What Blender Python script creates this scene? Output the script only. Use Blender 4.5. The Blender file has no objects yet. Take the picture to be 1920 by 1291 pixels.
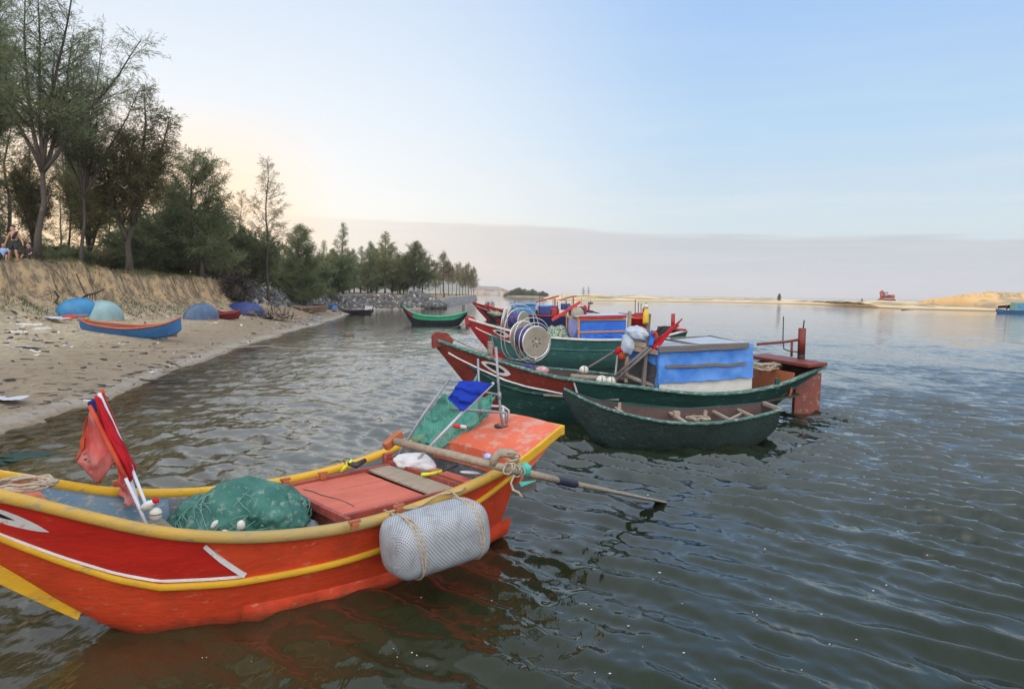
import bpy, bmesh, math, random
import numpy as np
from mathutils import Vector, Matrix, Euler, noise as mnoise

sc = bpy.context.scene
COL = sc.collection
R = math.radians
PI = math.pi
random.seed(11)
rng = np.random.default_rng(11)

# ------------------------------------------------------------------ camera
F = 1371.0
PITCH = math.atan(95.5 / F)
ROLL = R(0.7)
CAMH = 2.5
cam_d = bpy.data.cameras.new('camera')
cam = bpy.data.objects.new('camera', cam_d)
COL.objects.link(cam)
cam.location = (0, 0, CAMH)
cam.rotation_mode = 'XYZ'
cam.matrix_world = (Matrix.Translation((0, 0, CAMH)) @ Matrix.Rotation(PI / 2 - PITCH, 4, 'X')
                    @ Matrix.Rotation(ROLL, 4, 'Z'))
cam_d.sensor_width = 36.0
cam_d.lens = 36.0 * F / 1920.0
cam_d.clip_start = 0.05
cam_d.clip_end = 20000
sc.camera = cam

# ------------------------------------------------------------------ world, sun, exposure
SUN_EL = R(4.5)
SUN_AZ = R(-30.0)          # from +Y, negative is to the left
w = bpy.data.worlds.new('World')
sc.world = w
w.use_nodes = True
nt = w.node_tree
nt.nodes.clear()


def nd(t, kind, **kw):
    n = t.nodes.new(kind)
    for k, v in kw.items():
        setattr(n, k, v)
    return n


def mth(t, op, a, b=None, c=None, clamp=False):
    n = t.nodes.new('ShaderNodeMath')
    n.operation = op
    n.use_clamp = clamp
    for i, v in enumerate((a, b, c)):
        if v is None:
            continue
        if isinstance(v, (int, float)):
            n.inputs[i].default_value = v
        else:
            t.links.new(v, n.inputs[i])
    return n.outputs[0]


def mixc(t, fac, a, b, mode='MIX'):
    n = t.nodes.new('ShaderNodeMix')
    n.data_type = 'RGBA'
    n.blend_type = mode
    for i, v in ((0, fac), (6, a), (7, b)):
        if isinstance(v, (int, float)):
            n.inputs[i].default_value = v
        elif isinstance(v, (tuple, list)):
            n.inputs[i].default_value = (*v[:3], 1)
        else:
            t.links.new(v, n.inputs[i])
    return n.outputs[2]


def ramp(t, fac, stops, interp='LINEAR'):
    n = t.nodes.new('ShaderNodeValToRGB')
    n.color_ramp.interpolation = interp
    e = n.color_ramp.elements
    while len(e) < len(stops):
        e.new(0.5)
    for i, (p, c) in enumerate(stops):
        e[i].position = p
        e[i].color = (c, c, c, 1) if isinstance(c, (int, float)) else (*c, 1)
    t.links.new(fac, n.inputs[0])
    return n.outputs[0]


def smooth(t, v, lo, hi):
    n = t.nodes.new('ShaderNodeMapRange')
    n.interpolation_type = 'SMOOTHSTEP'
    t.links.new(v, n.inputs[0])
    n.inputs[1].default_value = lo
    n.inputs[2].default_value = hi
    return n.outputs[0]


def build_sky():
    t = nt
    tc = nd(t, 'ShaderNodeTexCoord')
    sep = nd(t, 'ShaderNodeSeparateXYZ')
    t.links.new(tc.outputs['Generated'], sep.inputs[0])
    x, y, z = sep.outputs
    hl = mth(t, 'SQRT', mth(t, 'ADD', mth(t, 'MULTIPLY', x, x), mth(t, 'ADD', mth(t, 'MULTIPLY', y, y), 1e-6)))
    dots = mth(t, 'DIVIDE', mth(t, 'ADD', mth(t, 'MULTIPLY', x, math.sin(SUN_AZ)), mth(t, 'MULTIPLY', y, math.cos(SUN_AZ))), hl)
    el = mth(t, 'DIVIDE', mth(t, 'ARCSINE', mth(t, 'MINIMUM', mth(t, 'MAXIMUM', z, 0.0), 1.0)), PI / 2)
    # towards the sunset, and away from it; raised overhead as added fill light
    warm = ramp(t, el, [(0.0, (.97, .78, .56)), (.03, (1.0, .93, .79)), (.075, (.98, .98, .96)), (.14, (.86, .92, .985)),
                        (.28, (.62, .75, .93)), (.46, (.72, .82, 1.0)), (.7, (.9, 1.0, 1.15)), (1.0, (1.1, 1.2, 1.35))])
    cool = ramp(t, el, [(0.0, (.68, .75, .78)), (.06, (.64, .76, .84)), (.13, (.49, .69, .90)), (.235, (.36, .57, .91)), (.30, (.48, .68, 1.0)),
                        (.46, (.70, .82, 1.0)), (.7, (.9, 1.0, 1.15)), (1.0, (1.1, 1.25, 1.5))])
    f1 = smooth(t, dots, .70, 1.0)
    base = mixc(t, f1, cool, warm)
    # added fill: unseen sky behind the viewer, brightened to light the near boats
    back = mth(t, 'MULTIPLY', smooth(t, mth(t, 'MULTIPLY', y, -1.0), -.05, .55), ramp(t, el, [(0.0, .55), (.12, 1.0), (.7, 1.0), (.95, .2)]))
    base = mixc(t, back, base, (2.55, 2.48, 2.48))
    # glow round the low sun
    gl = mth(t, 'MULTIPLY', smooth(t, dots, .952, .998), ramp(t, el, [(0, .5), (.015, 1), (.07, .75), (.15, 0)]))
    base = mixc(t, mth(t, 'MULTIPLY', gl, .8), base, (1.30, .76, .28))
    # low cloud bank over the horizon, with a soft uneven upper edge
    mp = nd(t, 'ShaderNodeMapping')
    mp.inputs['Scale'].default_value = (2.2, 2.2, 26)
    t.links.new(tc.outputs['Generated'], mp.inputs[0])
    n1 = nd(t, 'ShaderNodeTexNoise')
    n1.inputs['Scale'].default_value = 1.6
    n1.inputs['Detail'].default_value = 6
    t.links.new(mp.outputs[0], n1.inputs['Vector'])
    mp2 = nd(t, 'ShaderNodeMapping')
    mp2.inputs['Scale'].default_value = (3.0, 3.0, 90)
    t.links.new(tc.outputs['Generated'], mp2.inputs[0])
    n2 = nd(t, 'ShaderNodeTexNoise')
    n2.inputs['Scale'].default_value = 1.5
    n2.inputs['Detail'].default_value = 5
    t.links.new(mp2.outputs[0], n2.inputs['Vector'])
    edge = mth(t, 'ADD', mth(t, 'SUBTRACT', .0585, mth(t, 'MULTIPLY', x, .0236)), mth(t, 'MULTIPLY', mth(t, 'SUBTRACT', n1.outputs[0], .5), .022))
    dz = mth(t, 'SUBTRACT', edge, el)
    bank = smooth(t, dz, -.0012, .0032)
    bankc = mixc(t, f1, (.545, .59, .665), (.78, .72, .69))
    streak = ramp(t, n2.outputs[0], [(.42, 0.0), (.66, .5)])
    bankc = mixc(t, mth(t, 'MULTIPLY', streak, .55), bankc, mixc(t, f1, (.72, .72, .73), (1.0, .84, .66)))
    lowfade = ramp(t, el, [(0.0, .25), (.02, .05), (.05, .0)])
    bankc = mixc(t, lowfade, bankc, (.74, .73, .74))
    base = mixc(t, mth(t, 'MULTIPLY', bank, mth(t, 'SUBTRACT', .93, mth(t, 'MULTIPLY', smooth(t, dots, .86, .99), .6))), base, bankc)
    # thin wisps just above the bank
    wisp = mth(t, 'MULTIPLY', ramp(t, n1.outputs[0], [(.48, 0.0), (.7, .5)]), ramp(t, el, [(.05, 0), (.07, .5), (.16, .12), (.3, 0)]))
    base = mixc(t, wisp, base, (.88, .88, .88))
    ns = nd(t, 'ShaderNodeTexSky')
    ns.sky_type = 'NISHITA'
    ns.sun_disc = False
    ns.sun_elevation = SUN_EL
    ns.sun_rotation = SUN_AZ
    ns.air_density = 1.0
    ns.dust_density = 0.6
    sk = mixc(t, 1.0, ns.outputs[0], (.09, .09, .09), 'MULTIPLY')
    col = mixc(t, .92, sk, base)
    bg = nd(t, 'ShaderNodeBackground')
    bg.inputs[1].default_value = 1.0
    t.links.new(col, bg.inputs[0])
    out = nd(t, 'ShaderNodeOutputWorld')
    t.links.new(bg.outputs[0], out.inputs[0])


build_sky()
sun_d = bpy.data.lights.new('sun', 'SUN')
sun_d.energy = 2.4
sun_d.color = (1.0, .72, .45)
sun_d.angle = R(2.0)
sun = bpy.data.objects.new('sun', sun_d)
COL.objects.link(sun)
sd = Vector((math.sin(SUN_AZ) * math.cos(SUN_EL), math.cos(SUN_AZ) * math.cos(SUN_EL), math.sin(SUN_EL)))
sun.rotation_euler = sd.to_track_quat('Z', 'Y').to_euler()
sun.location = (0, 0, 30)
sc.view_settings.view_transform = 'Standard'
sc.view_settings.look = 'None'
sc.view_settings.exposure = 0.12
sc.view_settings.gamma = 1.0
sc.cycles.max_bounces = 6
sc.cycles.transparent_max_bounces = 12
sc.cycles.caustics_reflective = False
sc.cycles.caustics_refractive = False

# ------------------------------------------------------------------ pixel (1920 wide) -> world
_ct, _st, _cr, _sr = math.cos(PITCH), math.sin(PITCH), math.cos(ROLL), math.sin(ROLL)


def ray(px, py):
    a, b = (px - 960) / F, (645.5 - py) / F
    u, v = a * _cr - b * _sr, b * _cr + a * _sr
    return Vector((u, _ct + v * _st, -_st + v * _ct))


def PZ(px, py, z):
    d = ray(px, py)
    return Vector((0, 0, CAMH)) + d * ((z - CAMH) / d.z)


def PD(px, py, y):
    d = ray(px, py)
    return Vector((0, 0, CAMH)) + d * (y / d.y)


# ------------------------------------------------------------------ objects
def thing(name, label, cat, loc=(0, 0, 0), rz=0.0, group=None, rot=None, scale=None):
    o = bpy.data.objects.new(name, None)
    COL.objects.link(o)
    o.location = loc
    o.rotation_euler = rot if rot else (0, 0, rz)
    if scale:
        o.scale = scale
    o['label'] = label
    o['category'] = cat
    if group:
        o['group'] = group
    return o


def tag(o, label, cat, group=None):
    o['label'] = label
    o['category'] = cat
    if group:
        o['group'] = group
    return o


def kind(o, k):
    o['kind'] = k
    return o


def copy_tree(o, parent=None):
    c = o.copy()
    COL.objects.link(c)
    if parent:
        c.parent = parent
    for ch in list(o.children):
        copy_tree(ch, c)
    return c


class MB:
    def __init__(s):
        s.v, s.f, s.m, s.sm = [], [], [], []

    def add(s, verts, faces, mi=0, smooth=False):
        o = len(s.v)
        s.v.extend([tuple(q) for q in verts])
        for fc in faces:
            s.f.append(tuple(i + o for i in fc))
            s.m.append(mi)
            s.sm.append(smooth)
        return s

    def box(s, c, size, rot=None, mi=0):
        M = rot.to_matrix() if isinstance(rot, Euler) else (rot if rot is not None else Matrix.Identity(3))
        c = Vector(c)
        h = Vector(size) * .5
        vs = [c + M @ Vector((sx * h.x, sy * h.y, sz * h.z)) for sx in (-1, 1) for sy in (-1, 1) for sz in (-1, 1)]
        return s.add(vs, [(0, 1, 3, 2), (4, 6, 7, 5), (0, 4, 5, 1), (2, 3, 7, 6), (0, 2, 6, 4), (1, 5, 7, 3)], mi)

    def beam(s, a, b, wd, th, up=(0, 0, 1), mi=0):
        a, b = Vector(a), Vector(b)
        d = (b - a)
        L = d.length
        d.normalize()
        u = Vector(up)
        u = (u - d * u.dot(d))
        if u.length < 1e-4:
            u = Vector((1, 0, 0)) - d * d.x
        u.normalize()
        sd_ = u.cross(d)
        M = Matrix((d, sd_, u)).transposed()
        return s.box((a + b) / 2, (L, wd, th), M, mi)

    def tube(s, pts, r, n=8, mi=0, caps=True, smooth=True, closed=False):
        pts = [Vector(p) for p in pts]
        k = len(pts)
        rs = [r] * k if isinstance(r, (int, float)) else list(r)
        ref = None
        rings = []
        for i, p in enumerate(pts):
            if closed:
                t = pts[(i + 1) % k] - pts[i - 1]
            else:
                t = pts[min(i + 1, k - 1)] - pts[max(i - 1, 0)]
            if t.length < 1e-9:
                t = Vector((0, 0, 1))
            t.normalize()
            if ref is None:
                ref = t.orthogonal().normalized()
            ref = ref - t * ref.dot(t)
            if ref.length < 1e-6:
                ref = t.orthogonal()
            ref.normalize()
            b = t.cross(ref)
            rings.append([p + (ref * math.cos(2 * PI * j / n) + b * math.sin(2 * PI * j / n)) * rs[i] for j in range(n)])
        vs = [q for rg in rings for q in rg]
        fs = []
        for i in range(k if closed else k - 1):
            i2 = (i + 1) % k
            for j in range(n):
                fs.append((i * n + j, i * n + (j + 1) % n, i2 * n + (j + 1) % n, i2 * n + j))
        o = len(s.v)
        s.add(vs, fs, mi, smooth)
        if caps and not closed:
            s.f.append(tuple(o + j for j in range(n))[::-1]); s.m.append(mi); s.sm.append(False)
            s.f.append(tuple(o + (k - 1) * n + j for j in range(n))); s.m.append(mi); s.sm.append(False)
        return s

    def grid(s, rows, mi=0, cu=False, cv=False, smooth=True, flip=False):
        nr, nc = len(rows), len(rows[0])
        vs = [p for r_ in rows for p in r_]
        fs = []
        for i in range(nr if cu else nr - 1):
            for j in range(nc if cv else nc - 1):
                q = (i * nc + j, i * nc + (j + 1) % nc, ((i + 1) % nr) * nc + (j + 1) % nc, ((i + 1) % nr) * nc + j)
                fs.append(q[::-1] if flip else q)
        return s.add(vs, fs, mi, smooth)

    def plate(s, poly, off, mi=0):
        """closed polygon (3-D points) extruded by the vector off"""
        poly = [Vector(p) for p in poly]
        off = Vector(off)
        n = len(poly)
        vs = poly + [p + off for p in poly]
        fs = [tuple(range(n))[::-1], tuple(range(n, 2 * n))]
        fs += [(i, (i + 1) % n, n + (i + 1) % n, n + i) for i in range(n)]
        return s.add(vs, fs, mi)

    def blob(s, c, rad, seed=0, amp=.18, fr=1.6, sub=3, mi=0, rot=None, flat=None):
        bm = bmesh.new()
        bmesh.ops.create_icosphere(bm, subdivisions=sub, radius=1)
        M = rot.to_matrix() if rot else Matrix.Identity(3)
        vs = []
        for v in bm.verts:
            p = v.co
            d = 1 + amp * mnoise.noise(p * fr + Vector((seed * 7.3, seed * 3.1, seed * 1.7))) + amp * .5 * mnoise.noise(p * fr * 2.7 + Vector((seed, 5, seed)))
            q = Vector((p.x * rad[0], p.y * rad[1], p.z * rad[2])) * d
            if flat is not None and q.z < flat:
                q.z = flat + (q.z - flat) * .15
            vs.append(Vector(c) + M @ q)
        fs = [tuple(v.index for v in f.verts) for f in bm.faces]
        bm.free()
        return s.add(vs, fs, mi, True)

    def lathe(s, prof, M, n=24, mi=0, smooth=True, cap=True):
        rows = []
        for r_, z_ in prof:
            rows.append([M @ Vector((r_ * math.cos(2 * PI * j / n), r_ * math.sin(2 * PI * j / n), z_)) for j in range(n)])
        s.grid(rows, mi, cv=True, smooth=smooth)
        if cap:
            o = len(s.v)
            k = len(prof)
            b0 = o - k * n
            s.f.append(tuple(b0 + j for j in range(n))[::-1]); s.m.append(mi); s.sm.append(False)
            s.f.append(tuple(b0 + (k - 1) * n + j for j in range(n))); s.m.append(mi); s.sm.append(False)
        return s

    def build(s, name, mats, parent=None, bevel=0.0, loc=None):
        me = bpy.data.meshes.new(name)
        me.from_pydata(s.v, [], s.f)
        if not isinstance(mats, (list, tuple)):
            mats = [mats]
        for m_ in mats:
            me.materials.append(m_)
        me.polygons.foreach_set('material_index', s.m)
        me.polygons.foreach_set('use_smooth', s.sm)
        me.update()
        o = bpy.data.objects.new(name, me)
        COL.objects.link(o)
        if parent:
            o.parent = parent
        if loc is not None:
            o.location = loc
        if bevel:
            b = o.modifiers.new('bevel', 'BEVEL')
            b.width = bevel
            b.segments = 2
            b.limit_method = 'ANGLE'
        return o


def np_mesh(name, V, Fq, mat, parent=None, smooth=True, attrs=None, tri=False):
    """fast mesh from numpy arrays; Fq (n,3) or (n,4)"""
    me = bpy.data.meshes.new(name)
    k = Fq.shape[1]
    me.vertices.add(len(V))
    me.vertices.foreach_set('co', np.asarray(V, np.float32).ravel())
    me.loops.add(Fq.size)
    me.loops.foreach_set('vertex_index', Fq.astype(np.int32).ravel())
    me.polygons.add(len(Fq))
    me.polygons.foreach_set('loop_start', np.arange(0, Fq.size, k, dtype=np.int32))
    me.polygons.foreach_set('use_smooth', np.full(len(Fq), smooth))
    me.update(calc_edges=True)
    for a, val in (attrs or {}).items():
        at = me.attributes.new(a, 'FLOAT', 'POINT')
        at.data.foreach_set('value', np.asarray(val, np.float32).ravel())
    me.materials.append(mat)
    o = bpy.data.objects.new(name, me)
    COL.objects.link(o)
    if parent:
        o.parent = parent
    return o


def lin(x, tab):
    return float(np.interp(x, [a for a, _ in tab], [b for _, b in tab]))


def herm(x, tab):
    kn = np.array([a for a, _ in tab], float)
    v = np.array([b for _, b in tab], float)
    m = np.gradient(v, kn)
    i = int(np.clip(np.searchsorted(kn, x) - 1, 0, len(kn) - 2))
    h = kn[i + 1] - kn[i]
    t = min(max((x - kn[i]) / h, 0), 1)
    return float((2 * t**3 - 3 * t**2 + 1) * v[i] + (t**3 - 2 * t**2 + t) * h * m[i] + (-2 * t**3 + 3 * t**2) * v[i + 1] + (t**3 - t**2) * h * m[i + 1])


# numpy value noise
_tab = rng.random((256, 256))


def vnoise(x, y):
    xi, yi = np.floor(x).astype(int), np.floor(y).astype(int)
    fx, fy = x - xi, y - yi
    fx, fy = fx * fx * (3 - 2 * fx), fy * fy * (3 - 2 * fy)
    g = lambda a, b: _tab[a & 255, b & 255]
    return (g(xi, yi) * (1 - fx) + g(xi + 1, yi) * fx) * (1 - fy) + (g(xi, yi + 1) * (1 - fx) + g(xi + 1, yi + 1) * fx) * fy - .5


def fbm(x, y, o=4):
    a, s_, t = 1.0, 0, 0
    for i in range(o):
        s_ = s_ + a * vnoise(x * 2**i + 17.3 * i, y * 2**i + 9.1 * i)
        a *= .5
    return s_


# ------------------------------------------------------------------ materials
def new_mat(name):
    m = bpy.data.materials.new(name)
    m.use_nodes = True
    t = m.node_tree
    b = t.nodes['Principled BSDF']
    return m, t, b


def obj_vec(t, scale=(1, 1, 1)):
    tc = nd(t, 'ShaderNodeTexCoord')
    mp = nd(t, 'ShaderNodeMapping')
    mp.inputs['Scale'].default_value = scale
    t.links.new(tc.outputs['Object'], mp.inputs[0])
    return mp.outputs[0]


def tnoise(t, vec, scale, detail=4, rough=.55):
    n = nd(t, 'ShaderNodeTexNoise')
    n.inputs['Scale'].default_value = scale
    n.inputs['Detail'].default_value = detail
    n.inputs['Roughness'].default_value = rough
    t.links.new(vec, n.inputs['Vector'])
    return n.outputs[0]


def paint(name, c, c2=None, wear=None, wamt=.35, rough=.55, sc_=4.0, stretch=(1, 1, 1), bump=.15, bscale=30, metal=0.0, spec=.4, seed=0.0, grime=None, gz=(.02, .22)):
    """weathered paint, wood, plastic or cloth: two tones, worn patches, fine bump"""
    m, t, b = new_mat(name)
    vec = obj_vec(t, stretch)
    if seed:
        ad = nd(t, 'ShaderNodeVectorMath', operation='ADD')
        t.links.new(vec, ad.inputs[0])
        ad.inputs[1].default_value = (seed, seed * 1.7, seed * .6)
        vec = ad.outputs[0]
    n1 = tnoise(t, vec, sc_, 5)
    c2 = c2 or tuple(q * .72 for q in c)
    col = mixc(t, ramp(t, n1, [(.32, 0.0), (.68, 1.0)]), c, c2)
    if wear:
        n2 = tnoise(t, vec, sc_ * 3.1, 8, .68)
        k = .66 - .28 * wamt
        col = mixc(t, ramp(t, n2, [(k, 0.0), (k + .07, .85)]), col, wear)
    if grime:
        tcg = nd(t, 'ShaderNodeTexCoord')
        sg = nd(t, 'ShaderNodeSeparateXYZ')
        t.links.new(tcg.outputs['Object'], sg.inputs[0])
        ng = tnoise(t, tcg.outputs['Object'], 7, 6, .7)
        zz = mth(t, 'ADD', sg.outputs[2], mth(t, 'MULTIPLY', mth(t, 'SUBTRACT', ng, .5), .22))
        gf = mth(t, 'SUBTRACT', 1.0, smooth(t, zz, gz[0], gz[1]))
        col = mixc(t, mth(t, 'MULTIPLY', gf, .8), col, grime)
        # pale vertical scrapes and chips
        mg = nd(t, 'ShaderNodeMapping')
        mg.inputs['Scale'].default_value = (9, 9, 2.2)
        t.links.new(tcg.outputs['Object'], mg.inputs[0])
        nc_ = tnoise(t, mg.outputs[0], 1.7, 8, .75)
        col = mixc(t, ramp(t, nc_, [(.665, 0.0), (.70, .7)]), col, wear or (.5, .45, .4))
        ndk = tnoise(t, mg.outputs[0], .55, 5, .6)
        col = mixc(t, ramp(t, ndk, [(.50, 0.0), (.72, .35)]), col, grime)
    t.links.new(col, b.inputs['Base Color'])
    n3 = tnoise(t, vec, bscale, 6, .65)
    t.links.new(ramp(t, n3, [(.2, max(rough - .15, .05)), (.8, min(rough + .18, 1))]), b.inputs['Roughness'])
    if bump:
        bp = nd(t, 'ShaderNodeBump')
        bp.inputs['Strength'].default_value = bump
        bp.inputs['Distance'].default_value = .02
        t.links.new(mth(t, 'ADD', n3, mth(t, 'MULTIPLY', n1, 1.6)), bp.inputs['Height'])
        t.links.new(bp.outputs[0], b.inputs['Normal'])
    b.inputs['Metallic'].default_value = metal
    b.inputs['Specular IOR Level'].default_value = spec
    return m


M = {}
M['orange'] = paint('orange paint', (.68, .074, .026), (.56, .052, .018), (.58, .23, .15), .18, .48, 2.2, (1, 1, 2.2), .4, 11, grime=(.20, .045, .022), gz=(-.02, .10))
M['bow_red'] = paint('bow red paint', (.56, .026, .016), (.44, .018, .014), (.55, .10, .06), .12, .45, 3, (1, 1, 3), .25, 14)
M['yellow'] = paint('yellow paint', (.68, .39, .02), (.56, .31, .02), (.26, .20, .11), .22, .55, 2.4, (1, 3, 3), .3, 22)
M['yellow_worn'] = paint('worn yellow paint', (.62, .36, .025), (.36, .25, .09), (.27, .225, .15), .34, .6, 1.5, (1, 4, 4), .3, 22)
def worn_rail(m):
    t = m.node_tree
    b = t.nodes['Principled BSDF']
    src = b.inputs['Base Color'].links[0].from_socket
    tc = nd(t, 'ShaderNodeTexCoord')
    sx = nd(t, 'ShaderNodeSeparateXYZ')
    t.links.new(tc.outputs['Object'], sx.inputs[0])
    n_ = tnoise(t, tc.outputs['Object'], 6, 6, .7)
    xx = mth(t, 'ADD', sx.outputs[0], mth(t, 'MULTIPLY', mth(t, 'SUBTRACT', n_, .5), 1.6))
    f_ = mth(t, 'MULTIPLY', smooth(t, xx, 1.5, 2.1), mth(t, 'SUBTRACT', 1.0, smooth(t, xx, 2.7, 3.3)))
    col = mixc(t, mth(t, 'MULTIPLY', f_, .6), src, (.30, .25, .13))
    t.links.new(col, b.inputs['Base Color'])


worn_rail(M['yellow_worn'])
M['white_line'] = paint('white trim paint', (.72, .70, .69), (.58, .55, .55), (.45, .25, .2), .25, .6, 6)
M['black_paint'] = paint('black paint', (.012, .012, .014), (.02, .02, .022), None, 0, .5)
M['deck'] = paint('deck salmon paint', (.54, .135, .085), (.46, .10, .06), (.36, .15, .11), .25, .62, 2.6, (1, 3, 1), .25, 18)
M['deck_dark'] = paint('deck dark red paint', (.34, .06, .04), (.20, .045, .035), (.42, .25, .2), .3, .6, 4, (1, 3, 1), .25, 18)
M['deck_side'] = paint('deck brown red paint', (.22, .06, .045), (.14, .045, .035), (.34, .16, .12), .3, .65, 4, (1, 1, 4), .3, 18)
M['platform'] = paint('platform coral paint', (.68, .145, .07), (.58, .11, .05), (.52, .27, .20), .55, .55, 1.8, (1, 1, 1), .2, 20)
M['inside_blue'] = paint('inside blue grey paint', (.10, .20, .30), (.17, .22, .25), (.30, .30, .28), .45, .65, 3, (1, 1, 3), .25, 24)
M['inside_grey'] = paint('inside grey paint', (.16, .17, .18), (.10, .12, .14), (.28, .27, .25), .4, .7, 3, (1, 1, 3), .25, 24)
M['wood'] = paint('weathered wood', (.38, .305, .23), (.26, .205, .15), (.48, .42, .35), .3, .75, 3.5, (1, 9, 9), .4, 12)
M['wood_grey'] = paint('grey weathered wood', (.29, .25, .205), (.19, .165, .135), (.42, .38, .33), .3, .78, 3, (1, 8, 8), .4, 12)
M['wood_dark'] = paint('dark wet wood', (.065, .05, .04), (.035, .03, .026), None, 0, .6, 4, (1, 6, 6), .4, 14)
M['wood_orange'] = paint('orange brown wood', (.42, .13, .05), (.30, .09, .035), (.5, .25, .14), .2, .6, 4, (1, 4, 4), .3, 16)
M['rope'] = paint('pale rope', (.46, .39, .30), (.33, .28, .21), None, 0, .9, 30, (1, 1, 1), .5, 90)
M['rope_dark'] = paint('grey rope', (.24, .21, .17), (.16, .14, .115), None, 0, .9, 30, (1, 1, 1), .5, 90)
M['pvc'] = paint('white plastic pipe', (.60, .62, .68), (.5, .52, .58), None, 0, .4, 5, bump=.05)
M['pipe'] = paint('grey metal pipe', (.30, .32, .35), (.22, .24, .27), (.18, .13, .1), .2, .42, 8, bump=.1, metal=.3)
M['steel'] = paint('worn steel', (.52, .53, .53), (.40, .41, .41), (.25, .22, .2), .2, .36, 10, bump=.1, metal=.55)
M['chrome_hoop'] = paint('steel hoop', (.66, .66, .65), (.5, .5, .5), (.3, .28, .26), .15, .3, 12, bump=.05, metal=.6)
M['black_plastic'] = paint('black plastic', (.02, .02, .024), (.035, .035, .04), None, 0, .5, 6)
M['white_bag'] = paint('white plastic bag', (.68, .68, .68), (.52, .52, .53), (.3, .3, .32), .1, .45, 7, bump=.35, bscale=12)
M['foam'] = paint('white foam', (.70, .68, .64), (.55, .53, .49), (.2, .19, .18), .25, .7, 9, bump=.3, bscale=25)
M['lime'] = paint('lime plastic', (.62, .74, .03), (.5, .62, .03), None, 0, .4)
M['teal_cloth'] = paint('teal cloth', (.10, .52, .43), (.06, .38, .32), None, 0, .8, 9)
M['navy_tape'] = paint('navy tape', (.018, .02, .035), (.03, .035, .06), None, 0, .5)


def cloth_mat(name, c, c2, transl=.35, sc_=5, rough=.8):
    m, t, b = new_mat(name)
    vec = obj_vec(t)
    n1 = tnoise(t, vec, sc_, 5)
    col = mixc(t, ramp(t, n1, [(.35, 0.0), (.66, 1.0)]), c, c2)
    t.links.new(col, b.inputs['Base Color'])
    b.inputs['Roughness'].default_value = rough
    b.inputs['Specular IOR Level'].default_value = .2
    n3 = tnoise(t, vec, 26, 4, .6)
    bp = nd(t, 'ShaderNodeBump')
    bp.inputs['Strength'].default_value = .25
    bp.inputs['Distance'].default_value = .02
    t.links.new(n3, bp.inputs['Height'])
    t.links.new(bp.outputs[0], b.inputs['Normal'])
    tr = nd(t, 'ShaderNodeBsdfTranslucent')
    t.links.new(col, tr.inputs[0])
    mx = nd(t, 'ShaderNodeMixShader')
    mx.inputs[0].default_value = transl
    t.links.new(b.outputs[0], mx.inputs[1])
    t.links.new(tr.outputs[0], mx.inputs[2])
    t.links.new(mx.outputs[0], t.nodes['Material Output'].inputs[0])
    return m


M['flag_red'] = cloth_mat('red flag cloth', (.72, .03, .04), (.60, .02, .04))
M['flag_faded'] = cloth_mat('faded flag cloth', (.66, .085, .075), (.66, .30, .28), .4, 3)
M['flag_orange'] = cloth_mat('orange flag cloth', (.74, .15, .07), (.62, .10, .06), .4)
M['flag_blue'] = cloth_mat('blue flag cloth', (.018, .06, .50), (.014, .045, .38), .3)
M['flag_navy'] = cloth_mat('navy flag cloth', (.04, .06, .28), (.03, .04, .2), .2)
M['flag_black'] = cloth_mat('black flag cloth', (.03, .032, .04), (.05, .052, .06), .1)
M['tarp_blue'] = cloth_mat('blue tarpaulin', (.05, .20, .62), (.13, .31, .72), .12, 3, .5)
M['tarp_deep'] = cloth_mat('deep blue tarpaulin', (.03, .13, .60), (.05, .19, .66), .12, 3, .5)
M['tarp_pale'] = cloth_mat('pale worn tarpaulin', (.36, .46, .62), (.56, .58, .60), .12, 6, .6)
M['purple_net'] = cloth_mat('purple netting', (.045, .04, .13), (.12, .105, .25), .1, 8, .9)
M['sheet_white'] = cloth_mat('white plastic sheet', (.66, .69, .74), (.54, .57, .63), .2, 6, .5)


def net_mat(name, c, cell, thick, alpha_noise=.0):
    """open fishing net: threads from two crossed wave patterns, clear between them"""
    m, t, b = new_mat(name)
    tc = nd(t, 'ShaderNodeTexCoord')
    fac = None
    for k, rt in enumerate((45, -45)):
        mp = nd(t, 'ShaderNodeMapping')
        mp.inputs['Rotation'].default_value = (R(20), R(15), R(rt))
        t.links.new(tc.outputs['Object'], mp.inputs[0])
        wv = nd(t, 'ShaderNodeTexWave')
        wv.wave_type = 'BANDS'
        wv.inputs['Scale'].default_value = cell
        wv.inputs['Distortion'].default_value = 1.2
        wv.inputs['Detail'].default_value = 1
        t.links.new(mp.outputs[0], wv.inputs['Vector'])
        q = ramp(t, wv.outputs[1], [(1 - thick, 0), (min(1 - thick + .15, 1), 1)])
        fac = q if fac is None else mth(t, 'MAXIMUM', fac, q)
    n1 = tnoise(t, tc.outputs['Object'], 5, 5)
    col = mixc(t, n1, c, tuple(min(q * 1.9 + .02, 1) for q in c))
    t.links.new(col, b.inputs['Base Color'])
    b.inputs['Roughness'].default_value = .7
    dens = ramp(t, n1, [(.3, .06), (.7, .34)])
    al = mth(t, 'MAXIMUM', fac, dens)
    t.links.new(al, b.inputs['Alpha'])
    return m


M['net_green'] = net_mat('green fishing net', (.04, .20, .155), 26, .24)
M['net_bundle'] = paint('bundled teal net', (.020, .10, .082), (.055, .175, .142), (.17, .25, .21), .42, .85, 4.2, (1, 1, 1), .6, 40)
M['net_pale'] = paint('bundled pale net', (.10, .26, .22), (.18, .30, .26), (.45, .46, .42), .2, .85, 6, (1, 1, 1), .8, 34)


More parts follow.
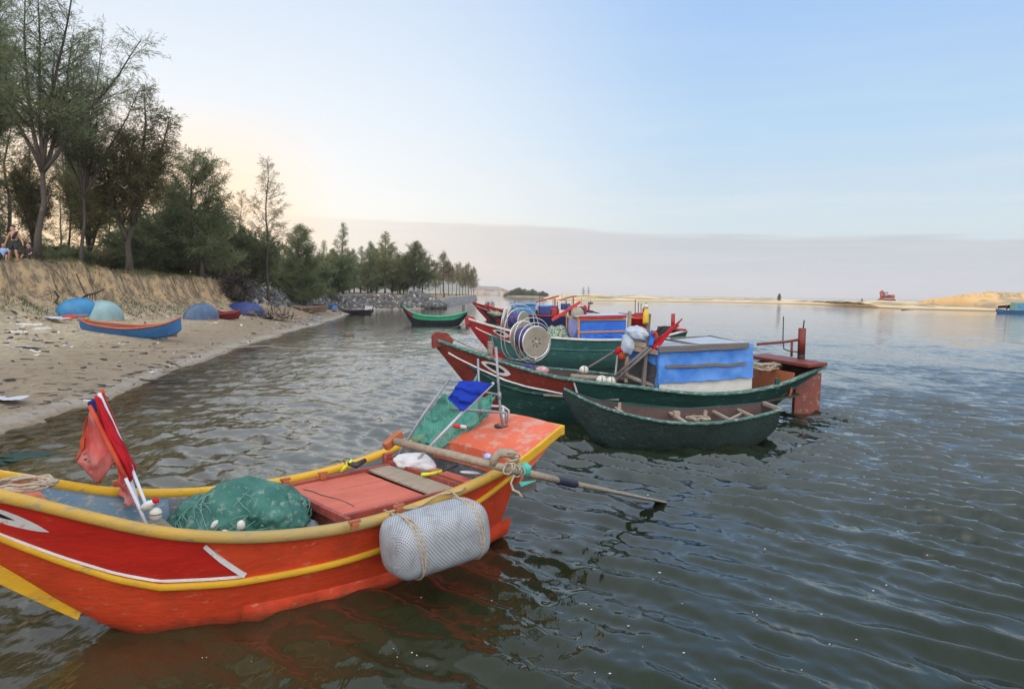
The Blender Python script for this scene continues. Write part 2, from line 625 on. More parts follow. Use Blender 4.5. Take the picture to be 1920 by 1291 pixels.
def mesh_wrap_mat():
    """white net sleeve with dark diamond cells over a float"""
    m, t, b = new_mat('white mesh sleeve')
    tc = nd(t, 'ShaderNodeTexCoord')
    fac = None
    for axs in ((1, 0, 0), (0, 1, 0)):
        mp = nd(t, 'ShaderNodeMapping')
        mp.inputs['Rotation'].default_value = (0, 0, R(45 if axs[0] else -45))
        t.links.new(tc.outputs['UV'], mp.inputs[0])
        wv = nd(t, 'ShaderNodeTexWave')
        wv.inputs['Scale'].default_value = 17
        wv.inputs['Distortion'].default_value = .35
        t.links.new(mp.outputs[0], wv.inputs['Vector'])
        q = ramp(t, wv.outputs[1], [(.30, 0), (.62, 1)])
        fac = q if fac is None else mth(t, 'MAXIMUM', fac, q)
    n1 = tnoise(t, tc.outputs['Object'], 4, 4)
    thr = mixc(t, n1, (.45, .485, .53), (.28, .30, .335))
    col = mixc(t, fac, (.07, .075, .085), thr)
    n5 = tnoise(t, tc.outputs['Object'], 9, 6, .7)
    col = mixc(t, ramp(t, n5, [(.50, 0), (.70, .6)]), col, (.17, .16, .14))
    t.links.new(col, b.inputs['Base Color'])
    b.inputs['Roughness'].default_value = .6
    bp = nd(t, 'ShaderNodeBump')
    bp.inputs['Strength'].default_value = .5
    bp.inputs['Distance'].default_value = .01
    t.links.new(fac, bp.inputs['Height'])
    t.links.new(bp.outputs[0], b.inputs['Normal'])
    return m


M['mesh_wrap'] = mesh_wrap_mat()
M['hull_green'] = paint('dark green hull paint', (.018, .070, .058), (.010, .042, .037), (.10, .20, .17), .26, .5, 2.0, (1, 1, 3), .4, 16, grime=(.010, .03, .026), gz=(.0, .30))
M['rail_green'] = paint('worn green rail paint', (.05, .15, .12), (.03, .10, .085), (.34, .40, .35), .5, .55, 3, (1, 4, 4), .3, 20)
M['hull_teal'] = paint('teal hull paint', (.045, .15, .14), (.03, .11, .105), (.16, .25, .23), .3, .55, 1.5, (1, 1, 3), .3, 14, grime=(.02, .06, .055), gz=(.1, .5))
M['rail_white'] = paint('worn white rail paint', (.58, .57, .53), (.45, .46, .44), (.2, .2, .18), .3, .6, 3)
M['rail_paleblue'] = paint('pale blue rail paint', (.22, .38, .42), (.16, .30, .34), (.3, .32, .3), .3, .6, 3)
M['brown_red'] = paint('brown red paint', (.20, .032, .022), (.13, .024, .018), (.30, .16, .13), .22, .5, 3, (1, 2, 2), .25, 20)
M['crimson'] = paint('crimson paint', (.38, .028, .03), (.28, .02, .024), (.45, .12, .11), .15, .5, 3)
M['red_bright'] = paint('bright red paint', (.60, .035, .03), (.48, .03, .03), None, 0, .5, 3)
M['tar'] = paint('tarred basket weave', (.016, .028, .026), (.024, .048, .044), (.06, .085, .08), .25, .5, 3.2, (1, 1, 1), .9, 26)
M['tar_in'] = paint('brown inside', (.075, .038, .032), (.05, .028, .025), (.12, .08, .07), .2, .7, 4)
M['cabin_white'] = paint('weathered white panel', (.58, .57, .54), (.46, .46, .43), (.30, .27, .22), .25, .65, 2.5, (1, 1, 3), .15, 20)
M['cabin_grey'] = paint('dark grey panel', (.055, .055, .058), (.04, .04, .043), (.12, .12, .12), .2, .6, 4)
M['lath'] = paint('grey lath wood', (.17, .15, .14), (.12, .105, .10), (.26, .24, .22), .3, .75, 4, (1, 6, 6), .3, 16)
M['orange_frame'] = paint('orange brown frame paint', (.56, .24, .03), (.46, .18, .03), None, 0, .55, 4)
M['drum_face'] = paint('drum face board', (.36, .33, .27), (.27, .245, .195), (.2, .17, .13), .25, .6, 5, (1, 1, 1), .2, 20)
M['hull_navy'] = paint('navy hull paint', (.022, .035, .12), (.015, .025, .08), (.1, .12, .2), .15, .5, 2)
M['hull_black'] = paint('black hull paint', (.02, .02, .03), (.03, .03, .045), (.09, .09, .1), .15, .55, 2)
M['mint'] = paint('mint green paint', (.07, .42, .24), (.05, .33, .19), (.25, .42, .34), .2, .55, 3)
M['boat_blue'] = paint('blue boat paint', (.035, .15, .36), (.03, .11, .27), (.12, .22, .36), .22, .5, 2.2, (1, 1, 2), .25, 14)
M['boat_skyblue'] = paint('sky blue boat paint', (.05, .24, .46), (.035, .17, .36), (.10, .24, .38), .2, .5, 2.5)
M['boat_pale'] = paint('pale green blue boat paint', (.26, .40, .42), (.20, .30, .31), (.36, .46, .46), .25, .5, 1.6)
M['boat_navy'] = paint('deep blue boat paint', (.03, .055, .22), (.02, .04, .15), (.05, .09, .24), .15, .4, 2)
M['boat_slate'] = paint('slate blue boat paint', (.10, .15, .24), (.06, .10, .18), (.17, .22, .30), .3, .4, 2)
M['boat_rim'] = paint('orange boat rim paint', (.56, .13, .04), (.44, .10, .035), None, 0, .55, 4)
M['boat_maroon'] = paint('maroon boat paint', (.14, .02, .03), (.10, .018, .025), None, 0, .55, 3)
M['boat_brown'] = paint('brown boat boards', (.22, .16, .11), (.15, .11, .08), (.3, .24, .18), .3, .7, 3)
M['skin'] = paint('skin', (.44, .24, .16), (.38, .20, .13), None, 0, .6, 8, bump=0)
M['cloth_dark'] = paint('dark cloth', (.018, .018, .022), (.03, .03, .036), None, 0, .85, 8)
M['cloth_pale_blue'] = paint('pale blue cloth', (.30, .44, .68), (.24, .36, .58), None, 0, .85, 8)
M['hair'] = paint('dark hair', (.012, .01, .009), (.02, .017, .015), None, 0, .7, 20)
M['buoy'] = paint('white buoy plastic', (.64, .62, .57), (.52, .50, .45), (.3, .27, .2), .2, .5, 6)
M['yellow_plastic'] = paint('yellow plastic', (.72, .48, .03), (.6, .4, .03), None, 0, .45)

# ================================================================== SETTING
SH = [(-30, -8.0), (5, -8.4), (12.3, -8.68), (16.3, -9.08), (22.4, -10.33), (29.4, -11.6), (40, -12.9), (56, -14.7), (70, -16.4), (84, -18.4),
      (95, -19.2), (103, -18.6), (109, -14.6), (115, -12.4), (125, -12.3), (140, -13.6), (180, -13.0), (264, -13.3), (270, -20), (300, -70)]
CR = [(-30, -24.5, 3.8), (34, -23.8, 3.74), (38, -22.95, 3.62), (41, -22.7, 3.6), (45, -22.9, 3.46), (50, -22.6, 3.4), (55, -22.45, 3.15),
      (58, -22.2, 2.75), (62, -22.0, 2.45), (70, -22.2, 2.2), (85, -22.8, 1.85), (105, -23, 1.75), (112, -20, 1.9), (125, -17, 2.0), (150, -17.5, 2.05), (267, -16.2, 1.95), (300, -76, 1.9)]
_shx, _shy = [a for a, b in SH], [b for a, b in SH]
_crx, _cry, _crz = zip(*CR)


def terrain_h(X, Y, detail=True):
    X, Y = np.asarray(X, float), np.asarray(Y, float)
    xs = np.interp(Y, _shx, _shy) + .35 * vnoise(Y * .35, Y * 0 + 3) + .12 * vnoise(Y * 1.7, Y * 0 + 8)
    xc = np.interp(Y, _crx, _cry) + np.where(Y < 80, 1.0 * vnoise(Y * .22, Y * 0 + 12) + .5 * vnoise(Y * .9, Y * 0 + 15), 0)
    zc = np.interp(Y, _crx, _crz) + np.where(Y < 80, .30 * vnoise(Y * .30, Y * 0 + 21), 0)
    s = xs - X
    beach = np.where(s > 0, 1.25 * (1 - np.exp(-np.maximum(s, 0) / 5.6)), np.maximum(.13 * s, -1.5))
    if detail:
        gul = .9 * vnoise(Y * .8, X * .1 + 2) + .45 * vnoise(Y * 2.3, X * .2 + 5) + .2 * vnoise(Y * 5.1, X * .5)
    else:
        gul = 0
    wdt = np.interp(Y, [0, 56, 75, 300], [3.0, 3.2, 4.0, 3.0])
    u = (xc + wdt - X) / wdt + gul * .20
    base = np.minimum(beach, 1.25)
    p = np.interp(u, [0, .45, .68, .75, .84, .9, 1.0, 1.25], [0, .24, .42, .60, .90, .99, 1.0, 1.0])
    z = base + (np.maximum(zc + .12 * vnoise(Y * .6, X * .6), base) - base) * p
    far_in = np.clip((xc - X) / 12, 0, 1)
    z = z + far_in * .25 + np.where(u > 1, .10 * fbm(X * .7, Y * .7, 3), 0)
    if detail:
        onb = np.clip(s / 1.5, 0, 1)
        z = z + onb * (.05 * fbm(X * .9, Y * .9, 3) + .022 * fbm(X * 3.5, Y * 3.5, 3))
        cl = np.clip((u - .35) * 4, 0, 1) * np.clip((1.05 - u) * 6, 0, 1)
        z = z + cl * (.20 * fbm(X * 2.2, Y * 2.2, 3) + .14 * fbm(Y * 1.6 + 5, X * 3.1, 3) + .22 * vnoise(Y * .9 + X * .7, X * 1.1))
    return z, s, u


def th(x, y):
    return float(terrain_h(np.array([x]), np.array([y]))[0][0])


def build_terrain():
    ys = [3.0]
    while ys[-1] < 300:
        ys.append(ys[-1] + max(.10, ys[-1] * .0058))
    ys = np.array(ys)
    cols = np.concatenate([np.linspace(-14, -3, 14, endpoint=False), np.linspace(-3, 0, 14, endpoint=False), np.linspace(0, 1, 110, endpoint=False),
                           np.linspace(1, 2.0, 100, endpoint=False), np.linspace(2.0, 2.4, 14, endpoint=False), np.linspace(2.4, 14, 34)])
    xs = np.interp(ys, _shx, _shy)
    xc = np.interp(ys, _crx, _cry)
    wd = np.interp(ys, [0, 56, 75, 300], [3.0, 3.2, 4.0, 3.0])
    X = np.zeros((len(ys), len(cols)))
    for j, c in enumerate(cols):
        if c < 0:
            X[:, j] = xs - c
        elif c < 1:
            X[:, j] = xs + (np.minimum(xc + wd + .3, xs - .5) - xs) * c
        elif c < 2:
            X[:, j] = np.minimum(xc + wd + .3, xs - .5) * (2 - c) + (xc - .9) * (c - 1)
        else:
            X[:, j] = xc - .9 - (c - 2) * 4.5
    Y = np.repeat(ys[:, None], len(cols), 1)
    Z, S, U = terrain_h(X, Y)
    n, k = Z.shape
    V = np.stack([X, Y, Z], -1).reshape(-1, 3)
    i = np.arange((n - 1) * (k - 1))
    a = (i // (k - 1)) * k + i % (k - 1)
    Fq = np.stack([a, a + k, a + k + 1, a + 1], 1)
    m, t, b = new_mat('beach sand')
    vec = obj_vec(t)
    at_s = nd(t, 'ShaderNodeAttribute', attribute_name='s').outputs['Fac']
    at_u = nd(t, 'ShaderNodeAttribute', attribute_name='u').outputs['Fac']
    geo = nd(t, 'ShaderNodeNewGeometry')
    sepn = nd(t, 'ShaderNodeSeparateXYZ')
    t.links.new(geo.outputs['True Normal'], sepn.inputs[0])
    n1 = tnoise(t, vec, .55, 6, .6)
    n2 = tnoise(t, vec, 5.5, 6, .65)
    n3 = tnoise(t, vec, 24, 5, .7)
    mps = nd(t, 'ShaderNodeMapping')
    mps.inputs['Scale'].default_value = (2.2, .55, 1)
    mps.inputs['Rotation'].default_value = (0, 0, R(8))
    t.links.new(vec, mps.inputs[0])
    trk = tnoise(t, mps.outputs[0], 3.2, 6, .7)
    dry = mixc(t, ramp(t, n1, [(.35, 0.0), (.65, 1.0)]), (.50, .42, .29), (.40, .335, .23))
    dry = mixc(t, ramp(t, trk, [(.47, 0.0), (.62, .7)]), dry, (.19, .145, .095))
    dry = mixc(t, ramp(t, n3, [(.52, 0.0), (.70, .6)]), dry, (.15, .12, .085))
    wet = mixc(t, n2, (.23, .18, .12), (.32, .255, .175))
    wet = mixc(t, ramp(t, trk, [(.5, 0.0), (.68, .6)]), wet, (.085, .068, .05))
    sw = mth(t, 'ADD', at_s, mth(t, 'MULTIPLY', mth(t, 'SUBTRACT', n1, .5), 3.2))
    col = mixc(t, smooth(t, sw, 2.0, 6.0), wet, dry)
    # washed pale rim of sand at the water's edge
    rim = mth(t, 'MULTIPLY', smooth(t, at_s, .0, .22), mth(t, 'SUBTRACT', 1.0, smooth(t, at_s, .3, .75)))
    col = mixc(t, mth(t, 'MULTIPLY', rim, ramp(t, n2, [(.35, .1), (.6, .65)])), col, (.40, .375, .335))
    # cut bank: ochre sand with dark root stains running down it
    mpb = nd(t, 'ShaderNodeMapping')
    mpb.inputs['Scale'].default_value = (1.0, 1.5, .95)
    t.links.new(vec, mpb.inputs[0])
    nb = tnoise(t, mpb.outputs[0], 1.7, 7, .66)
    och = mixc(t, ramp(t, n2, [(.3, 0.0), (.7, 1.0)]), (.50, .345, .175), (.42, .32, .20))
    och = mixc(t, ramp(t, nb, [(.43, 0.0), (.58, .85)]), och, (.15, .115, .085))
    onb = mth(t, 'MULTIPLY', smooth(t, at_u, .36, .62), mth(t, 'SUBTRACT', 1.0, smooth(t, sepn.outputs[2], .80, .95)))
    col = mixc(t, onb, col, och)
    tal = mth(t, 'MULTIPLY', smooth(t, at_u, .02, .3), mth(t, 'SUBTRACT', 1.0, smooth(t, at_u, .5, .7)))
    col = mixc(t, mth(t, 'MULTIPLY', tal, ramp(t, nb, [(.44, 0.0), (.62, .6)])), col, (.17, .13, .095))
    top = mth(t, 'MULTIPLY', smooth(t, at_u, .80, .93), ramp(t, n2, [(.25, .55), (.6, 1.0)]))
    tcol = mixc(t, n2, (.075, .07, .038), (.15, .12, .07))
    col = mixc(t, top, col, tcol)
    t.links.new(col, b.inputs['Base Color'])
    t.links.new(ramp(t, mth(t, 'DIVIDE', at_s, 6.0), [(0.02, .22), (.10, .55), (.4, .92)]), b.inputs['Roughness'])
    b.inputs['Specular IOR Level'].default_value = .25
    bp = nd(t, 'ShaderNodeBump')
    bp.inputs['Strength'].default_value = .9
    bp.inputs['Distance'].default_value = .09
    hgt = mth(t, 'ADD', mth(t, 'MULTIPLY', n2, .6), mth(t, 'ADD', mth(t, 'MULTIPLY', n3, .25), mth(t, 'MULTIPLY', trk, .6)))
    t.links.new(hgt, bp.inputs['Height'])
    t.links.new(bp.outputs[0], b.inputs['Normal'])
    o = np_mesh('beach', V, Fq, m, attrs={'s': S.ravel(), 'u': U.ravel()})
    kind(o, 'structure')


build_terrain()


# ------------------------------------------------------------------ water
def build_water():
    na, phi = 860, R(62)
    rr = [1.2]
    while rr[-1] < 9000:
        q = .0052 if rr[-1] < 45 else (.013 if rr[-1] < 130 else (.04 if rr[-1] < 400 else .1))
        rr.append(rr[-1] * (1 + q))
    rr = np.array(rr)
    an = np.linspace(-phi, phi, na)
    Rr, A = np.meshgrid(rr, an, indexing='ij')
    X, Y = Rr * np.sin(A), Rr * np.cos(A)
    # wind ripples: long crests running from the far left to the near right
    kd = math.atan2(.77, .64)
    g = np.random.default_rng(5)
    Z = np.zeros_like(X)
    wob = .5 * fbm(X * .22, Y * .22, 3)
    gust = np.clip(.62 + 1.15 * fbm(X * .13 + 4, Y * .13, 3), .22, 1.3)
    for lam, amp, spread, cnt in ((.95, .0036, .22, 4), (.54, .0082, .17, 6), (.38, .0080, .20, 7), (.25, .0036, .40, 7), (.16, .0014, .8, 6)):
        for i in range(cnt):
            a = kd + g.normal(0, spread)
            l = lam * g.uniform(.82, 1.2)
            k = 2 * PI / l
            ph = k * (X * math.cos(a) + Y * math.sin(a)) + g.uniform(0, 6.28) + wob * k * .55
            env = .55 + .9 * (fbm(X * .35 + g.uniform(0, 50), Y * .35 + g.uniform(0, 50), 2) + .3)
            fade = np.clip(1.9 - Rr * .0052 * 4 / l, 0, 1)
            c = np.cos(ph)
            Z += amp * 6.2 / math.sqrt(cnt) * np.clip(env, .1, 1.6) * fade * (c + .45 * (c * c - .5))
    Z *= gust
    # sheltered water beside the near boat and along the shore
    side = np.interp(Y, [0, 5, 8, 14, 30, 60], [.6, .2, -.2, -1.6, -3.5, -6])
    sh = 1 / (1 + np.exp(-(X - side) / 1.1))
    chop = np.zeros_like(X)
    for lam, amp in ((.75, .0105), (.42, .0080), (.25, .0040)):
        chop += amp * 6.5 * fbm(X / lam + 31, Y / lam * 1.15 + 7, 2) * np.clip(1.9 - Rr * .0052 * 5 / lam, 0, 1)
    near = np.exp(-((X + 1.6)**2 / 9 + (Y - 4.4)**2 / 5.0))
    Z = Z * (.12 + .88 * sh) + chop * (1 - sh * .85) * (1 - .75 * near)
    _, S, _ = terrain_h(X, Y, False)
    dep = np.clip(-S * .13, 0, 3)
    dep = np.where(Y < 12, np.minimum(dep + np.clip(12 - Y, 0, 6) * .02, 3), dep)
    Z *= np.clip(dep / .10 + .25, 0, 1)
    n, k_ = X.shape
    V = np.stack([X, Y, Z], -1).reshape(-1, 3)
    i = np.arange((n - 1) * (k_ - 1))
    a = (i // (k_ - 1)) * k_ + i % (k_ - 1)
    Fq = np.stack([a, a + 1, a + k_ + 1, a + k_], 1)
    m, t, b = new_mat('estuary water')
    vec = obj_vec(t)
    dp = nd(t, 'ShaderNodeAttribute', attribute_name='depth').outputs['Fac']
    n0 = tnoise(t, vec, .5, 4)
    deep = mixc(t, n0, (.009, .016, .008), (.014, .021, .010))
    mud = mixc(t, n0, (.062, .050, .022), (.085, .066, .030))
    col = mixc(t, smooth(t, dp, .25, 1.45), mud, deep)
    t.links.new(col, b.inputs['Base Color'])
    b.inputs['Specular IOR Level'].default_value = .5
    b.inputs['Roughness'].default_value = .035
    mp = nd(t, 'ShaderNodeMapping')
    mp.inputs['Rotation'].default_value = (0, 0, -math.atan2(.77, .64))
    mp.inputs['Scale'].default_value = (1.0, .32, 1.0)
    t.links.new(vec, mp.inputs[0])
    f1 = tnoise(t, mp.outputs[0], 2.3, 5, .55)
    f2 = tnoise(t, mp.outputs[0], 9, 4, .6)
    f3 = tnoise(t, mp.outputs[0], .55, 3, .5)
    gpy = nd(t, 'ShaderNodeNewGeometry')
    syp = nd(t, 'ShaderNodeSeparateXYZ')
    t.links.new(gpy.outputs['Position'], syp.inputs[0])
    t.links.new(mth(t, 'ADD', 1.333, mth(t, 'MULTIPLY', smooth(t, syp.outputs[1], 3.5, 13.0), .55)), b.inputs['IOR'])
    hh = mth(t, 'ADD', mth(t, 'MULTIPLY', f1, .12), mth(t, 'ADD', mth(t, 'MULTIPLY', f2, .026), mth(t, 'MULTIPLY', f3, .14)))
    geo = nd(t, 'ShaderNodeNewGeometry')
    ln = nd(t, 'ShaderNodeVectorMath', operation='LENGTH')
    t.links.new(geo.outputs['Position'], ln.inputs[0])
    bp = nd(t, 'ShaderNodeBump')
    bp.inputs['Distance'].default_value = 1.0
    t.links.new(ramp(t, mth(t, 'DIVIDE', ln.outputs['Value'], 100.0), [(.03, .20), (.14, .30), (.30, .75), (.55, .45), (1, .22)]), bp.inputs['Strength'])
    t.links.new(hh, bp.inputs['Height'])
    t.links.new(bp.outputs[0], b.inputs['Normal'])
    # clear in the shallows so the sand shows, murky where it is deeper
    tr = nd(t, 'ShaderNodeBsdfTransparent')
    tr.inputs[0].default_value = (.62, .55, .36, 1)
    gl = nd(t, 'ShaderNodeBsdfGlossy')
    gl.inputs['Roughness'].default_value = .035
    t.links.new(bp.outputs[0], gl.inputs['Normal'])
    fr = nd(t, 'ShaderNodeFresnel')
    fr.inputs[0].default_value = 1.333
    t.links.new(bp.outputs[0], fr.inputs['Normal'])
    clear = nd(t, 'ShaderNodeMixShader')
    t.links.new(fr.outputs[0], clear.inputs[0])
    t.links.new(tr.outputs[0], clear.inputs[1])
    t.links.new(gl.outputs[0], clear.inputs[2])
    mx = nd(t, 'ShaderNodeMixShader')
    t.links.new(smooth(t, dp, .02, .30), mx.inputs[0])
    t.links.new(clear.outputs[0], mx.inputs[1])
    t.links.new(b.outputs[0], mx.inputs[2])
    t.links.new(mx.outputs[0], t.nodes['Material Output'].inputs[0])
    o = np_mesh('water', V, Fq, m, attrs={'depth': dep.ravel()})
    kind(o, 'structure')
    sb = MB()
    sb.grid([[(-9000, -200, -1.75), (9000, -200, -1.75)], [(-9000, 9000, -1.75), (9000, 9000, -1.75)]], smooth=False, flip=False)
    kind(sb.build('seabed', paint('seabed mud', (.09, .075, .045), None, None, 0, .9, .3, bump=0)), 'structure')


build_water()


# ------------------------------------------------------------------ trees
def leaf_mat(name, c1, c2, c3, transl=.45):
    m, t, b = new_mat(name)
    vec = obj_vec(t)
    n1 = tnoise(t, vec, .75, 3, .5)
    oi = nd(t, 'ShaderNodeObjectInfo')
    geo = nd(t, 'ShaderNodeNewGeometry')
    col = mixc(t, ramp(t, n1, [(.38, 0.0), (.62, 1.0)]), c1, c2)
    col = mixc(t, ramp(t, geo.outputs['Random Per Island'], [(.45, 0.0), (1.0, .85)]), col, c3)
    hv = nd(t, 'ShaderNodeHueSaturation')
    t.links.new(mth(t, 'ADD', .75, mth(t, 'MULTIPLY', oi.outputs['Random'], .6)), hv.inputs['Value'])
    t.links.new(mth(t, 'ADD', .485, mth(t, 'MULTIPLY', oi.outputs['Random'], .03)), hv.inputs['Hue'])
    t.links.new(col, hv.inputs['Color'])
    t.links.new(hv.outputs[0], b.inputs['Base Color'])
    b.inputs['Roughness'].default_value = .75
    b.inputs['Specular IOR Level'].default_value = .15
    tr = nd(t, 'ShaderNodeBsdfTranslucent')
    t.links.new(hv.outputs[0], tr.inputs[0])
    mx = nd(t, 'ShaderNodeMixShader')
    mx.inputs[0].default_value = transl
    t.links.new(b.outputs[0], mx.inputs[1])
    t.links.new(tr.outputs[0], mx.inputs[2])
    t.links.new(mx.outputs[0], t.nodes['Material Output'].inputs[0])
    return m


M['leaf_dark'] = leaf_mat('dark casuarina needles', (.105, .15, .085), (.155, .185, .092), (.23, .225, .105))
M['leaf_olive'] = leaf_mat('olive casuarina needles', (.15, .175, .08), (.19, .18, .082), (.23, .185, .078))
M['leaf_brown'] = leaf_mat('brown olive needles', (.20, .18, .10), (.25, .20, .10), (.15, .18, .105))
M['leaf_mid'] = leaf_mat('mid green needles', (.12, .16, .082), (.165, .185, .09), (.21, .205, .095))
M['bark'] = paint('grey brown bark', (.085, .068, .055), (.052, .042, .035), (.16, .135, .11), .25, .9, 3, (1, 1, .35), .8, 9)
M['bark_pale'] = paint('pale bark', (.17, .145, .12), (.11, .092, .078), (.25, .22, .19), .25, .9, 3, (1, 1, .35), .6, 9)


def needles(P, D, g, n, ln, wd, spread=.55, droop=.25):
    """n thin needle sprays at each of the points P growing along D"""
    k = len(P)
    P = np.repeat(P, n, 0)
    D = np.repeat(D, n, 0) + g.normal(0, spread, (k * n, 3))
    D[:, 2] -= droop * g.random(k * n)
    D /= np.linalg.norm(D, axis=1)[:, None] + 1e-9
    L = ln * g.uniform(.5, 1.3, k * n)[:, None]
    sdv = np.cross(D, g.normal(0, 1, (k * n, 3)))
    sdv /= np.linalg.norm(sdv, axis=1)[:, None] + 1e-9
    P = P + g.normal(0, ln * .22, P.shape)
    W = wd * g.uniform(.7, 1.4, k * n)[:, None]
    tip = P + D * L
    tip[:, 2] -= droop * L[:, 0] * .35
    mid = P + D * L * .5
    V = np.stack([P, mid + sdv * W, tip, mid - sdv * W], 1).reshape(-1, 3)
    Fq = np.arange(len(V)).reshape(-1, 4)
    return V, Fq


def branch_path(p, az, el, L, g, up=.25, n=5, wig=.08):
    pts = [np.array(p, float)]
    d = np.array([math.cos(az) * math.cos(el), math.sin(az) * math.cos(el), math.sin(el)])
    for i in range(n):
        d = d + np.array([0, 0, up / n]) + g.normal(0, wig, 3)
        d /= np.linalg.norm(d)
        pts.append(pts[-1] + d * L / n)
    return pts


def make_tree(name, label, base, H, Rad, c0=.25, seed=1, style='conifer', nb=46, nneed=9, ln=.34, wd=.014, leaf='leaf_dark', bark='bark', tr=.16,
              lean=(0, 0), prof=None, droop=.25, group=None, nlimb=5, fork=.35, cat='tree', spacing=.16, elev=(10, 40), parts=True, lin_up=.3):
    g = np.random.default_rng(seed)
    root = thing(name, label, cat, base, group=group)
    wood = MB()
    axes = []
    # trunk
    tp = []
    nseg = 10
    off = np.zeros(2)
    for i in range(nseg + 1):
        f = i / nseg
        off = off + (g.normal(0, .012 * H / 1.0, 2) if i > 1 else 0)
        tp.append(np.array([lean[0] * H * f + off[0], lean[1] * H * f + off[1], H * f - (.25 if i == 0 else 0)]))
    if style == 'conifer':
        rad = [tr * (1.35 if i == 0 else 1) * (1 - i / nseg)**.85 + .008 for i in range(nseg + 1)]
        wood.tube(tp, rad, 7)
        axes.append((tp, c0, 1.0, None))
    else:
        kf = max(2, int(round(fork * nseg)))
        wood.tube(tp[:kf + 2], [tr * (1.4 if i == 0 else 1) * (1 - .35 * i / kf) for i in range(kf + 2)], 8)
        az0 = g.uniform(0, 6.28)
        for j in range(nlimb):
            k0 = int(g.integers(max(1, kf - 1), kf + 2))
            az = az0 + j * 2.4 + g.normal(0, .2)
            el = R(g.uniform(54, 76)) if j else R(80)
            L = H * (1 - fork) * g.uniform(.62, .92) if j else H * (1 - fork)
            bp = branch_path(tp[k0], az, el, L, g, .35, 8, .06)
            wood.tube(bp, [tr * .62 * (1 - q / 8.6)**.9 + .008 for q in range(9)], 6)
            axes.append((bp, .18, L / H, az))
    P, D = [], []

    def along(pts, lo, g, step):
        pts = np.array(pts)
        seg = np.linalg.norm(np.diff(pts, axis=0), axis=1)
        cum = np.concatenate([[0], np.cumsum(seg)])
        for d in np.arange(cum[-1] * lo, cum[-1], step):
            i = min(np.searchsorted(cum, d, 'right') - 1, len(seg) - 1)
            f = (d - cum[i]) / (seg[i] + 1e-9)
            P.append(pts[i] * (1 - f) + pts[i + 1] * f)
            D.append((pts[i + 1] - pts[i]) / (seg[i] + 1e-9))

    prof = prof or [(0, .75), (.15, 1.0), (.5, .72), (.85, .3), (1, .06)]
    for pts, lo, ws, _ in axes:
        pts = np.array(pts)
        n = len(pts) - 1
        cnt = int(nb if style == 'conifer' else nb * .6)
        for b in range(cnt):
            f = lo + (1 - lo) * ((b + g.uniform(0, 1)) / cnt)
            q = f * n
            i = min(int(q), n - 1)
            p = pts[i] + (pts[i + 1] - pts[i]) * (q - i)
            t_ = (f - lo) / (1 - lo)
            L = Rad * (lin(t_, prof) if style == 'conifer' else .62 * (1 - .6 * t_)) * g.uniform(.55, 1.15)
            az = b * 2.399 + g.normal(0, .5)
            bp = branch_path(p, az, R(g.uniform(*elev)), L, g, lin_up, 5, .10)
            r0 = max(.006, min(.05, L * .013)) * (tr / .16)**.5
            wood.tube(bp, [r0 * (1 - .16 * j) for j in range(6)], 4, caps=False)
            along(bp, .25, g, spacing * 1.2)
            bpn = np.array(bp)
            ns = max(2, int(L / .42))
            for sidx in range(ns):
                ff = .25 + .72 * (sidx + g.random()) / ns
                qq = ff * 5
                ii = min(int(qq), 4)
                pp = bpn[ii] + (bpn[ii + 1] - bpn[ii]) * (qq - ii)
                bp2 = branch_path(pp, az + g.choice([-1, 1]) * g.uniform(.5, 1.2), R(g.uniform(-5, 45)), L * g.uniform(.22, .42) + .15, g, .1, 3, .16)
                wood.tube(bp2, [r0 * .42, r0 * .36, r0 * .3, r0 * .2], 3, caps=False)
                along(bp2, .2, g, spacing)
        along(pts, max(lo, .55), g, spacing)
    P, D = np.array(P), np.array(D)
    V, Fq = needles(P, D, g, nneed, ln, wd, .6, droop)
    if parts:
        wood.build('trunk', M[bark], root)
        np_mesh('crown', V, Fq, M[leaf], root, smooth=False)
    return root


def ground(px, py, y):
    """point on the land under this bearing at distance y"""
    p = PD(px, py, y)
    return Vector((p.x, p.y, th(p.x, p.y) - .05))


TREES = {}


def tree_at(key, px, y, topy, **kw):
    b = ground(px, 500, y)
    top = PD(px, topy, y)
    H = top.z - b.z
    TREES[key] = make_tree(kw.pop('name', 'casuarina_tree'), kw.pop('label'), b, H, **kw)
    return TREES[key]


# the tall ones, from the left edge of the wood along the shore
tree_at('A', 70, 37, -90, label='tallest casuarina with wide airy crown leaning over the bank at the wood edge', Rad=4.6, style='spread', seed=21, nlimb=7, fork=.34, tr=.17, nb=56,
        nneed=5, ln=.34, wd=.013, leaf='leaf_dark', spacing=.20, lean=(.08, -.02))
tree_at('B', 243, 45, 205, label='forked casuarina with thick bare lower trunk standing alone near the bank edge', Rad=3.2, style='spread', seed=34, nlimb=7, fork=.28, tr=.22, nb=86,
        nneed=6, ln=.40, wd=.020, leaf='leaf_olive', spacing=.28)
tree_at('C', 378, 52, 292, label='broad casuarina with dense drooping blue green crown right of the forked tree', Rad=3.0, c0=.06, seed=47, nb=84, nneed=8, ln=.40, wd=.016, leaf='leaf_dark', droop=.7,
        prof=[(0, .8), (.2, 1.0), (.5, .95), (.75, .75), (.92, .5), (1, .15)], spacing=.17)
tree_at('D', 503, 62, 303, label='slim pointed casuarina with see-through upper tiers rising above its neighbours', Rad=2.6, c0=.14, seed=52, nb=58, nneed=6, ln=.36, wd=.014, leaf='leaf_mid', spacing=.2,
        prof=[(0, 1.0), (.2, .95), (.45, .85), (.6, .62), (.85, .45), (1, .12)], tr=.13)
tree_at('E', 562, 70, 424, label='short dense dark green casuarina right of the slim pointed tree', Rad=2.9, c0=.03, seed=61, nb=90, nneed=11, ln=.42, wd=.018, leaf='leaf_dark', spacing=.18)
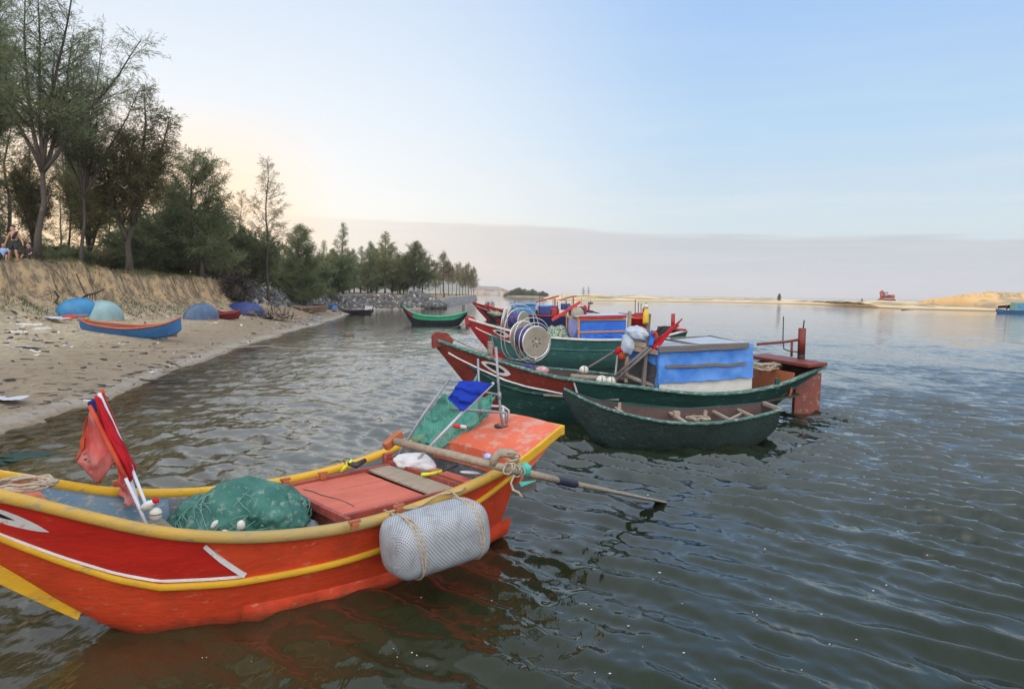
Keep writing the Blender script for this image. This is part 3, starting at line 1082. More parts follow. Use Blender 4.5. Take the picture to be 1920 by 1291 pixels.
tree_at('F', 643, 112, 420, label='slender casuarina with pointed top standing behind the beached brown boat', Rad=2.5, c0=.10, seed=66, nb=60, nneed=8, ln=.40, wd=.018, leaf='leaf_mid', spacing=.2)
tree_at('G', 722, 134, 437, label='pointed casuarina left of the rock pile with bare stem below', Rad=3.1, c0=.22, seed=71, nb=60, nneed=9, ln=.45, wd=.022, leaf='leaf_olive', spacing=.24)
tree_at('H', 690, 130, 455, label='rounded dark casuarina between two pointed trees above the rubble shore', Rad=2.7, c0=.08, seed=76, nb=64, nneed=10, ln=.45, wd=.022, leaf='leaf_dark', spacing=.24)
tree_at('I', 776, 142, 455, label='bushy twin topped casuarina directly behind the rock pile', Rad=4.6, c0=.10, seed=81, nb=84, nneed=10, ln=.6, wd=.030, leaf='leaf_mid', spacing=.30, tr=.2)
tree_at('J', 833, 170, 474, label='narrow casuarina at the near end of the stone jetty', Rad=2.9, c0=.34, seed=86, nb=52, nneed=6, ln=.7, wd=.030, leaf='leaf_brown', spacing=.34, tr=.18)


def copy_at(src, px, y, topy, label, rz, name=None, sx=1.0, group=None):
    c = copy_tree(src)
    b = ground(px, 500, y)
    H0 = max(v.co.z for v in src.children[0].data.vertices)
    k = (PD(px, topy, y).z - b.z) / H0
    c.location = b
    c.rotation_euler = (0, 0, rz)
    c.scale = (k * sx, k * sx, k)
    c['label'] = label
    if name:
        c.name = name
    if group:
        c['group'] = group
    return c


T = TREES
copy_at(T['E'], 522, 74, 470, 'low dark casuarina bush-tree filling the gap beneath the slim pointed tree', 1.1, sx=1.1)
copy_at(T['D'], 455, 60, 352, 'thin wispy casuarina between the dense drooping tree and the slim pointed one', 2.0, sx=.8)
copy_at(T['F'], 604, 98, 447, 'thin olive casuarina just left of the slender pointed one', .9, sx=.85)
copy_at(T['H'], 664, 124, 462, 'dark rounded casuarina tucked behind the slender pointed one', 2.2, sx=.9)
copy_at(T['G'], 746, 138, 470, 'small casuarina beside the left slope of the rock pile', 2.9, sx=.7)
copy_at(T['D'], 805, 150, 500, 'sparse spindly casuarina with gaps, right of the bushy twin topped tree', .5, sx=.7)
copy_at(T['C'], 330, 57, 330, 'tall casuarina half hidden behind the dense drooping crown', 2.4, sx=.9)
copy_at(T['B'], 165, 52, 250, 'brownish casuarina behind the forked tree, its crown touching the tallest tree', 1.9, sx=1.0)
wood = 'close-set casuarinas of the wood behind the bank'
wl = 'casuarina standing deep in the crowded wood behind the bank top'
for i, (px, y, ty, key, sx) in enumerate([(152, 42, 20, 'A', .72), (-40, 39, -160, 'A', .75), (2, 41, -90, 'A', .65), (-110, 46, -60, 'B', 1.1), (128, 55, 120, 'A', .55), (25, 62, 190, 'D', 1.3), (60, 50, 230, 'B', .7),
                                          (205, 68, 330, 'D', 1.2), (290, 72, 370, 'D', 1.0), (115, 74, 330, 'D', 1.2), (-60, 62, 200, 'C', 1.0), (-170, 44, 0, 'A', .9),
                                          (420, 76, 400, 'D', 1.3), (250, 84, 420, 'D', 1.0), (470, 90, 450, 'E', 1.0)]):
    copy_at(T[key], px, y, ty, wl, i * 1.37, sx=sx, group=wood)
wr = 'casuarinas of the tree row behind the rubble shore'
for i, (px, y, ty, key, sx) in enumerate([(624, 120, 462, 'E', 1.0), (655, 128, 470, 'I', .8), (676, 136, 458, 'F', 1.1), (706, 140, 462, 'I', .9), (735, 142, 455, 'H', 1.2), (757, 146, 476, 'I', .8), (792, 150, 470, 'F', 1.2), (640, 132, 480, 'E', 1.4),
                                          (695, 146, 486, 'E', 1.6), (750, 150, 492, 'E', 1.5), (585, 104, 478, 'E', 1.2), (612, 110, 490, 'E', 1.3)]):
    copy_at(T[key], px, y, ty, 'casuarina in the close tree row behind the rubble shore', i * 1.1 + .4, sx=sx, group=wr)
gj = 'thin casuarinas in a row on the stone jetty'
for i, (px, y) in enumerate([(818, 150), (826, 190), (841, 185), (848, 205), (856, 210), (862, 222), (868, 218), (874, 235), (879, 240), (884, 246), (888, 256)]):
    copy_at(T['J'], px, y, [492, 500, 484, 494, 490, 487, 496, 492, 488, 500, 496][i], 'thin straight casuarina in the close row growing on the stone jetty', i * .9 + .3, sx=.62 if i % 2 else .75, group=gj)

# understorey: low dense shrubs along the foot of the wood
bush = make_tree('shrub', 'low dark leafy shrub in the undergrowth along the bank top', (0, 0, 0), 2.4, 2.0, c0=.02, seed=91, nb=60, nneed=10, ln=.30, wd=.022, leaf='leaf_dark', tr=.07, spacing=.17,
                 prof=[(0, .9), (.4, 1), (.8, .8), (1, .4)], elev=(10, 60), cat='shrub', group='shrubs in the undergrowth along the bank top')
bush2 = make_tree('shrub', 'low brownish olive shrub in the undergrowth along the bank top', (0, 0, 0), 2.2, 1.8, c0=.02, seed=95, nb=46, nneed=9, ln=.32, wd=.020, leaf='leaf_brown', tr=.07, spacing=.18,
                  prof=[(0, .9), (.4, 1), (.8, .8), (1, .4)], elev=(10, 60), cat='shrub', group='shrubs in the undergrowth along the bank top')
bl = [(110, 45, 480), (150, 47, 478), (190, 49, 474), (215, 50, 480), (275, 50, 455), (300, 52, 440), (335, 54, 455), (400, 57, 462), (425, 60, 450), (470, 64, 472), (95, 54, 474), (30, 52, 472), (-20, 46, 455),
      (350, 60, 430), (140, 62, 474), (250, 60, 462), (60, 64, 474), (180, 64, 472), (540, 76, 505), (590, 84, 505), (620, 90, 502), (-60, 50, 450), (310, 66, 440)]
for i, (px, y, ty) in enumerate(bl):
    src = bush2 if i in (2, 6, 7, 11, 14, 17) else bush
    if i == 0:
        o = bush
    elif i == 2:
        o = bush2
    else:
        o = copy_tree(src)
    b = ground(px, 500, y)
    k = (PD(px, ty, y).z - b.z) / 2.4
    o.location = b
    o.scale = (k * 1.1, k * 1.1, k)
    o.rotation_euler = (0, 0, i * 1.7)

# ================================================================== BOATS: shared hull builder
class Hull:
    """hull described by tables over the length: b half beam, zs sheer, zb bottom edge (the stem rises in it), c chine share"""

    def __init__(s, b, zs, zb, c, x1, x0=0.0, pw=.8, keel=.08, hb=None):
        s.b, s.zs, s.zb, s.c, s.x0, s.x1, s.pw, s.keel = b, zs, zb, c, x0, x1, pw, keel

    def P(s, x, h, side, off=0.0):
        b, zs, zb, c = herm(x, s.b), herm(x, s.zs), lin(x, s.zb), lin(x, s.c)
        zb = min(zb, zs - .01)
        y = b * (c + (1 - c) * max(h, 0)**s.pw) + off
        return Vector((x, side * y, zb + (zs - zb) * h))

    def zat(s, x, h):
        return s.P(x, h, 1).z

    def shell(s, mat, parent, name='hull', n=60, m=9):
        mb = MB()
        xs = np.linspace(s.x0, s.x1, n)
        for side in (-1, 1):
            rows = []
            for x in xs:
                k = s.P(x, 0, side)
                row = [Vector((x, 0, k.z - s.keel * min(1, abs(k.y) * 4)))] + [s.P(x, j / m, side) for j in range(m + 1)]
                rows.append(row)
            mb.grid(rows, flip=(side > 0))
        x = s.x1
        tr = [s.P(x, j / m, -1) for j in range(m, -1, -1)] + [s.P(x, j / m, 1) for j in range(m + 1)]
        mb.add(tr, [tuple(range(len(tr)))], 0, False)
        return mb.build(name, mat, parent)

    def inside(s, mat, parent, zf, xa, xb, name='inner_planking', wall=.04, n=40, m=6, drop=.01):
        mb = MB()
        xs = np.linspace(xa, xb, n)
        rows = []
        for x in xs:
            zf_ = zf(x) if callable(zf) else zf
            row = []
            for side in (-1, 1):
                pts = []
                for j in range(m + 1):
                    zt = herm(x, s.zs) - drop
                    z = zf_ + (zt - zf_) * j / m if zt > zf_ else zt - .01
                    zb = min(lin(x, s.zb), herm(x, s.zs) - .01)
                    h = (z - zb) / (herm(x, s.zs) - zb)
                    y = max(abs(s.P(x, min(max(h, 0), 1), side).y) - wall, .004)
                    pts.append(Vector((x, side * y, z)))
                row += pts[::-1] if side < 0 else pts
            rows.append(row)
        mb.grid(rows, smooth=False, flip=True)
        for x in (xa, xb):
            i = 0 if x == xa else -1
            mb.add(rows[i], [tuple(range(len(rows[i])))], 0, False)
        return mb.build(name, mat, parent)

    def rail(s, mat, parent, side, xa, xb, h=1.0, wd=.09, ht=.08, off=0.0, up=0.0, name='gunwale', n=50, k=10, hf=None, taper=False):
        mb = MB()
        rows = []
        for x in np.linspace(xa, xb, n):
            hh = hf(x) if hf else h
            p = s.P(x, hh, side, off)
            sc_ = 1.0
            if taper:
                sc_ = min(1, (x - xa) / (.12 * (xb - xa)) + .25, (xb - x) / (.12 * (xb - xa)) + .25)
            rows.append([p + Vector((0, side * wd / 2 * sc_ * math.copysign(abs(math.cos(a))**.6, math.cos(a)), up + ht / 2 * sc_ * math.copysign(abs(math.sin(a))**.6, math.sin(a))))
                         for a in [2 * PI * j / k for j in range(k)]])
        mb.grid(rows, cv=True, flip=(side > 0))
        for i in (0, -1):
            mb.add(rows[i], [tuple(range(k))], 0, False)
        return mb.build(name, mat, parent)

    def strip(s, mat, parent, side, xa, xb, lo, hi, off=.004, name='painted_band', n=40, m=4):
        mb = MB()
        rows = []
        for i, x in enumerate(np.linspace(xa, xb, n)):
            a, b = lo(x), hi(x)
            rows.append([s.P(x, a + (b - a) * j / m, side, off) for j in range(m + 1)])
        mb.grid(rows, flip=(side > 0))
        return mb.build(name, mat, parent)

    def ribbon(s, mat, parent, side, pts, wd=.03, off=.006, name='painted_line', n=24):
        """painted line along (x, h) way points"""
        P = []
        tot = len(pts) - 1
        for i in range(n + 1):
            f = i / n * tot
            k = min(int(f), tot - 1)
            q = f - k
            P.append(s.P(pts[k][0] * (1 - q) + pts[k + 1][0] * q, pts[k][1] * (1 - q) + pts[k + 1][1] * q, side, off))
        mb = MB()
        rows = []
        for i, p in enumerate(P):
            d = (P[min(i + 1, n)] - P[max(i - 1, 0)]).normalized()
            nrm = Vector((0, side, 0))
            u = nrm.cross(d).normalized() * wd / 2
            rows.append([p - u, p + u])
        mb.grid(rows, flip=(side < 0))
        return mb.build(name, mat, parent)


def cloth_px(rows, mat, name, parent, sub=6, amp=.02, fr=7, seed=0, holes=0.0, M0=None):
    """cloth hung through a coarse net of world points (rows), refined and wrinkled"""
    G = [[Vector(p) for p in r_] for r_ in rows]

    def bil(u, v):
        nr, nc = len(G) - 1, len(G[0]) - 1
        i, j = min(int(u * nr), nr - 1), min(int(v * nc), nc - 1)
        a, b = u * nr - i, v * nc - j
        return (G[i][j] * (1 - a) + G[i + 1][j] * a) * (1 - b) + (G[i][j + 1] * (1 - a) + G[i + 1][j + 1] * a) * b
    nr, nc = (len(G) - 1) * sub, (len(G[0]) - 1) * sub
    out = []
    for i in range(nr + 1):
        row = []
        for j in range(nc + 1):
            p = bil(i / nr, j / nc)
            d = mnoise.noise(Vector((i / nr * fr * .4, j / nc * fr, seed))) + .5 * mnoise.noise(Vector((i / nr * fr, j / nc * fr * 2, seed + 5)))
            row.append(p + Vector((d * amp * .4, d * amp, d * amp * .3)))
        out.append(row)
    mb = MB()
    mb.grid(out)
    if holes:
        rr_ = random.Random(seed)
        keep = [i for i in range(len(mb.f)) if not (holes > 0 and (i % nc) > nc * .65 and rr_.random() < holes)]
        mb.f = [mb.f[i] for i in keep]
        mb.m = [0] * len(keep)
        mb.sm = [True] * len(keep)
    o = mb.build(name, mat, parent)
    sol = o.modifiers.new('thick', 'SOLIDIFY')
    sol.thickness = .003
    return o


def sag(a, b, drop, n=14):
    a, b = Vector(a), Vector(b)
    return [a.lerp(b, i / n) - Vector((0, 0, drop * 4 * (i / n) * (1 - i / n))) for i in range(n + 1)]


def rope_thing(name, pts, r, mat, label, cat='rope', group=None):
    o = MB().tube(pts, r, 6).build(name, mat)
    return tag(o, label, cat, group)


# ------------------------------------------------------------------ the orange boat in front
OA = .724
OBM = Matrix.Translation((-3.95, 4.362, 0)) @ Matrix.Rotation(OA, 4, 'Z')
OBI = OBM.inverted()


def OL(px, py, z):
    return OBI @ PZ(px, py, z)


ob = thing('fishing_boat', 'orange wooden fishing boat with yellow rails nearest the viewer', 'boat', (-3.95, 4.362, 0), OA)
oh = Hull(b=[(0, .05), (.65, .343), (1.63, .669), (2.71, .808), (3.8, .792), (4.61, .778), (5.42, .586)],
          zs=[(0, 1.395), (.65, 1.18), (1.63, .805), (2.71, .647), (3.8, .708), (4.61, .876), (5.42, 1.10)],
          zb=[(0, 1.30), (.35, .98), (.69, .62), (1.0, .32), (1.3, .06), (1.55, -.08), (2, -.13), (4.2, -.12), (4.74, -.04)],
          c=[(0, 0), (.7, .02), (1.0, .06), (1.3, .16), (1.55, .30), (2.1, .50), (3.3, .62), (4.2, .55), (4.74, .40)], x1=4.74)
oh.shell(M['orange'], ob, n=90, m=14)
hs = lambda x: herm(x, [(0, .40), (.7, .44), (1.4, .52), (2.1, .575), (3.0, .62), (3.8, .70), (4.3, .80), (4.72, .90)])
inn = oh.inside(M['inside_grey'], ob, lambda x: max(.17, min(lin(x, oh.zb) + .10, herm(x, oh.zs) - .03)), .35, 4.72, wall=.045, n=70)
bl_ = oh.strip(M['inside_blue'], ob, 1, .75, 1.95, lambda x: .45, lambda x: .97, off=-.052, name='blue_inner_board')
for sd_ in (-1, 1):
    oh.rail(M['yellow_worn'] if sd_ < 0 else M['yellow'], ob, sd_, .02, 4.66, 1.0, .095, .085, .0, .01, n=90)
    oh.rail(M['yellow'], ob, sd_, .02, 4.70, hf=hs, wd=.045, ht=.055, off=.012, name='rub_rail', n=90)
    oh.strip(M['bow_red'], ob, sd_, .03, 2.08, lambda x: min(hs(x) + .02, (.965 if x < 1.80 else .965 - (x - 1.80) / .30 * .36)), lambda x: .965 if x < 1.80 else .965 - (x - 1.80) / .30 * .355, off=.003, name='bow_panel', n=60)
    oh.ribbon(M['white_line'], ob, sd_, [(x, hs(x) + .055) for x in (.1, .5, .9, 1.3, 1.7, 2.09)], .022, .008, name='white_trim')
    oh.ribbon(M['white_line'], ob, sd_, [(1.80, .93), (1.92, .80), (2.10, .63)], .04, .008, name='white_trim')
    # eye: white lens with a dark slit
    mb = MB()
    rows = []
    for i in range(13):
        f = i / 12
        x = .26 + .66 * f
        hw = .105 * math.sin(PI * min(1, f * 1.0))**.8
        hc = .765 - .02 * f
        rows.append([oh.P(x, hc - hw, sd_, .008), oh.P(x, hc, sd_, .009), oh.P(x, hc + hw * .9, sd_, .008)])
    mb.grid(rows, flip=(sd_ > 0))
    ey = mb.build('painted_eye', M['white_line'], ob)
    mb = MB()
    rows = []
    for i in range(11):
        f = i / 10
        x = .36 + .38 * f
        hw = .042 * math.sin(PI * f)**.8
        hc = .77 - .02 * f
        rows.append([oh.P(x, hc - hw, sd_, .013), oh.P(x, hc + hw, sd_, .013)])
    mb.grid(rows, flip=(sd_ > 0))
    mb.build('pupil', M['black_paint'], ey)
# yellow stem plank
mb = MB()
stem = [(0.0, 1.36), (.35, .98), (.69, .62), (1.0, .32), (1.17, .16)]
rows = []
for x, z in stem:
    rows.append([Vector((x - .015, -.028, z + .03)), Vector((x - .12 * (1 - .55 * x), -.02, z - .10 * (1 - .55 * x))), Vector((x - .12 * (1 - .55 * x), .02, z - .10 * (1 - .55 * x))), Vector((x - .015, .028, z + .03))])
mb.grid(rows, cv=True, smooth=False)
mb.add(rows[-1], [(0, 1, 2, 3)])
mb.build('stem', M['yellow'], ob, bevel=.006)
# flared strip along the waterline from midships aft
for sd_ in (-1, 1):
    mb = MB()
    rows = []
    for i, x in enumerate(np.linspace(2.13, 4.86, 50)):
        xx = min(x, 4.74)
        f = min(1, (x - 2.13) / .10)
        wob = .012 * math.sin(x * 9) + .008 * math.sin(x * 23)
        top = oh.P(xx, .30 + .04 * wob, sd_, .002)
        mid = oh.P(xx, .20, sd_, .012 + .03 * f + wob * .5)
        bot = oh.P(xx, .10, sd_, .01 + (.052 + wob) * f)
        und = oh.P(xx, .03, sd_, .0)
        dx = Vector((x - xx, 0, .12 * (x - xx)))
        k = 1 - .4 * (x - xx) / .12 if x > xx else 1
        r_ = [q + dx for q in (top, mid, bot, und)]
        rows.append(r_)
    mb.grid(rows, flip=(sd_ > 0))
    for i in (0, -1):
        mb.add(rows[i], [(0, 1, 2, 3)])
    mb.build('bilge_strip', M['orange'], ob)
# midship deck and hatch
zD = .60
mb = MB()
mb.plate([(2.95, -.74, zD), (4.12, -.735, zD + .03), (4.12, .735, zD + .03), (2.95, .74, zD)], (0, 0, -.03))
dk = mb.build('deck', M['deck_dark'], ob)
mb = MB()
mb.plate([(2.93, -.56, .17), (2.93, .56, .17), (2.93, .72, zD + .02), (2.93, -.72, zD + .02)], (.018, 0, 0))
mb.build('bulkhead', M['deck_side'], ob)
zt = .655
fr = MB()
fr.beam((2.955, -.585, zt - .01), (4.12, -.60, zt + .025), .05, .07)
fr.beam((2.955, .60, zt - .01), (4.12, .60, zt + .025), .05, .07)
fr.beam((2.925, -.70, zt - .012), (2.925, .70, zt - .012), .045, .075)
fr.beam((4.145, -.72, zt + .035), (4.145, .73, zt + .035), .045, .09)
fr.box((4.16, .70, zt + .06), (.09, .07, .17))
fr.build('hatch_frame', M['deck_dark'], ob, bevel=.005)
for (xa, xb, ya, yb, mt, dz) in ((2.965, 3.32, -.55, .57, 'deck', 0), (3.326, 3.80, -.55, .20, 'deck', .004), (3.326, 3.80, .206, .57, 'deck', .007)):
    mb = MB()
    mb.plate([(xa, ya, zt + dz), (xb, ya, zt + .012 + dz), (xb, yb, zt + .012 + dz), (xa, yb, zt + dz)], (0, 0, -.022))
    mb.build('hatch_cover', M[mt], ob, bevel=.003)
mb = MB()
mb.plate([(3.83, -.57, zt + .035), (4.105, -.57, zt + .045), (4.10, .62, zt + .05), (3.85, .62, zt + .04)], (0, 0, -.022))
mb.build('hatch_plank', M['wood'], ob, bevel=.004)
# cracks and gouges in the hatch paint, as thin dark slivers lying on it
for path in ([(3.06, .40), (3.09, .28), (3.10, .12), (3.14, -.06), (3.16, -.22), (3.15, -.38)], [(3.42, .48), (3.47, .36), (3.50, .22)]):
    mb = MB()
    for (a, b) in zip(path[:-1], path[1:]):
        mb.beam((a[0], a[1], zt + .006), (b[0], b[1], zt + .006), .007 + .006 * random.random(), .006)
    mb.build('paint_crack', M['wood_dark'], ob)
# cleats along the rails
for (px, py, z) in ((665, 985, .70), (748, 955, .72), (605, 893, .70), (535, 905, .70)):
    p = OL(px, py, z)
    mb = MB()
    mb.box((p.x, p.y, p.z), (.06, .05, .05))
    mb.box((p.x, p.y, p.z + .035), (.10, .03, .025))
    mb.build('cleat', M['wood_orange'], ob, bevel=.006)
# stern well
mb = MB()
mb.plate([(4.17, -.58, .36), (4.70, -.50, .40), (4.70, .50, .40), (4.17, .58, .36)], (0, 0, -.03))
mb.build('stern_floor', M['wood_grey'], ob)
mb = MB()
mb.beam((4.37, -.69, .68), (4.37, .69, .68), .13, .035)
mb.beam((4.32, -.66, .61), (4.32, .66, .61), .03, .10)
mb.build('stern_thwart', M['deck'], ob, bevel=.006)
mb = MB()
mb.beam((4.24, .05, .36), (4.30, .05, .64), .06, .05)
mb.build('thwart_prop', M['wood_dark'], ob)
# stern platform: moulded block, then the overhanging deck
mb = MB()
rows = []
xsP = np.linspace(4.70, 5.44, 12)
for x in xsP:
    b_ = herm(min(x, 5.42), oh.b) + .02
    zc = herm(min(x, 5.42), oh.zs) + .03
    f = (x - 4.70) / .74
    rows.append([Vector((x, y * b_, zc + .035 * (1 - y * y) - (.05 * max(0, 1 - f * 7)))) for y in np.linspace(-1, 1, 13)])
low = [[p - Vector((0, 0, .20 - .13 * (p.x - 4.70) / .74)) for p in r_] for r_ in rows]
mb.grid(rows, flip=True)
mb.grid(low)
mb.grid([rows[0], low[0]], smooth=False)
mb.grid([rows[-1], low[-1]], smooth=False, flip=True)
mb.grid([[r_[0] for r_ in rows], [r_[0] for r_ in low]], smooth=False, flip=True)
mb.grid([[r_[-1] for r_ in rows], [r_[-1] for r_ in low]], smooth=False)
pl = mb.build('stern_platform', M['platform'], ob, bevel=.012)
mb = MB()
mb.box((4.69, .15, .80), (.03, .95, .06))
mb.build('platform_lip', M['wood_grey'], ob)
mb = MB()
rows = []
for x in np.linspace(4.62, 5.455, 16):
    b_ = herm(min(x, 5.42), oh.b) + .025
    zc = herm(min(x, 5.42), oh.zs)
    rows.append([Vector((x, -b_ - .022, zc + .045)), Vector((x, -b_ - .022, zc - .055)), Vector((x, -b_ + .02, zc - .06)), Vector((x, -b_ + .02, zc + .04))])
mb.grid(rows, cv=True, smooth=False)
mb.add(rows[-1], [(0, 1, 2, 3)]).add(rows[0], [(3, 2, 1, 0)])
mb.build('platform_edge', M['yellow'], ob, bevel=.012)
mb = MB()
mb.beam((5.46, -.60, 1.10), (5.46, .60, 1.10), .04, .085)
mb.build('platform_edge', M['yellow'], ob, bevel=.01)
mb = MB()
Mx = Matrix.Translation(OL(942, 800, 1.07) + Vector((0, 0, .022)))
mb.lathe([(.085, -.03), (.085, .0), (.06, .004), (.06, -.02)], Mx, 20)
mb.build('rudder_collar', M['black_plastic'], ob)
mb = MB()
p0 = OL(943, 803, 1.04)
mb.tube([p0 + Vector((0, 0, -.02)), p0 + Vector((0, 0, .24))], .017, 8)
q0 = OL(952, 800, 1.05)
mb.tube([p0 + Vector((.05, -.03, -.02)), p0 + Vector((.05, -.03, .20)), p0 + Vector((.0, 0, .24)), p0 + Vector((-.12, .06, .25))], .014, 8)
mb.build('tiller_head', M['steel'], ob)
# rudder blade in the water below the platform
mb = MB()
mb.plate([(4.93, -.36, 1.0), (5.30, -.36, 1.04), (5.33, -.36, .43), (4.95, -.36, .43)], (0, .04, 0))
mb.build('hanging_board', M['lath'], ob, bevel=.006)
# bow thwart and breasthook
mb = MB()
mb.plate([(.28, -.17, 1.27), (.95, -.43, 1.06), (.95, .43, 1.06), (.28, .17, 1.27)], (0, 0, -.03))
mb.build('foredeck', M['deck'], ob)
mb = MB()
mb.plate([(1.50, -.48, .60), (1.86, -.56, .60), (1.86, .56, .60), (1.50, .48, .60)], (0, 0, -.04))
mb.build('forward_thwart', M['wood_grey'], ob, bevel=.006)
mb = MB()
p = OL(219, 957, .56)
mb.box((p.x, p.y, .68), (.055, .055, .30))
mb.build('mooring_post', M['wood_orange'], ob, bevel=.005)
mb = MB()
mb.box((2.86, .55, .42), (.05, .06, .5))
mb.build('stanchion', M['black_plastic'], ob, bevel=.01)


def OW(x, y, z):
    return OBM @ Vector((x, y, z))


# ---- things lying in, standing on or hanging from the orange boat
def coil(c, r, turns, rt, seed, name, mat, label, flat=.5, cat='rope', th_=.02):
    g = random.Random(seed)
    pts = []
    n = int(turns * 16)
    for i in range(n):
        a = i / 16 * 2 * PI
        rr = r * (.72 + .3 * g.random())
        pts.append(Vector(c) + Vector((math.cos(a) * rr, math.sin(a) * rr * flat, th_ * g.random() + i / n * th_ * 2)))
    return rope_thing(name, pts, rt, mat, label, cat)


coil(OW(.84, .06, 1.12), .22, 6, .011, 3, 'rope_coil', M['rope'], 'pale rope coiled on the bow deck of the orange boat', .8)

nbt = thing('fishing_net', 'big teal fishing net bundled up inside the orange boat', 'fishing net', OW(2.40, .10, .27))
mb = MB()
mb.blob((0, 0, .28), (.48, .50, .36), 3, .17, 1.9, 5, rot=Euler((0, 0, OA)))
mb.blob((-.34, .02, .22), (.28, .40, .27), 8, .20, 2.0, 5, rot=Euler((0, 0, OA)))
mb.blob((.22, -.12, .36), (.30, .34, .24), 12, .2, 2.2, 5, rot=Euler((0, 0, OA)))
mb.build('net_bundle', M['net_bundle'], nbt)
mb = MB()
g = random.Random(4)
for i in range(90):
    a0, a1 = g.uniform(0, 6.28), g.uniform(-.1, 1.2)
    pts = []
    for k in range(9):
        a, e = a0 + k * .16, a1 + .35 * math.sin(k * .5 + i)
        v = Vector((math.cos(a) * math.cos(e) * .50, math.sin(a) * math.cos(e) * .52, math.sin(e) * .34))
        v = Matrix.Rotation(OA, 3, 'Z') @ v
        v *= 1 + .17 * mnoise.noise(v.normalized() * 1.9 + Vector((21.9, 9.3, 5.1))) + .03
        pts.append(v + Vector((0, 0, .27)))
    mb.tube(pts, .004, 4, caps=False)
mb.build('net_cords', M['net_pale'], nbt)
for i in range(10):
    a, e = -2.2 + .31 * i + g.uniform(-.2, .2), g.uniform(.0, .75)
    v = Vector((math.cos(a) * math.cos(e) * .49, math.sin(a) * math.cos(e) * .51, math.sin(e) * .36 + .27))
    mb = MB()
    mb.blob(v, (.022, .026, .040) if i % 3 else (.034, .034, .042), i, .05, 1, 2, rot=Euler((g.random() * 3, g.random() * 3, 0)))
    mb.build('net_float', M['foam'], nbt)
bag = MB().blob((0, 0, 0), (.17, .15, .13), 17, .25, 2.2, 3).build('plastic_sack', paint('grey sack', (.10, .12, .13), (.16, .19, .2), (.3, .32, .33), .3, .5, 5, bump=.5), loc=OW(2.72, -.33, .48))
tag(bag, 'small grey plastic sack beside the teal net bundle', 'sack')

# bundle of marker flags leaning at the bow
base = OW(1.98, .16, .30)


def flag_pole(parent, a, b, r=.014, mat='pvc', top='flag_orange'):
    mb = MB()
    a, b = Vector(a), Vector(b)
    m_ = a.lerp(b, .46) + Vector((.008, 0, .008))
    mb.tube([a, m_], r, 8)
    po_ = mb.build('pole', M[mat], parent)
    MB().tube([m_, m_.lerp(b, .3), m_.lerp(b, .7), b], [r * 1.1, r * 1.5, r * 1.3, r * 1.15], 8).build('cloth_wrap', M[top], parent)
    return po_


Yf = base.y


def C(px, py, dy=0.0):
    return PD(px, py, Yf + .08 + dy)


f1 = thing('marker_flag', 'bright red marker flag furled round its pole at the orange bow', 'flag', (0, 0, 0))
flag_pole(f1, PD(300, 1012, Yf - .05), C(186, 737, .05), top='pvc')
cloth_px([[C(177, 742, .0), C(183, 741, -.06), C(190, 748, -.02)], [C(183, 778, .0), C(198, 785, -.10), C(211, 792, -.02)], [C(198, 818, -.02), C(219, 830, -.12), C(236, 840, -.03)],
          [C(222, 862, -.03), C(240, 868, -.12), C(253, 878, -.02)], [C(238, 905, .0), C(247, 900, -.06), C(256, 888, .0)]], M['flag_red'], 'cloth', f1, 6, .03, 6, 3)
f2 = thing('marker_flag', 'torn faded salmon marker flag drooping from the leftmost leaning pole', 'flag', (0, 0, 0))
flag_pole(f2, PD(290, 1015, Yf - .08), C(168, 760, -.06))
cloth_px([[C(169, 762, -.06), C(167, 778, -.03), C(165, 790, .02)], [C(186, 800, -.06), C(172, 825, -.01), C(152, 850, .04)], [C(202, 840, -.07), C(180, 872, -.12), C(146, 866, .02)],
          [C(214, 868, -.06), C(188, 905, -.04), C(178, 905, .02)]], M['flag_faded'], 'cloth', f2, 7, .03, 6, 9, .06)
cloth_px([[C(214, 862, -.07), C(222, 868, -.05)], [C(222, 890, -.08), C(236, 895, -.05)], [C(226, 922, -.09), C(250, 925, -.04)], [C(240, 945, -.09), C(256, 952, -.05)]], M['flag_faded'], 'tatter', f2, 6, .05, 9, 5, .15)
cloth_px([[C(167, 772, -.02), C(158, 800, .03)], [C(160, 800, .0), C(150, 838, .05)], [C(156, 840, .0), C(141, 866, .04)]], M['flag_orange'], 'cloth', f2, 6, .03, 5, 12)
f3 = thing('marker_flag', 'orange marker flag rolled tight on the tallest pole with a navy tip', 'flag', (0, 0, 0))
flag_pole(f3, PD(278, 1008, Yf + .0), C(190, 730, .10))
cloth_px([[C(187, 732, .10), C(196, 732, .08)], [C(195, 755, .08), C(208, 765, .05)], [C(207, 790, .08), C(222, 805, .06)], [C(218, 825, .08), C(231, 838, .07)]], M['flag_orange'], 'cloth', f3, 7, .03, 6, 21)
cloth_px([[C(166, 752, .0), C(176, 748, .02), C(181, 750, .05)], [C(166, 768, .0), C(174, 770, .02), C(182, 768, .04)], [C(168, 778, .0), C(174, 780, .01), C(180, 776, .03)]], M['flag_navy'], 'tip_cloth', f3, 5, .02, 5, 2)
bu = thing('net_buoy', 'small white net float tied at the foot of the flag bundle', 'buoy', PD(292, 964, Yf - .05))
MB().blob((0, 0, 0), (.05, .05, .058), 2, .03, 1, 3).build('float_ball', M['buoy'], bu)
MB().tube([Vector((.052 * math.cos(a), .052 * math.sin(a), .01)) for a in np.linspace(0, 6.28, 16)], .005, 5).build('cord', M['rope_dark'], bu)
bu2 = thing('net_buoy', 'oblong white float with a red knot between the flag poles', 'buoy', PD(278, 947, Yf - .06))
MB().blob((0, 0, 0), (.065, .035, .035), 5, .06, 1, 3, rot=Euler((0, -.5, 0))).build('float_ball', M['foam'], bu2)
MB().blob((.06, 0, .04), (.03, .025, .025), 6, .25, 2, 2).build('red_knot', M['flag_red'], bu2)

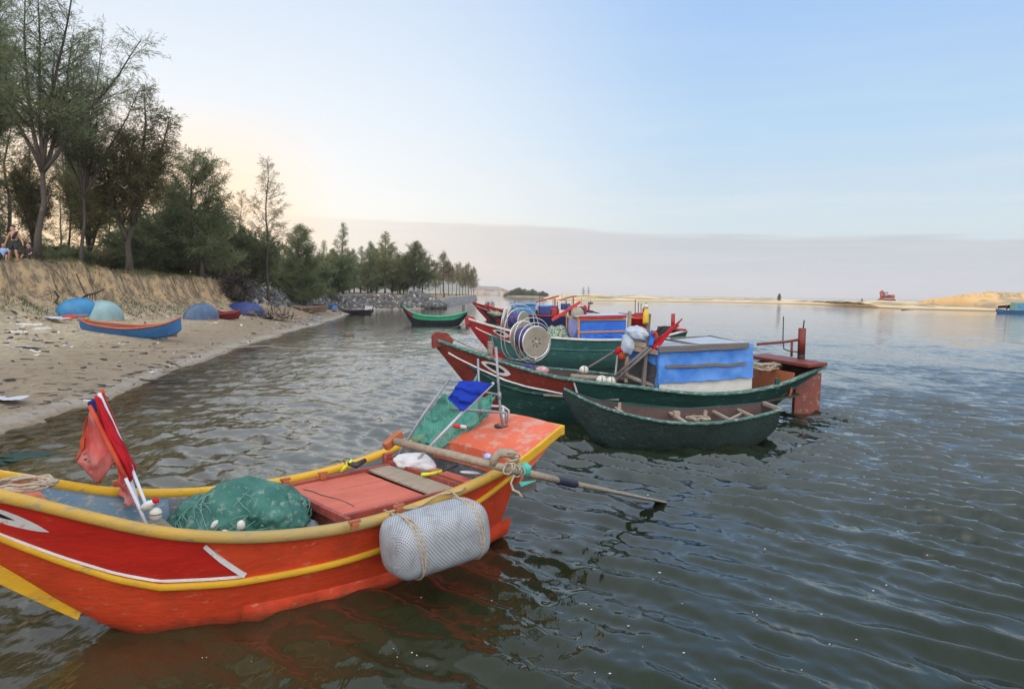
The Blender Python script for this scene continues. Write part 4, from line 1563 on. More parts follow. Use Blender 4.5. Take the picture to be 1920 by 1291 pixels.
# long oar lashed across the stern quarter
oa = thing('oar', 'long wooden oar with an orange T handle resting over the stern into the water', 'oar', (0, 0, 0))
A0 = PZ(742, 827, 1.02)
A1 = OW(4.52, -.86, .985)
A1 = PD(960, 880, PZ(960, 880, .98).y)
A2 = PZ(1240, 940, .0)
dirv = (A2 - A1).normalized()
mid = PD(1075, 906, A1.y + (A2.y - A1.y) * .42)
mb = MB()
mb.tube([A0, A0.lerp(A1, .5), A1, A1.lerp(mid, .92)], [.037, .039, .038, .033], 12)
mb.build('shaft', M['wood'], oa)
mb = MB()
mb.tube([A1.lerp(mid, .70), A1.lerp(mid, .72), mid, mid.lerp(A2, .02)], [.040, .044, .044, .040], 12)
mb.build('tape_wrap', M['navy_tape'], oa)
mb = MB()
perp = dirv.cross(Vector((0, 0, 1))).normalized()
pA, pB = mid, mid.lerp(A2, 1.22)
rows = []
for i in range(12):
    f = i / 11
    c = pA.lerp(pB, f)
    wv = .032 + .045 * min(1, f * 1.4)
    tv = .030 - .018 * f
    up = perp.cross(dirv)
    rows.append([c + perp * wv * math.cos(a) + up * tv * math.sin(a) for a in np.linspace(0, 2 * PI, 12, endpoint=False)])
mb.grid(rows, cv=True)
mb.build('blade', M['wood_grey'], oa)
mb = MB()
hd = (A0 - A1).normalized()
Mh = Matrix.Identity(3)
pxa, pxb = PD(722, 838, A0.y - .03), PD(752, 812, A0.y + .12)
mb.beam(pxa, pxb, .075, .085)
mb.build('handle', M['wood_orange'], oa, bevel=.012)
# crooked thole and its lashings
tl = thing('thole_crook', 'short curved driftwood thole standing on the stern rail beside the oar', 'thole', (0, 0, 0))
mb = MB()
yq = A1.y + .12
mb.tube([PD(925, 872, yq), PD(927, 858, yq), PD(938, 848, yq), PD(958, 850, yq), PD(966, 854, yq)], [.036, .040, .042, .042, .046], 10)
mb.build('crook', M['wood'], tl)
rt = []
g = random.Random(9)
ax1 = (A2 - A1).normalized()
for i in range(44):
    a = i * .72
    c = A1 + ax1 * (.10 * math.sin(i * .31) + .03)
    rt.append(c + (perp * math.cos(a) + perp.cross(ax1) * math.sin(a)) * (.047 + .010 * g.random()) + Vector((0, 0, .0)))
lash = thing('oar_lashing', 'knotted pale rope lashing the oar to the stern corner', 'rope', (0, 0, 0))
MB().tube(rt, .0075, 6).build('wraps', M['rope'], lash)
rt = []
for i in range(40):
    a = i * .65
    c = PD(963, 866 + 12 * math.sin(i * .4), yq - .03)
    rt.append(c + Vector((math.cos(a) * .055, math.sin(a) * .05, .06 * math.sin(a * .5))))
MB().tube(rt, .0075, 6).build('wraps', M['rope'], lash)
MB().tube([A1 + Vector((.02, -.06, -.03)), PD(958, 905, A1.y - .08), PD(962, 918, A1.y - .09), PD(972, 922, A1.y - .09), PD(979, 932, A1.y - .09)], [.010, .010, .012, .010, .012], 7).build('loose_end', M['rope'], lash)
tc_ = thing('cloth_scrap', 'teal rag stuffed under the stern corner by the oar lashing', 'rag', PD(984, 880, A1.y + .14))
MB().blob((0, 0, 0), (.058, .045, .065), 5, .3, 2.4, 3).build('rag_wad', M['teal_cloth'], tc_)
MB().plate([(-.05, -.05, -.10), (.10, -.05, -.085), (-.03, -.05, -.14)], (0, .01, 0)).build('rag_corner', M['teal_cloth'], tc_)

# cylindrical fender slung outside the hull
FA, FB = PD(738, 1032, 5.56), PD(890, 983, 6.00)
fax = (FB - FA).normalized()
Lf = (FB - FA).length + .10
Mf = (FA + FB) / 2
fd = thing('fender', 'big white mesh covered float slung by ropes on the side of the orange boat', 'fender', Mf)
zq = fax
xq = Vector((0, 0, 1)).cross(zq).normalized()
yq_ = zq.cross(xq)
MR = Matrix((xq, yq_, zq)).transposed()
RF = .225
nU, nV = 72, 60
me = bpy.data.meshes.new('float_body')
bmf = bmesh.new()
uvl = bmf.loops.layers.uv.new('UVMap')
prof = []
for i in range(nU + 1):
    f = i / nU
    z = (f - .5) * Lf
    e = min(f, 1 - f) * Lf
    rc = .11
    r_ = RF if e > rc else RF - rc * 1.18 + 1.18 * math.sqrt(max(rc * rc - (rc - e)**2, 0))
    r_ *= 1 + .03 * math.sin(PI * f)
    prof.append((max(r_, .02), z))
vv = []
for r_, z in prof:
    ring = []
    for j in range(nV):
        a = 2 * PI * j / nV
        sq = 1.04 / (abs(math.cos(a))**3.2 + abs(math.sin(a))**3.2)**(1 / 3.2) * (1 + .02 * math.cos(2 * a + .6)) + .05 * mnoise.noise(Vector((math.cos(a), math.sin(a), z * 2)))
        ring.append(bmf.verts.new(MR @ Vector((r_ * sq * math.cos(a), r_ * sq * math.sin(a), z))))
    vv.append(ring)
for i in range(nU):
    for j in range(nV):
        fc = bmf.faces.new((vv[i][j], vv[i][(j + 1) % nV], vv[i + 1][(j + 1) % nV], vv[i + 1][j]))
        fc.smooth = True
        warp = .035 * math.sin(prof[i][1] * 5)
        for lp, (ii, jj) in zip(fc.loops, ((i, j), (i, j + 1), (i + 1, j + 1), (i + 1, j))):
            lp[uvl].uv = (prof[ii][1] * 1.15 + .05 * math.sin(jj / nV * 6.28 * 2), jj / nV * 2 * PI * RF * 1.15 + .05 * math.sin(prof[ii][1] * 6))
for vr_, zz_ in ((vv[0], -1), (vv[-1], 1)):
    cv_ = bmf.verts.new(MR @ Vector((0, 0, zz_ * (Lf / 2 + .004))))
    for j in range(nV):
        tri_ = (vr_[(j + 1) % nV], vr_[j], cv_) if zz_ < 0 else (vr_[j], vr_[(j + 1) % nV], cv_)
        fc = bmf.faces.new(tri_)
        fc.smooth = True
        for lp in fc.loops:
            q_ = MR.transposed() @ lp.vert.co
            lp[uvl].uv = (q_.x * 1.15 + .3, q_.y * 1.15)
bmf.to_mesh(me)
bmf.free()
me.materials.append(M['mesh_wrap'])
fo = bpy.data.objects.new('float_body', me)
COL.objects.link(fo)
fo.parent = fd
for zz in (-.27, .27):
    for k in range(3):
        pts = [MR @ Vector(((RF * 1.05 / (abs(math.cos(a))**3.2 + abs(math.sin(a))**3.2)**(1 / 3.2) + .006) * math.cos(a), (RF * 1.05 / (abs(math.cos(a))**3.2 + abs(math.sin(a))**3.2)**(1 / 3.2) + .006) * math.sin(a), zz + .014 * k + .02 * math.sin(a * 2 + k))) for a in np.linspace(0, 2 * PI, 40)]
        MB().tube(pts, .0075, 6, caps=False).build('rope_strap', M['rope'], fd)
railp = lambda x: OBM @ (oh.P(x, 1.0, -1) + Vector((0, -.05, .02)))
for (xx, zz) in ((3.22, -.27), (3.85, .27)):
    a = railp(xx) + Vector((0, 0, .03))
    b = Mf + MR @ Vector((RF * .55, RF * .86, zz)) + Vector((0, 0, .05))
    b = Mf + Vector((0, 0, RF * 1.05)) + fax * zz
    MB().tube([OBM @ (oh.P(xx, 1.0, -1) + Vector((0, .06, .055))), a, (a + b) / 2 + Vector((0, 0, -.01)), b], .0085, 6).build('hanging_line', M['rope'], fd, loc=-Mf)
ln_ = [OBM @ (oh.P(x, 1.0, -1) + Vector((0, -.05, .05 + .02 * math.sin(x * 14)))) for x in np.linspace(3.2, 4.0, 14)]
MB().tube(ln_, .0085, 6).build('hanging_line', M['rope'], fd, loc=-Mf)

# net rack of pipes at the stern with green net, and the blue flag
nr = thing('net_rack', 'grey pipe rack with draped green netting at the stern of the orange boat', 'net rack', (0, 0, 0))
T0 = PZ(735, 868, .55)
Y1 = OW(4.6, .45, 0).y
Y2 = OW(4.98, -.05, 0).y
Yr = OW(5.05, .35, 0).y
mb = MB()
mb.tube([PD(738, 866, Y1 - .1), PD(795, 775, Y1 + .05), PD(843, 710, Y1 + .2)], .016, 8)
mb.build('pipe', M['pipe'], nr)
mb = MB()
yv = PZ(943, 802, 1.10).y
mb.tube([PD(943, 800, yv), PD(938, 770, yv), PD(934, 715, yv), PD(930, 650, yv)], .014, 8)
mb.tube([PD(937, 748, yv), PD(936, 735, yv)], .020, 8)
mb.build('pipe', M['pipe'], nr)
mb = MB()
mb.tube([PD(838, 766, Y1 + .25), PD(890, 769, yv + .1), PD(948, 773, yv)], .015, 8)
mb.tube([PD(922, 772, yv), PD(948, 773, yv), PD(950, 795, yv)], .013, 8)
mb.build('pipe', M['pipe'], nr)
mb = MB()
mb.tube([PD(896, 672, yv + .45), PD(898, 720, yv + .4), PD(900, 790, yv + .35)], .012, 8)
mb.tube([PD(910, 735, yv + .2), PD(936, 740, yv)], .012, 8)
mb.build('pipe', M['pipe'], nr)
Yn = Y1 + .15
cl = cloth_px([[PD(830, 738, Yn), PD(845, 760, Yn + .05), PD(868, 772, Yn + .1), PD(900, 745, Yn + .15), PD(925, 738, Yn + .15)],
               [PD(805, 772, Yn), PD(832, 790, Yn), PD(862, 790, Yn - .02), PD(900, 780, Yn), PD(922, 760, Yn + .1)],
               [PD(790, 782, Yn - .02), PD(812, 806, Yn - .1), PD(845, 812, Yn - .12), PD(880, 803, Yn - .1), PD(905, 790, Yn)],
               [PD(770, 822, Yn - .1), PD(800, 832, Yn - .18), PD(830, 838, Yn - .2), PD(858, 825, Yn - .15), PD(885, 806, Yn - .05)]], M['net_green'], 'net', nr, 7, .09, 9, 4)
cl = cloth_px([[PD(835, 735, Yn + .3), PD(860, 768, Yn + .3), PD(930, 742, Yn + .35)],
               [PD(800, 790, Yn + .25), PD(850, 800, Yn + .2), PD(915, 782, Yn + .25)],
               [PD(772, 822, Yn + .1), PD(820, 838, Yn), PD(880, 812, Yn + .1)]], M['net_green'], 'net', nr, 8, .10, 8, 14)
cl = cloth_px([[PD(888, 712, yv + .4), PD(896, 698, yv + .42)], [PD(882, 722, yv + .4), PD(893, 715, yv + .42)]], M['teal_cloth'], 'net_scrap', nr, 5, .02, 6, 4)
gauge = thing('bottle_float', 'red and white plastic bottle caught in the green stern netting', 'bottle', PD(862, 798, Yn - .15))
MB().tube([Vector((-.07, 0, .0)), Vector((.0, 0, -.005)), Vector((.005, 0, -.006))], .022, 10).build('red_half', M['red_bright'], gauge)
MB().tube([Vector((.006, 0, -.006)), Vector((.06, .0, -.012)), Vector((.075, 0, -.013))], [.022, .022, .012], 10).build('white_half', M['pvc'], gauge)

bf = thing('flag', 'blue cloth flag on a white pole standing in the stern of the orange boat', 'flag', (0, 0, 0))
yb0, yb1 = OW(4.42, .25, 0).y - .1, OW(4.85, .1, 0).y - .25
MB().tube([PD(780, 864, yb0), PD(868, 772, (yb0 + yb1) / 2), PD(926, 717, yb1)], .0145, 8).build('pole', M['pvc'], bf)
yb = yb1 - .05
cloth_px([[PD(925, 718, yb1 - .02), PD(905, 737, yb1 - .05), PD(885, 756, yb1 - .09), PD(869, 771, yb1 - .12)],
          [PD(893, 714, yb1 + .02), PD(880, 730, yb1 - .04), PD(868, 748, yb1 - .10), PD(858, 764, yb1 - .10)],
          [PD(862, 714, yb1 + .06), PD(854, 725, yb1 + .02), PD(846, 738, yb1 - .02), PD(839, 746, yb1)]], M['flag_blue'], 'cloth', bf, 8, .035, 5, 7)

wb = MB()
wb.blob((0, 0, 0), (.22, .15, .10), 23, .16, 1.5, 4, rot=Euler((0, .1, OA - .9)))
wbo = wb.build('plastic_bag', M['white_bag'], loc=PD(778, 868, OW(4.30, .35, 0).y))
tag(wbo, 'stuffed white plastic bag lying in the stern well behind the hatch', 'bag')
lt = thing('hand_pole', 'short pole with a lime green grip lying across the stern well', 'tool', (0, 0, 0))
ylt = OW(4.28, -.15, 0).y
MB().tube([PD(790, 889, ylt - .1), PD(808, 888, ylt - .06), PD(828, 883, ylt)], .017, 8).build('grip', M['lime'], lt)
MB().tube([PD(828, 883, ylt), PD(858, 872, ylt + .12)], .012, 8).build('rod', M['black_plastic'], lt)
hose = thing('hose_end', 'short lime green hose with black fitting on the far rail of the orange boat', 'hose', (0, 0, 0))
yh = OW(3.35, .80, 0).y
MB().tube([PD(640, 884, yh), PD(646, 876, yh), PD(655, 868, yh), PD(660, 862, yh)], .017, 8).build('hose', M['lime'], hose)
MB().tube([PD(652, 868, yh), PD(668, 872, yh), PD(685, 862, yh + .1)], [.02, .035, .022], 8).build('fitting', M['black_plastic'], hose)
MB().tube([PD(648, 870, yh), PD(644, 862, yh), PD(652, 858, yh), PD(660, 864, yh)], .005, 5).build('wire', M['black_plastic'], hose)
tub = thing('scoop', 'grey plastic scoop on the wooden floor of the stern well', 'scoop', PD(882, 886, OW(4.45, -.4, 0).y))
MB().blob((0, 0, 0), (.11, .035, .02), 3, .05, 1, 3, rot=Euler((0, .15, .3))).build('scoop_body', M['steel'], tub)
cup = thing('plastic_ball', 'small blue and white plastic ball on the stern platform lip', 'float', PD(914, 855, OW(4.6, -.45, 0).y))
MB().blob((0, 0, 0), (.045, .04, .035), 3, .12, 2, 3).build('ball', paint('blue white plastic', (.08, .1, .5), (.6, .6, .7), None, 0, .4, 14), cup)

# specks of foam and scum drifting on the near water
g2 = random.Random(77)
mb = MB()
for i in range(70):
    px, py = (g2.uniform(300, 1300), g2.uniform(1060, 1280)) if i < 36 else (g2.uniform(960, 1900), g2.uniform(860, 1280))
    p = PZ(px, py, .006)
    if (OBI @ p).y > -.9 and (OBI @ p).x < 5:
        continue
    r_ = g2.uniform(.003, .007) * p.y / 5
    mb.blob(p, (r_ * g2.uniform(.8, 2), r_, r_ * .5), i, .2, 2, 1)
kind(mb.build('foam', M['foam']), 'stuff')

# ================================================================== THE MOORED BOATS
class Frame:
    def __init__(s, x, y, ang, z=0.0):
        s.M = Matrix.Translation((x, y, z)) @ Matrix.Rotation(ang, 4, 'Z')
        s.I = s.M.inverted()

    def z(s, px, py, z):
        return s.I @ PZ(px, py, z)

    def y(s, px, py, yl):
        """where the sight line crosses the upright plane y = yl of this boat"""
        o = s.I @ Vector((0, 0, CAMH))
        d = s.I.to_3x3() @ ray(px, py)
        return o + d * ((yl - o.y) / d.y)

    def w(s, p):
        return s.M @ Vector(p)


GF = Frame(-1.466, 13.827, .231)
gb = thing('fishing_boat', 'dark green fishing boat with brown red bow and blue tarpaulin cabin', 'boat', (-1.466, 13.827, 0), .231)
gh = Hull(b=[(0, .03), (.78, .394), (1.95, .975), (3.52, 1.263), (5.08, 1.24), (6.64, 1.081), (7.82, .933)],
          zs=[(0, 1.60), (.78, 1.343), (1.95, 1.007), (3.52, .803), (5.08, .635), (6.64, .755), (7.82, 1.116)],
          zb=[(0, 1.50), (.4, 1.0), (.8, .5), (1.25, -.02), (1.6, -.2), (6.3, -.2), (6.8, .02), (7.4, .5), (7.82, .80)],
          c=[(0, 0), (1.0, .03), (1.6, .2), (3, .5), (5.5, .5), (7, .35), (7.82, .3)], x1=7.82)
gh.shell(M['hull_green'], gb, n=80, m=12)
gh.inside(M['tar_in'], gb, lambda x: max(.25, lin(x, gh.zb) + .12), .5, 7.7, wall=.06, n=60)
gbow = lambda x: lin(x, [(0, .48), (.5, .66), (1.2, .76), (2.0, .77), (3.0, .72)])
for sd_ in (-1, 1):
    gh.rail(M['rail_green'], gb, sd_, .05, 7.78, 1.0, .12, .07, -.01, .01, n=80)
    gh.rail(M['hull_green'], gb, sd_, .6, 7.80, hf=lambda x: lin(x, [(.6, .60), (2, .70), (4, .66), (6, .62), (7.8, .5)]), wd=.05, ht=.045, off=.005, name='rub_rail', n=80)
    gh.strip(M['brown_red'], gb, sd_, .03, 2.42, gbow, lambda x: .99, off=.006, name='bow_panel', n=50)
    gh.ribbon(M['white_line'], gb, sd_, [(x, gbow(x) - .0) for x in (.25, .6, 1.0, 1.5, 2.0, 2.55)], .035, .011, name='white_trim')
    gh.ribbon(M['white_line'], gb, sd_, [(2.42, .97), (2.55, .72)], .035, .012, name='white_trim')

    def stem_hi(x, H_=gh):
        a = lin(max(x - .34, 0), H_.zb)
        z0, z1 = lin(x, H_.zb), herm(x, H_.zs)
        return max(.01, min((a - z0) / (z1 - z0), gbow(x) - .03))
    gh.strip(M['brown_red'], gb, sd_, .06, 1.55, lambda x: .0, stem_hi, off=.007, name='stem_band', n=40)
    mb = MB()
    rows, rin = [], []
    for i in range(15):
        f = i / 14
        x = .82 + .52 * f
        hw = .085 * math.sin(PI * f)**.6
        rows.append([gh.P(x, .865 - hw, sd_, .012), gh.P(x, .865 + hw, sd_, .012)])
        x = .90 + .34 * f
        hw = .045 * math.sin(PI * f)**.6
        rin.append([gh.P(x, .865 - hw, sd_, .017), gh.P(x, .865 + hw, sd_, .017)])
    mb.grid(rows, flip=(sd_ > 0))
    ey = mb.build('painted_eye', M['white_line'], gb)
    MB().grid(rin, flip=(sd_ > 0)).build('pupil', M['black_paint'], ey)
mb = MB()
mb.plate([(-.05, -.075, 1.45), (.30, -.075, 1.49), (.36, -.075, 1.60), (.24, -.075, 1.74), (.02, -.075, 1.77), (-.06, -.075, 1.70)], (0, .15, 0))
mb.build('stem_head', M['brown_red'], gb, bevel=.02)
# small bollard on the foredeck
p = GF.y(919, 648, .25)
mb = MB()
mb.box((p.x, p.y, 1.35), (.09, .09, .42))
mb.build('bollard', M['wood_grey'], gb, bevel=.01)
mb = MB()
mb.plate([(.35, -.16, 1.40), (1.9, -.86, 1.0), (1.9, .86, 1.0), (.35, .16, 1.40)], (0, 0, -.04))
mb.build('foredeck', M['brown_red'], gb)
mb = MB()
mb.plate([(1.92, -.88, .66), (3.3, -1.12, .58), (3.3, 1.12, .58), (1.92, .88, .66)], (0, 0, -.04))
mb.build('deck', M['wood_grey'], gb)
# long boards and spars lying on the deck
for (a, b, r_) in (((1070, 705, -.2), (1180, 712, -.25), .05), ((1165, 700, -.55), (1262, 738, -.8), .045)):
    mb = MB()
    mb.tube([GF.y(*a), GF.y(*b)], r_, 8)
    mb.build('spar', M['wood_grey'], gb)
# cabin
yn, yf_ = -.88, .92
c00, c01 = GF.y(1237, 737, yn), GF.y(1408, 726, yn)
c10, c11 = GF.y(1231, 652, yn + .05), GF.y(1405, 646, yn + .05)
xa, xb = c00.x, c01.x
zt0, zt1 = c10.z, c11.z
mb = MB()
mb.plate([(xa, yn, .50), (xb, yn, .50), (xb, yn + .05, zt1), (xa - .03, yn + .05, zt0)], (0, .03, 0))
mb.build('cabin_side', M['cabin_white'], gb)
mb = MB()
mb.plate([(xa, yf_, .50), (xb, yf_, .50), (xb, yf_, zt1 + .02), (xa - .03, yf_, zt0 + .02)], (0, .03, 0))
mb.build('cabin_side', M['cabin_white'], gb)
mb = MB()
mb.plate([(xb, yn, .4), (xb, yf_, .4), (xb, yf_, zt1), (xb, yn + .05, zt1)], (.03, 0, 0))
mb.build('cabin_back', M['cabin_white'], gb)
mb = MB()
mb.plate([(xa - .06, yn + .02, zt0 + .005), (xb + .05, yn + .02, zt1 + .005), (xb + .05, yf_ + .02, zt1 + .04), (xa - .06, yf_ + .02, zt0 + .04)], (0, 0, .025))
mb.build('cabin_roof', paint('faded roof sheet', (.40, .45, .50), (.30, .35, .41), (.5, .5, .48), .2, .6, 2.5), gb)


def lath(parent, a, b, wd=.05, th_=.025, mat='lath', up=(0, -1, 0), wav=.0, nails=0, name='lath'):
    a, b = Vector(a), Vector(b)
    mb = MB()
    n = 8
    ps = [a.lerp(b, i / n) + Vector((0, 0, wav * math.sin(i * 1.9) + wav * .7 * math.sin(i * 4.1))) for i in range(n + 1)]
    rows = []
    u = Vector(up)
    for i, p in enumerate(ps):
        d = (ps[min(i + 1, n)] - ps[max(i - 1, 0)]).normalized()
        s_ = d.cross(u).normalized() * wd / 2
        rows.append([p - s_, p + s_, p + s_ + u * th_, p - s_ + u * th_])
    mb.grid(rows, cv=True, smooth=False)
    mb.add(rows[0], [(0, 1, 2, 3)]).add(rows[-1], [(3, 2, 1, 0)])
    o = mb.build(name, M[mat], parent)
    return o


# tarpaulin hung on the cabin side, with a few folds and a ragged lower hem
rows = []
gt = random.Random(6)
for j in range(11):
    f = j / 10
    row = []
    for i in range(41):
        u = i / 40
        x = xa - .05 + (xb - xa + .07) * u
        ztop = zt0 + (zt1 - zt0) * u + .035
        zl = .50 + .31 * (zt0 - .5) + .008 * math.sin(u * 23) + .035 * mnoise.noise(Vector((u * 9, 2, 0))) + .10 * u
        z = ztop + (zl - ztop) * f
        yv_ = yn + .05 * (1 - f) - .035 - .035 * mnoise.noise(Vector((u * 9, f * 3.5, 3))) - .022 * mnoise.noise(Vector((u * 30, f * 5, 7)))
        row.append((x, yv_, z))
    rows.append(row)
tp = MB().grid(rows).build('tarpaulin', M['tarp_blue'], gb)
rows = []
for j in range(9):
    f = j / 8
    rows.append([(xa - .04 - .02 * mnoise.noise(Vector((u * 8, f * 4, 1))), yn - .02 + (yf_ - yn) * .42 * u, zt0 + .03 - (zt0 - .66) * f * (1 - .55 * u) - .02 * math.sin(u * 14)) for u in np.linspace(0, 1, 20)])
MB().grid(rows).build('tarpaulin', M['tarp_blue'], gb)
for (pa, pb, wv) in (((1236, 658), (1404, 650), .004), ((1248, 687), (1398, 682), .012), ((1234, 652), (1404, 645), .003)):
    lath(gb, GF.y(pa[0], pa[1], yn - .045), GF.y(pb[0], pb[1], yn - .045), .055, .022, wav=wv)
# nail heads along the sill
mb = MB()
for k in range(9):
    p = Vector((xa + .1 + (xb - xa - .2) * k / 8, yn - .004, .56))
    mb.box(p, (.018, .012, .018))
o = mb.build('sill_nails', M['wood_dark'], gb)
o['kind'] = 'stuff'
# roof battens standing a little over the far side
bt = [((1248, 636, -.3), (1312, 647, -.78)), ((1312, 647, -.78), (1400, 644, -.80)), ((1258, 634, .4), (1334, 631, .9)), ((1330, 630, .9), (1398, 645, -.75))]
for a, b in bt:
    mb = MB()
    A_, B_ = GF.y(*a), GF.y(*b)
    mb.beam(A_, B_, .05, .04)
    mb.build('roof_batten', M['lath'], gb)
# dark panel and posts of the cabin front
q = [GF.y(1158, 722, -.15), GF.y(1233, 730, -.80), GF.y(1236, 668, -.80), GF.y(1160, 655, -.15)]
mb = MB()
mb.plate(q, (.05, .02, 0))
mb.build('cabin_front', M['cabin_grey'], gb)
posts = []
for (pxt, pyt, pxb, pyb, yl, mt, wd) in ((1181, 583, 1173, 716, -.55, 'wood', .06), (1217, 588, 1206, 724, -.72, 'lath', .065), (1160, 650, 1153, 708, -.2, 'cabin_white', .03)):
    mb = MB()
    mb.beam(GF.y(pxb, pyb, yl), GF.y(pxt, pyt, yl), wd, wd)
    mb.build('post', M[mt], gb, bevel=.004)
for (a, b, r_) in (((1152, 706, -.62), (1216, 650, -.84), .028), ((1156, 712, -.66), (1222, 652, -.86), .028)):
    MB().tube([GF.y(*a), GF.y(*b)], r_, 7).build('brace', M['lath'], gb)
for (a, b) in (((1178, 640, -.6), (1212, 648, -.78)), ((1178, 651, -.6), (1234, 661, -.84))):
    mb = MB()
    mb.beam(GF.y(*a), GF.y(*b), .04, .09)
    mb.build('crossboard', M['wood'], gb)
rows = []
for j in range(7):
    f = j / 6
    rows.append([GF.y(1170 + 66 * u, 646 + 12 * u + (28 - 12 * abs(u - .3)) * f + 6 * math.sin(u * 9) * f, -.30 - .52 * u - .03 * mnoise.noise(Vector((u * 9, f * 4, 2)))) for u in np.linspace(0, 1, 24)])
MB().grid(rows).build('tarpaulin', M['tarp_blue'], gb)
# after deck, inner stern box, stern beam
mb = MB()
mb.plate([(xb + .05, -1.0, .42), (7.3, -.86, .55), (7.3, .86, .55), (xb + .05, 1.0, .42)], (0, 0, -.04))
mb.build('after_deck', M['wood_dark'], gb)
mb = MB()
mb.plate([(7.05, -.85, .5), (7.05, .85, .5), (7.10, .88, .98), (7.10, -.88, .98)], (.04, 0, 0))
mb.build('stern_bulkhead', M['wood_orange'], gb)
mb = MB()
mb.plate([(7.28, -1.10, 1.10), (7.72, -1.10, 1.14), (7.72, 1.05, 1.14), (7.28, 1.05, 1.10)], (0, 0, .07))
mb.build('stern_beam', M['brown_red'], gb, bevel=.012)
rp_ = GF.y(1502, 672, -.25)
tpz = GF.y(1502, 615, -.25)
mb = MB()
mb.tube([(rp_.x, rp_.y, 1.14), (rp_.x, rp_.y, 1.30)], .078, 12)
po = mb.build('rudder_post', M['black_paint'], gb)
mb = MB()
mb.tube([(rp_.x, rp_.y, 1.305), (rp_.x, rp_.y, tpz.z)], .078, 12)
mb.build('rudder_post', M['brown_red'], gb)
for pts, r_ in (([(1502, 636, -.25), (1470, 641, -.28), (1420, 645, -.3)], .028), ([(1469, 593, -.28), (1468, 640, -.28), (1470, 654, -.28), (1480, 658, -.26), (1500, 660, -.25)], .012), ([(1508, 600, -.22), (1506, 616, -.22)], .014), ([(1485, 640, -.27), (1484, 668, -.27)], .026)):
    MB().tube([GF.y(*p) for p in pts], r_, 8).build('tiller_rod', M['brown_red'] if r_ > .02 else M['black_plastic'], gb)
rd = [GF.y(1498, 720, -.15), GF.y(1546, 712, -.15)]
mb = MB()
mb.plate([(rd[0].x, -.05, .80), (rd[1].x, -.05, .88), (rd[1].x - .02, -.05, -.35), (rd[0].x - .03, -.05, -.35)], (0, .10, 0))
mb.build('rudder', paint('rudder brown', (.24, .07, .05), (.16, .055, .045), (.34, .25, .22), .3, .6, 3), gb, bevel=.01)
mb = MB()
mb.box((6.6, -1.10, .80), (.09, .06, .22))
mb.build('fender_block', M['hull_green'], gb, bevel=.01)
# ropes and buoys aboard the green boat
cc = thing('rope_heap', 'heap of pale mooring rope on the after deck of the green boat', 'rope', GF.w(GF.y(1425, 692, 0)))
g = random.Random(5)
base_ = GF.w(GF.y(1430, 694, -.2)).z
for k in range(4):
    pts = []
    for i in range(60):
        a = i * .35 + k
        pts.append(Vector((math.cos(a) * .42 * (.6 + .5 * g.random()), math.sin(a) * .30 * (.6 + .5 * g.random()), .03 * k + .05 * g.random())))
    MB().tube(pts, .016, 5, caps=False).build('rope_loop', M['rope'], cc)
for i, (px, py, yl, r_, lb) in enumerate(((1095, 693, -.15, .085, 'white buoy hung on the sloping spar ahead of the blue cabin'), (1128, 712, -.55, .095, 'white speckled buoy on the green boat deck, left one of the touching pair'),
                                          (1146, 714, -.58, .09, 'white buoy on the green boat deck, right one of the touching pair'))):
    bq = thing('buoy', lb, 'buoy', GF.w(GF.y(px, py, yl)), group='white buoys on the green boat')
    MB().blob((0, 0, 0), (r_ * 1.1, r_, r_ * .95), i, .06, 1.2, 3).build('buoy_body', M['buoy'], bq)
    MB().tube([Vector((0, r_ * 1.02 * math.cos(a), r_ * 1.0 * math.sin(a))) for a in np.linspace(0, 6.28, 18)], .008, 5).build('cord', M['rope_dark'], bq)
sp = thing('spar', 'thin grey pole slanting from the deck up to the red bundle of the green boat', 'pole', (0, 0, 0))
MB().tube([GF.w(GF.y(1068, 710, .05)), GF.w(GF.y(1165, 651, -.45))], .022, 7).build('pole', M['lath'], sp)
# bundles tied to the front posts
bd = thing('tarp_roll', 'pale blue rolled tarpaulin tied between the posts before the cabin', 'tarpaulin', GF.w(GF.y(1196, 626, -.66)))
MB().blob((0, 0, 0), (.24, .16, .15), 7, .22, 2.4, 4, rot=Euler((0, .25, .1))).build('roll', M['tarp_pale'], bd)
MB().blob((-.19, -.02, -.20), (.13, .10, .20), 9, .25, 2.4, 3).build('hanging_fold', M['tarp_pale'], bd)
rb = thing('red_bundle', 'red and orange cloth bundle hanging at the front post of the green boat', 'bundle', GF.w(GF.y(1170, 652, -.52)))
MB().tube([(-.16, 0, -.10), (-.05, 0, -.03), (.06, 0, .06), (.12, 0, .10)], [.05, .075, .06, .03], 9).build('cloth_roll', M['flag_red'], rb)
MB().blob((-.03, -.03, -.13), (.08, .05, .10), 4, .3, 2.2, 3).build('cloth_end', M['flag_orange'], rb)
yb_ = thing('bottle', 'yellow plastic bottle fixed beside the post top of the green boat', 'bottle', GF.w(GF.y(1211, 592, -.72)))
MB().lathe([(.0, -.15), (.055, -.15), (.06, -.10), (.055, .06), (.035, .10), (.03, .15), (.0, .15)], Matrix.Identity(4), 14).build('bottle_body', M['yellow_plastic'], yb_)
MB().lathe([(.0, .15), (.045, .15), (.045, .22), (.0, .22)], Matrix.Identity(4), 12).build('bottle_cap', M['buoy'], yb_)
tb = thing('plastic_tub', 'bright red plastic tub behind the post tops of the green boat', 'tub', GF.w(GF.y(1197, 607, -.35)))
mb = MB()
mb.lathe([(.15, -.14), (.20, .10), (.215, .10), (.215, .125), (.18, .125), (.14, -.11)], Matrix.Identity(4), 20)
mb.build('tub_body', M['red_bright'], tb)
fl = thing('flag_bundle', 'furled red and black flags fanning out at the cabin front of the green boat', 'flag', (0, 0, 0))
g_ = lambda px, py, yl: GF.w(GF.y(px, py, yl))
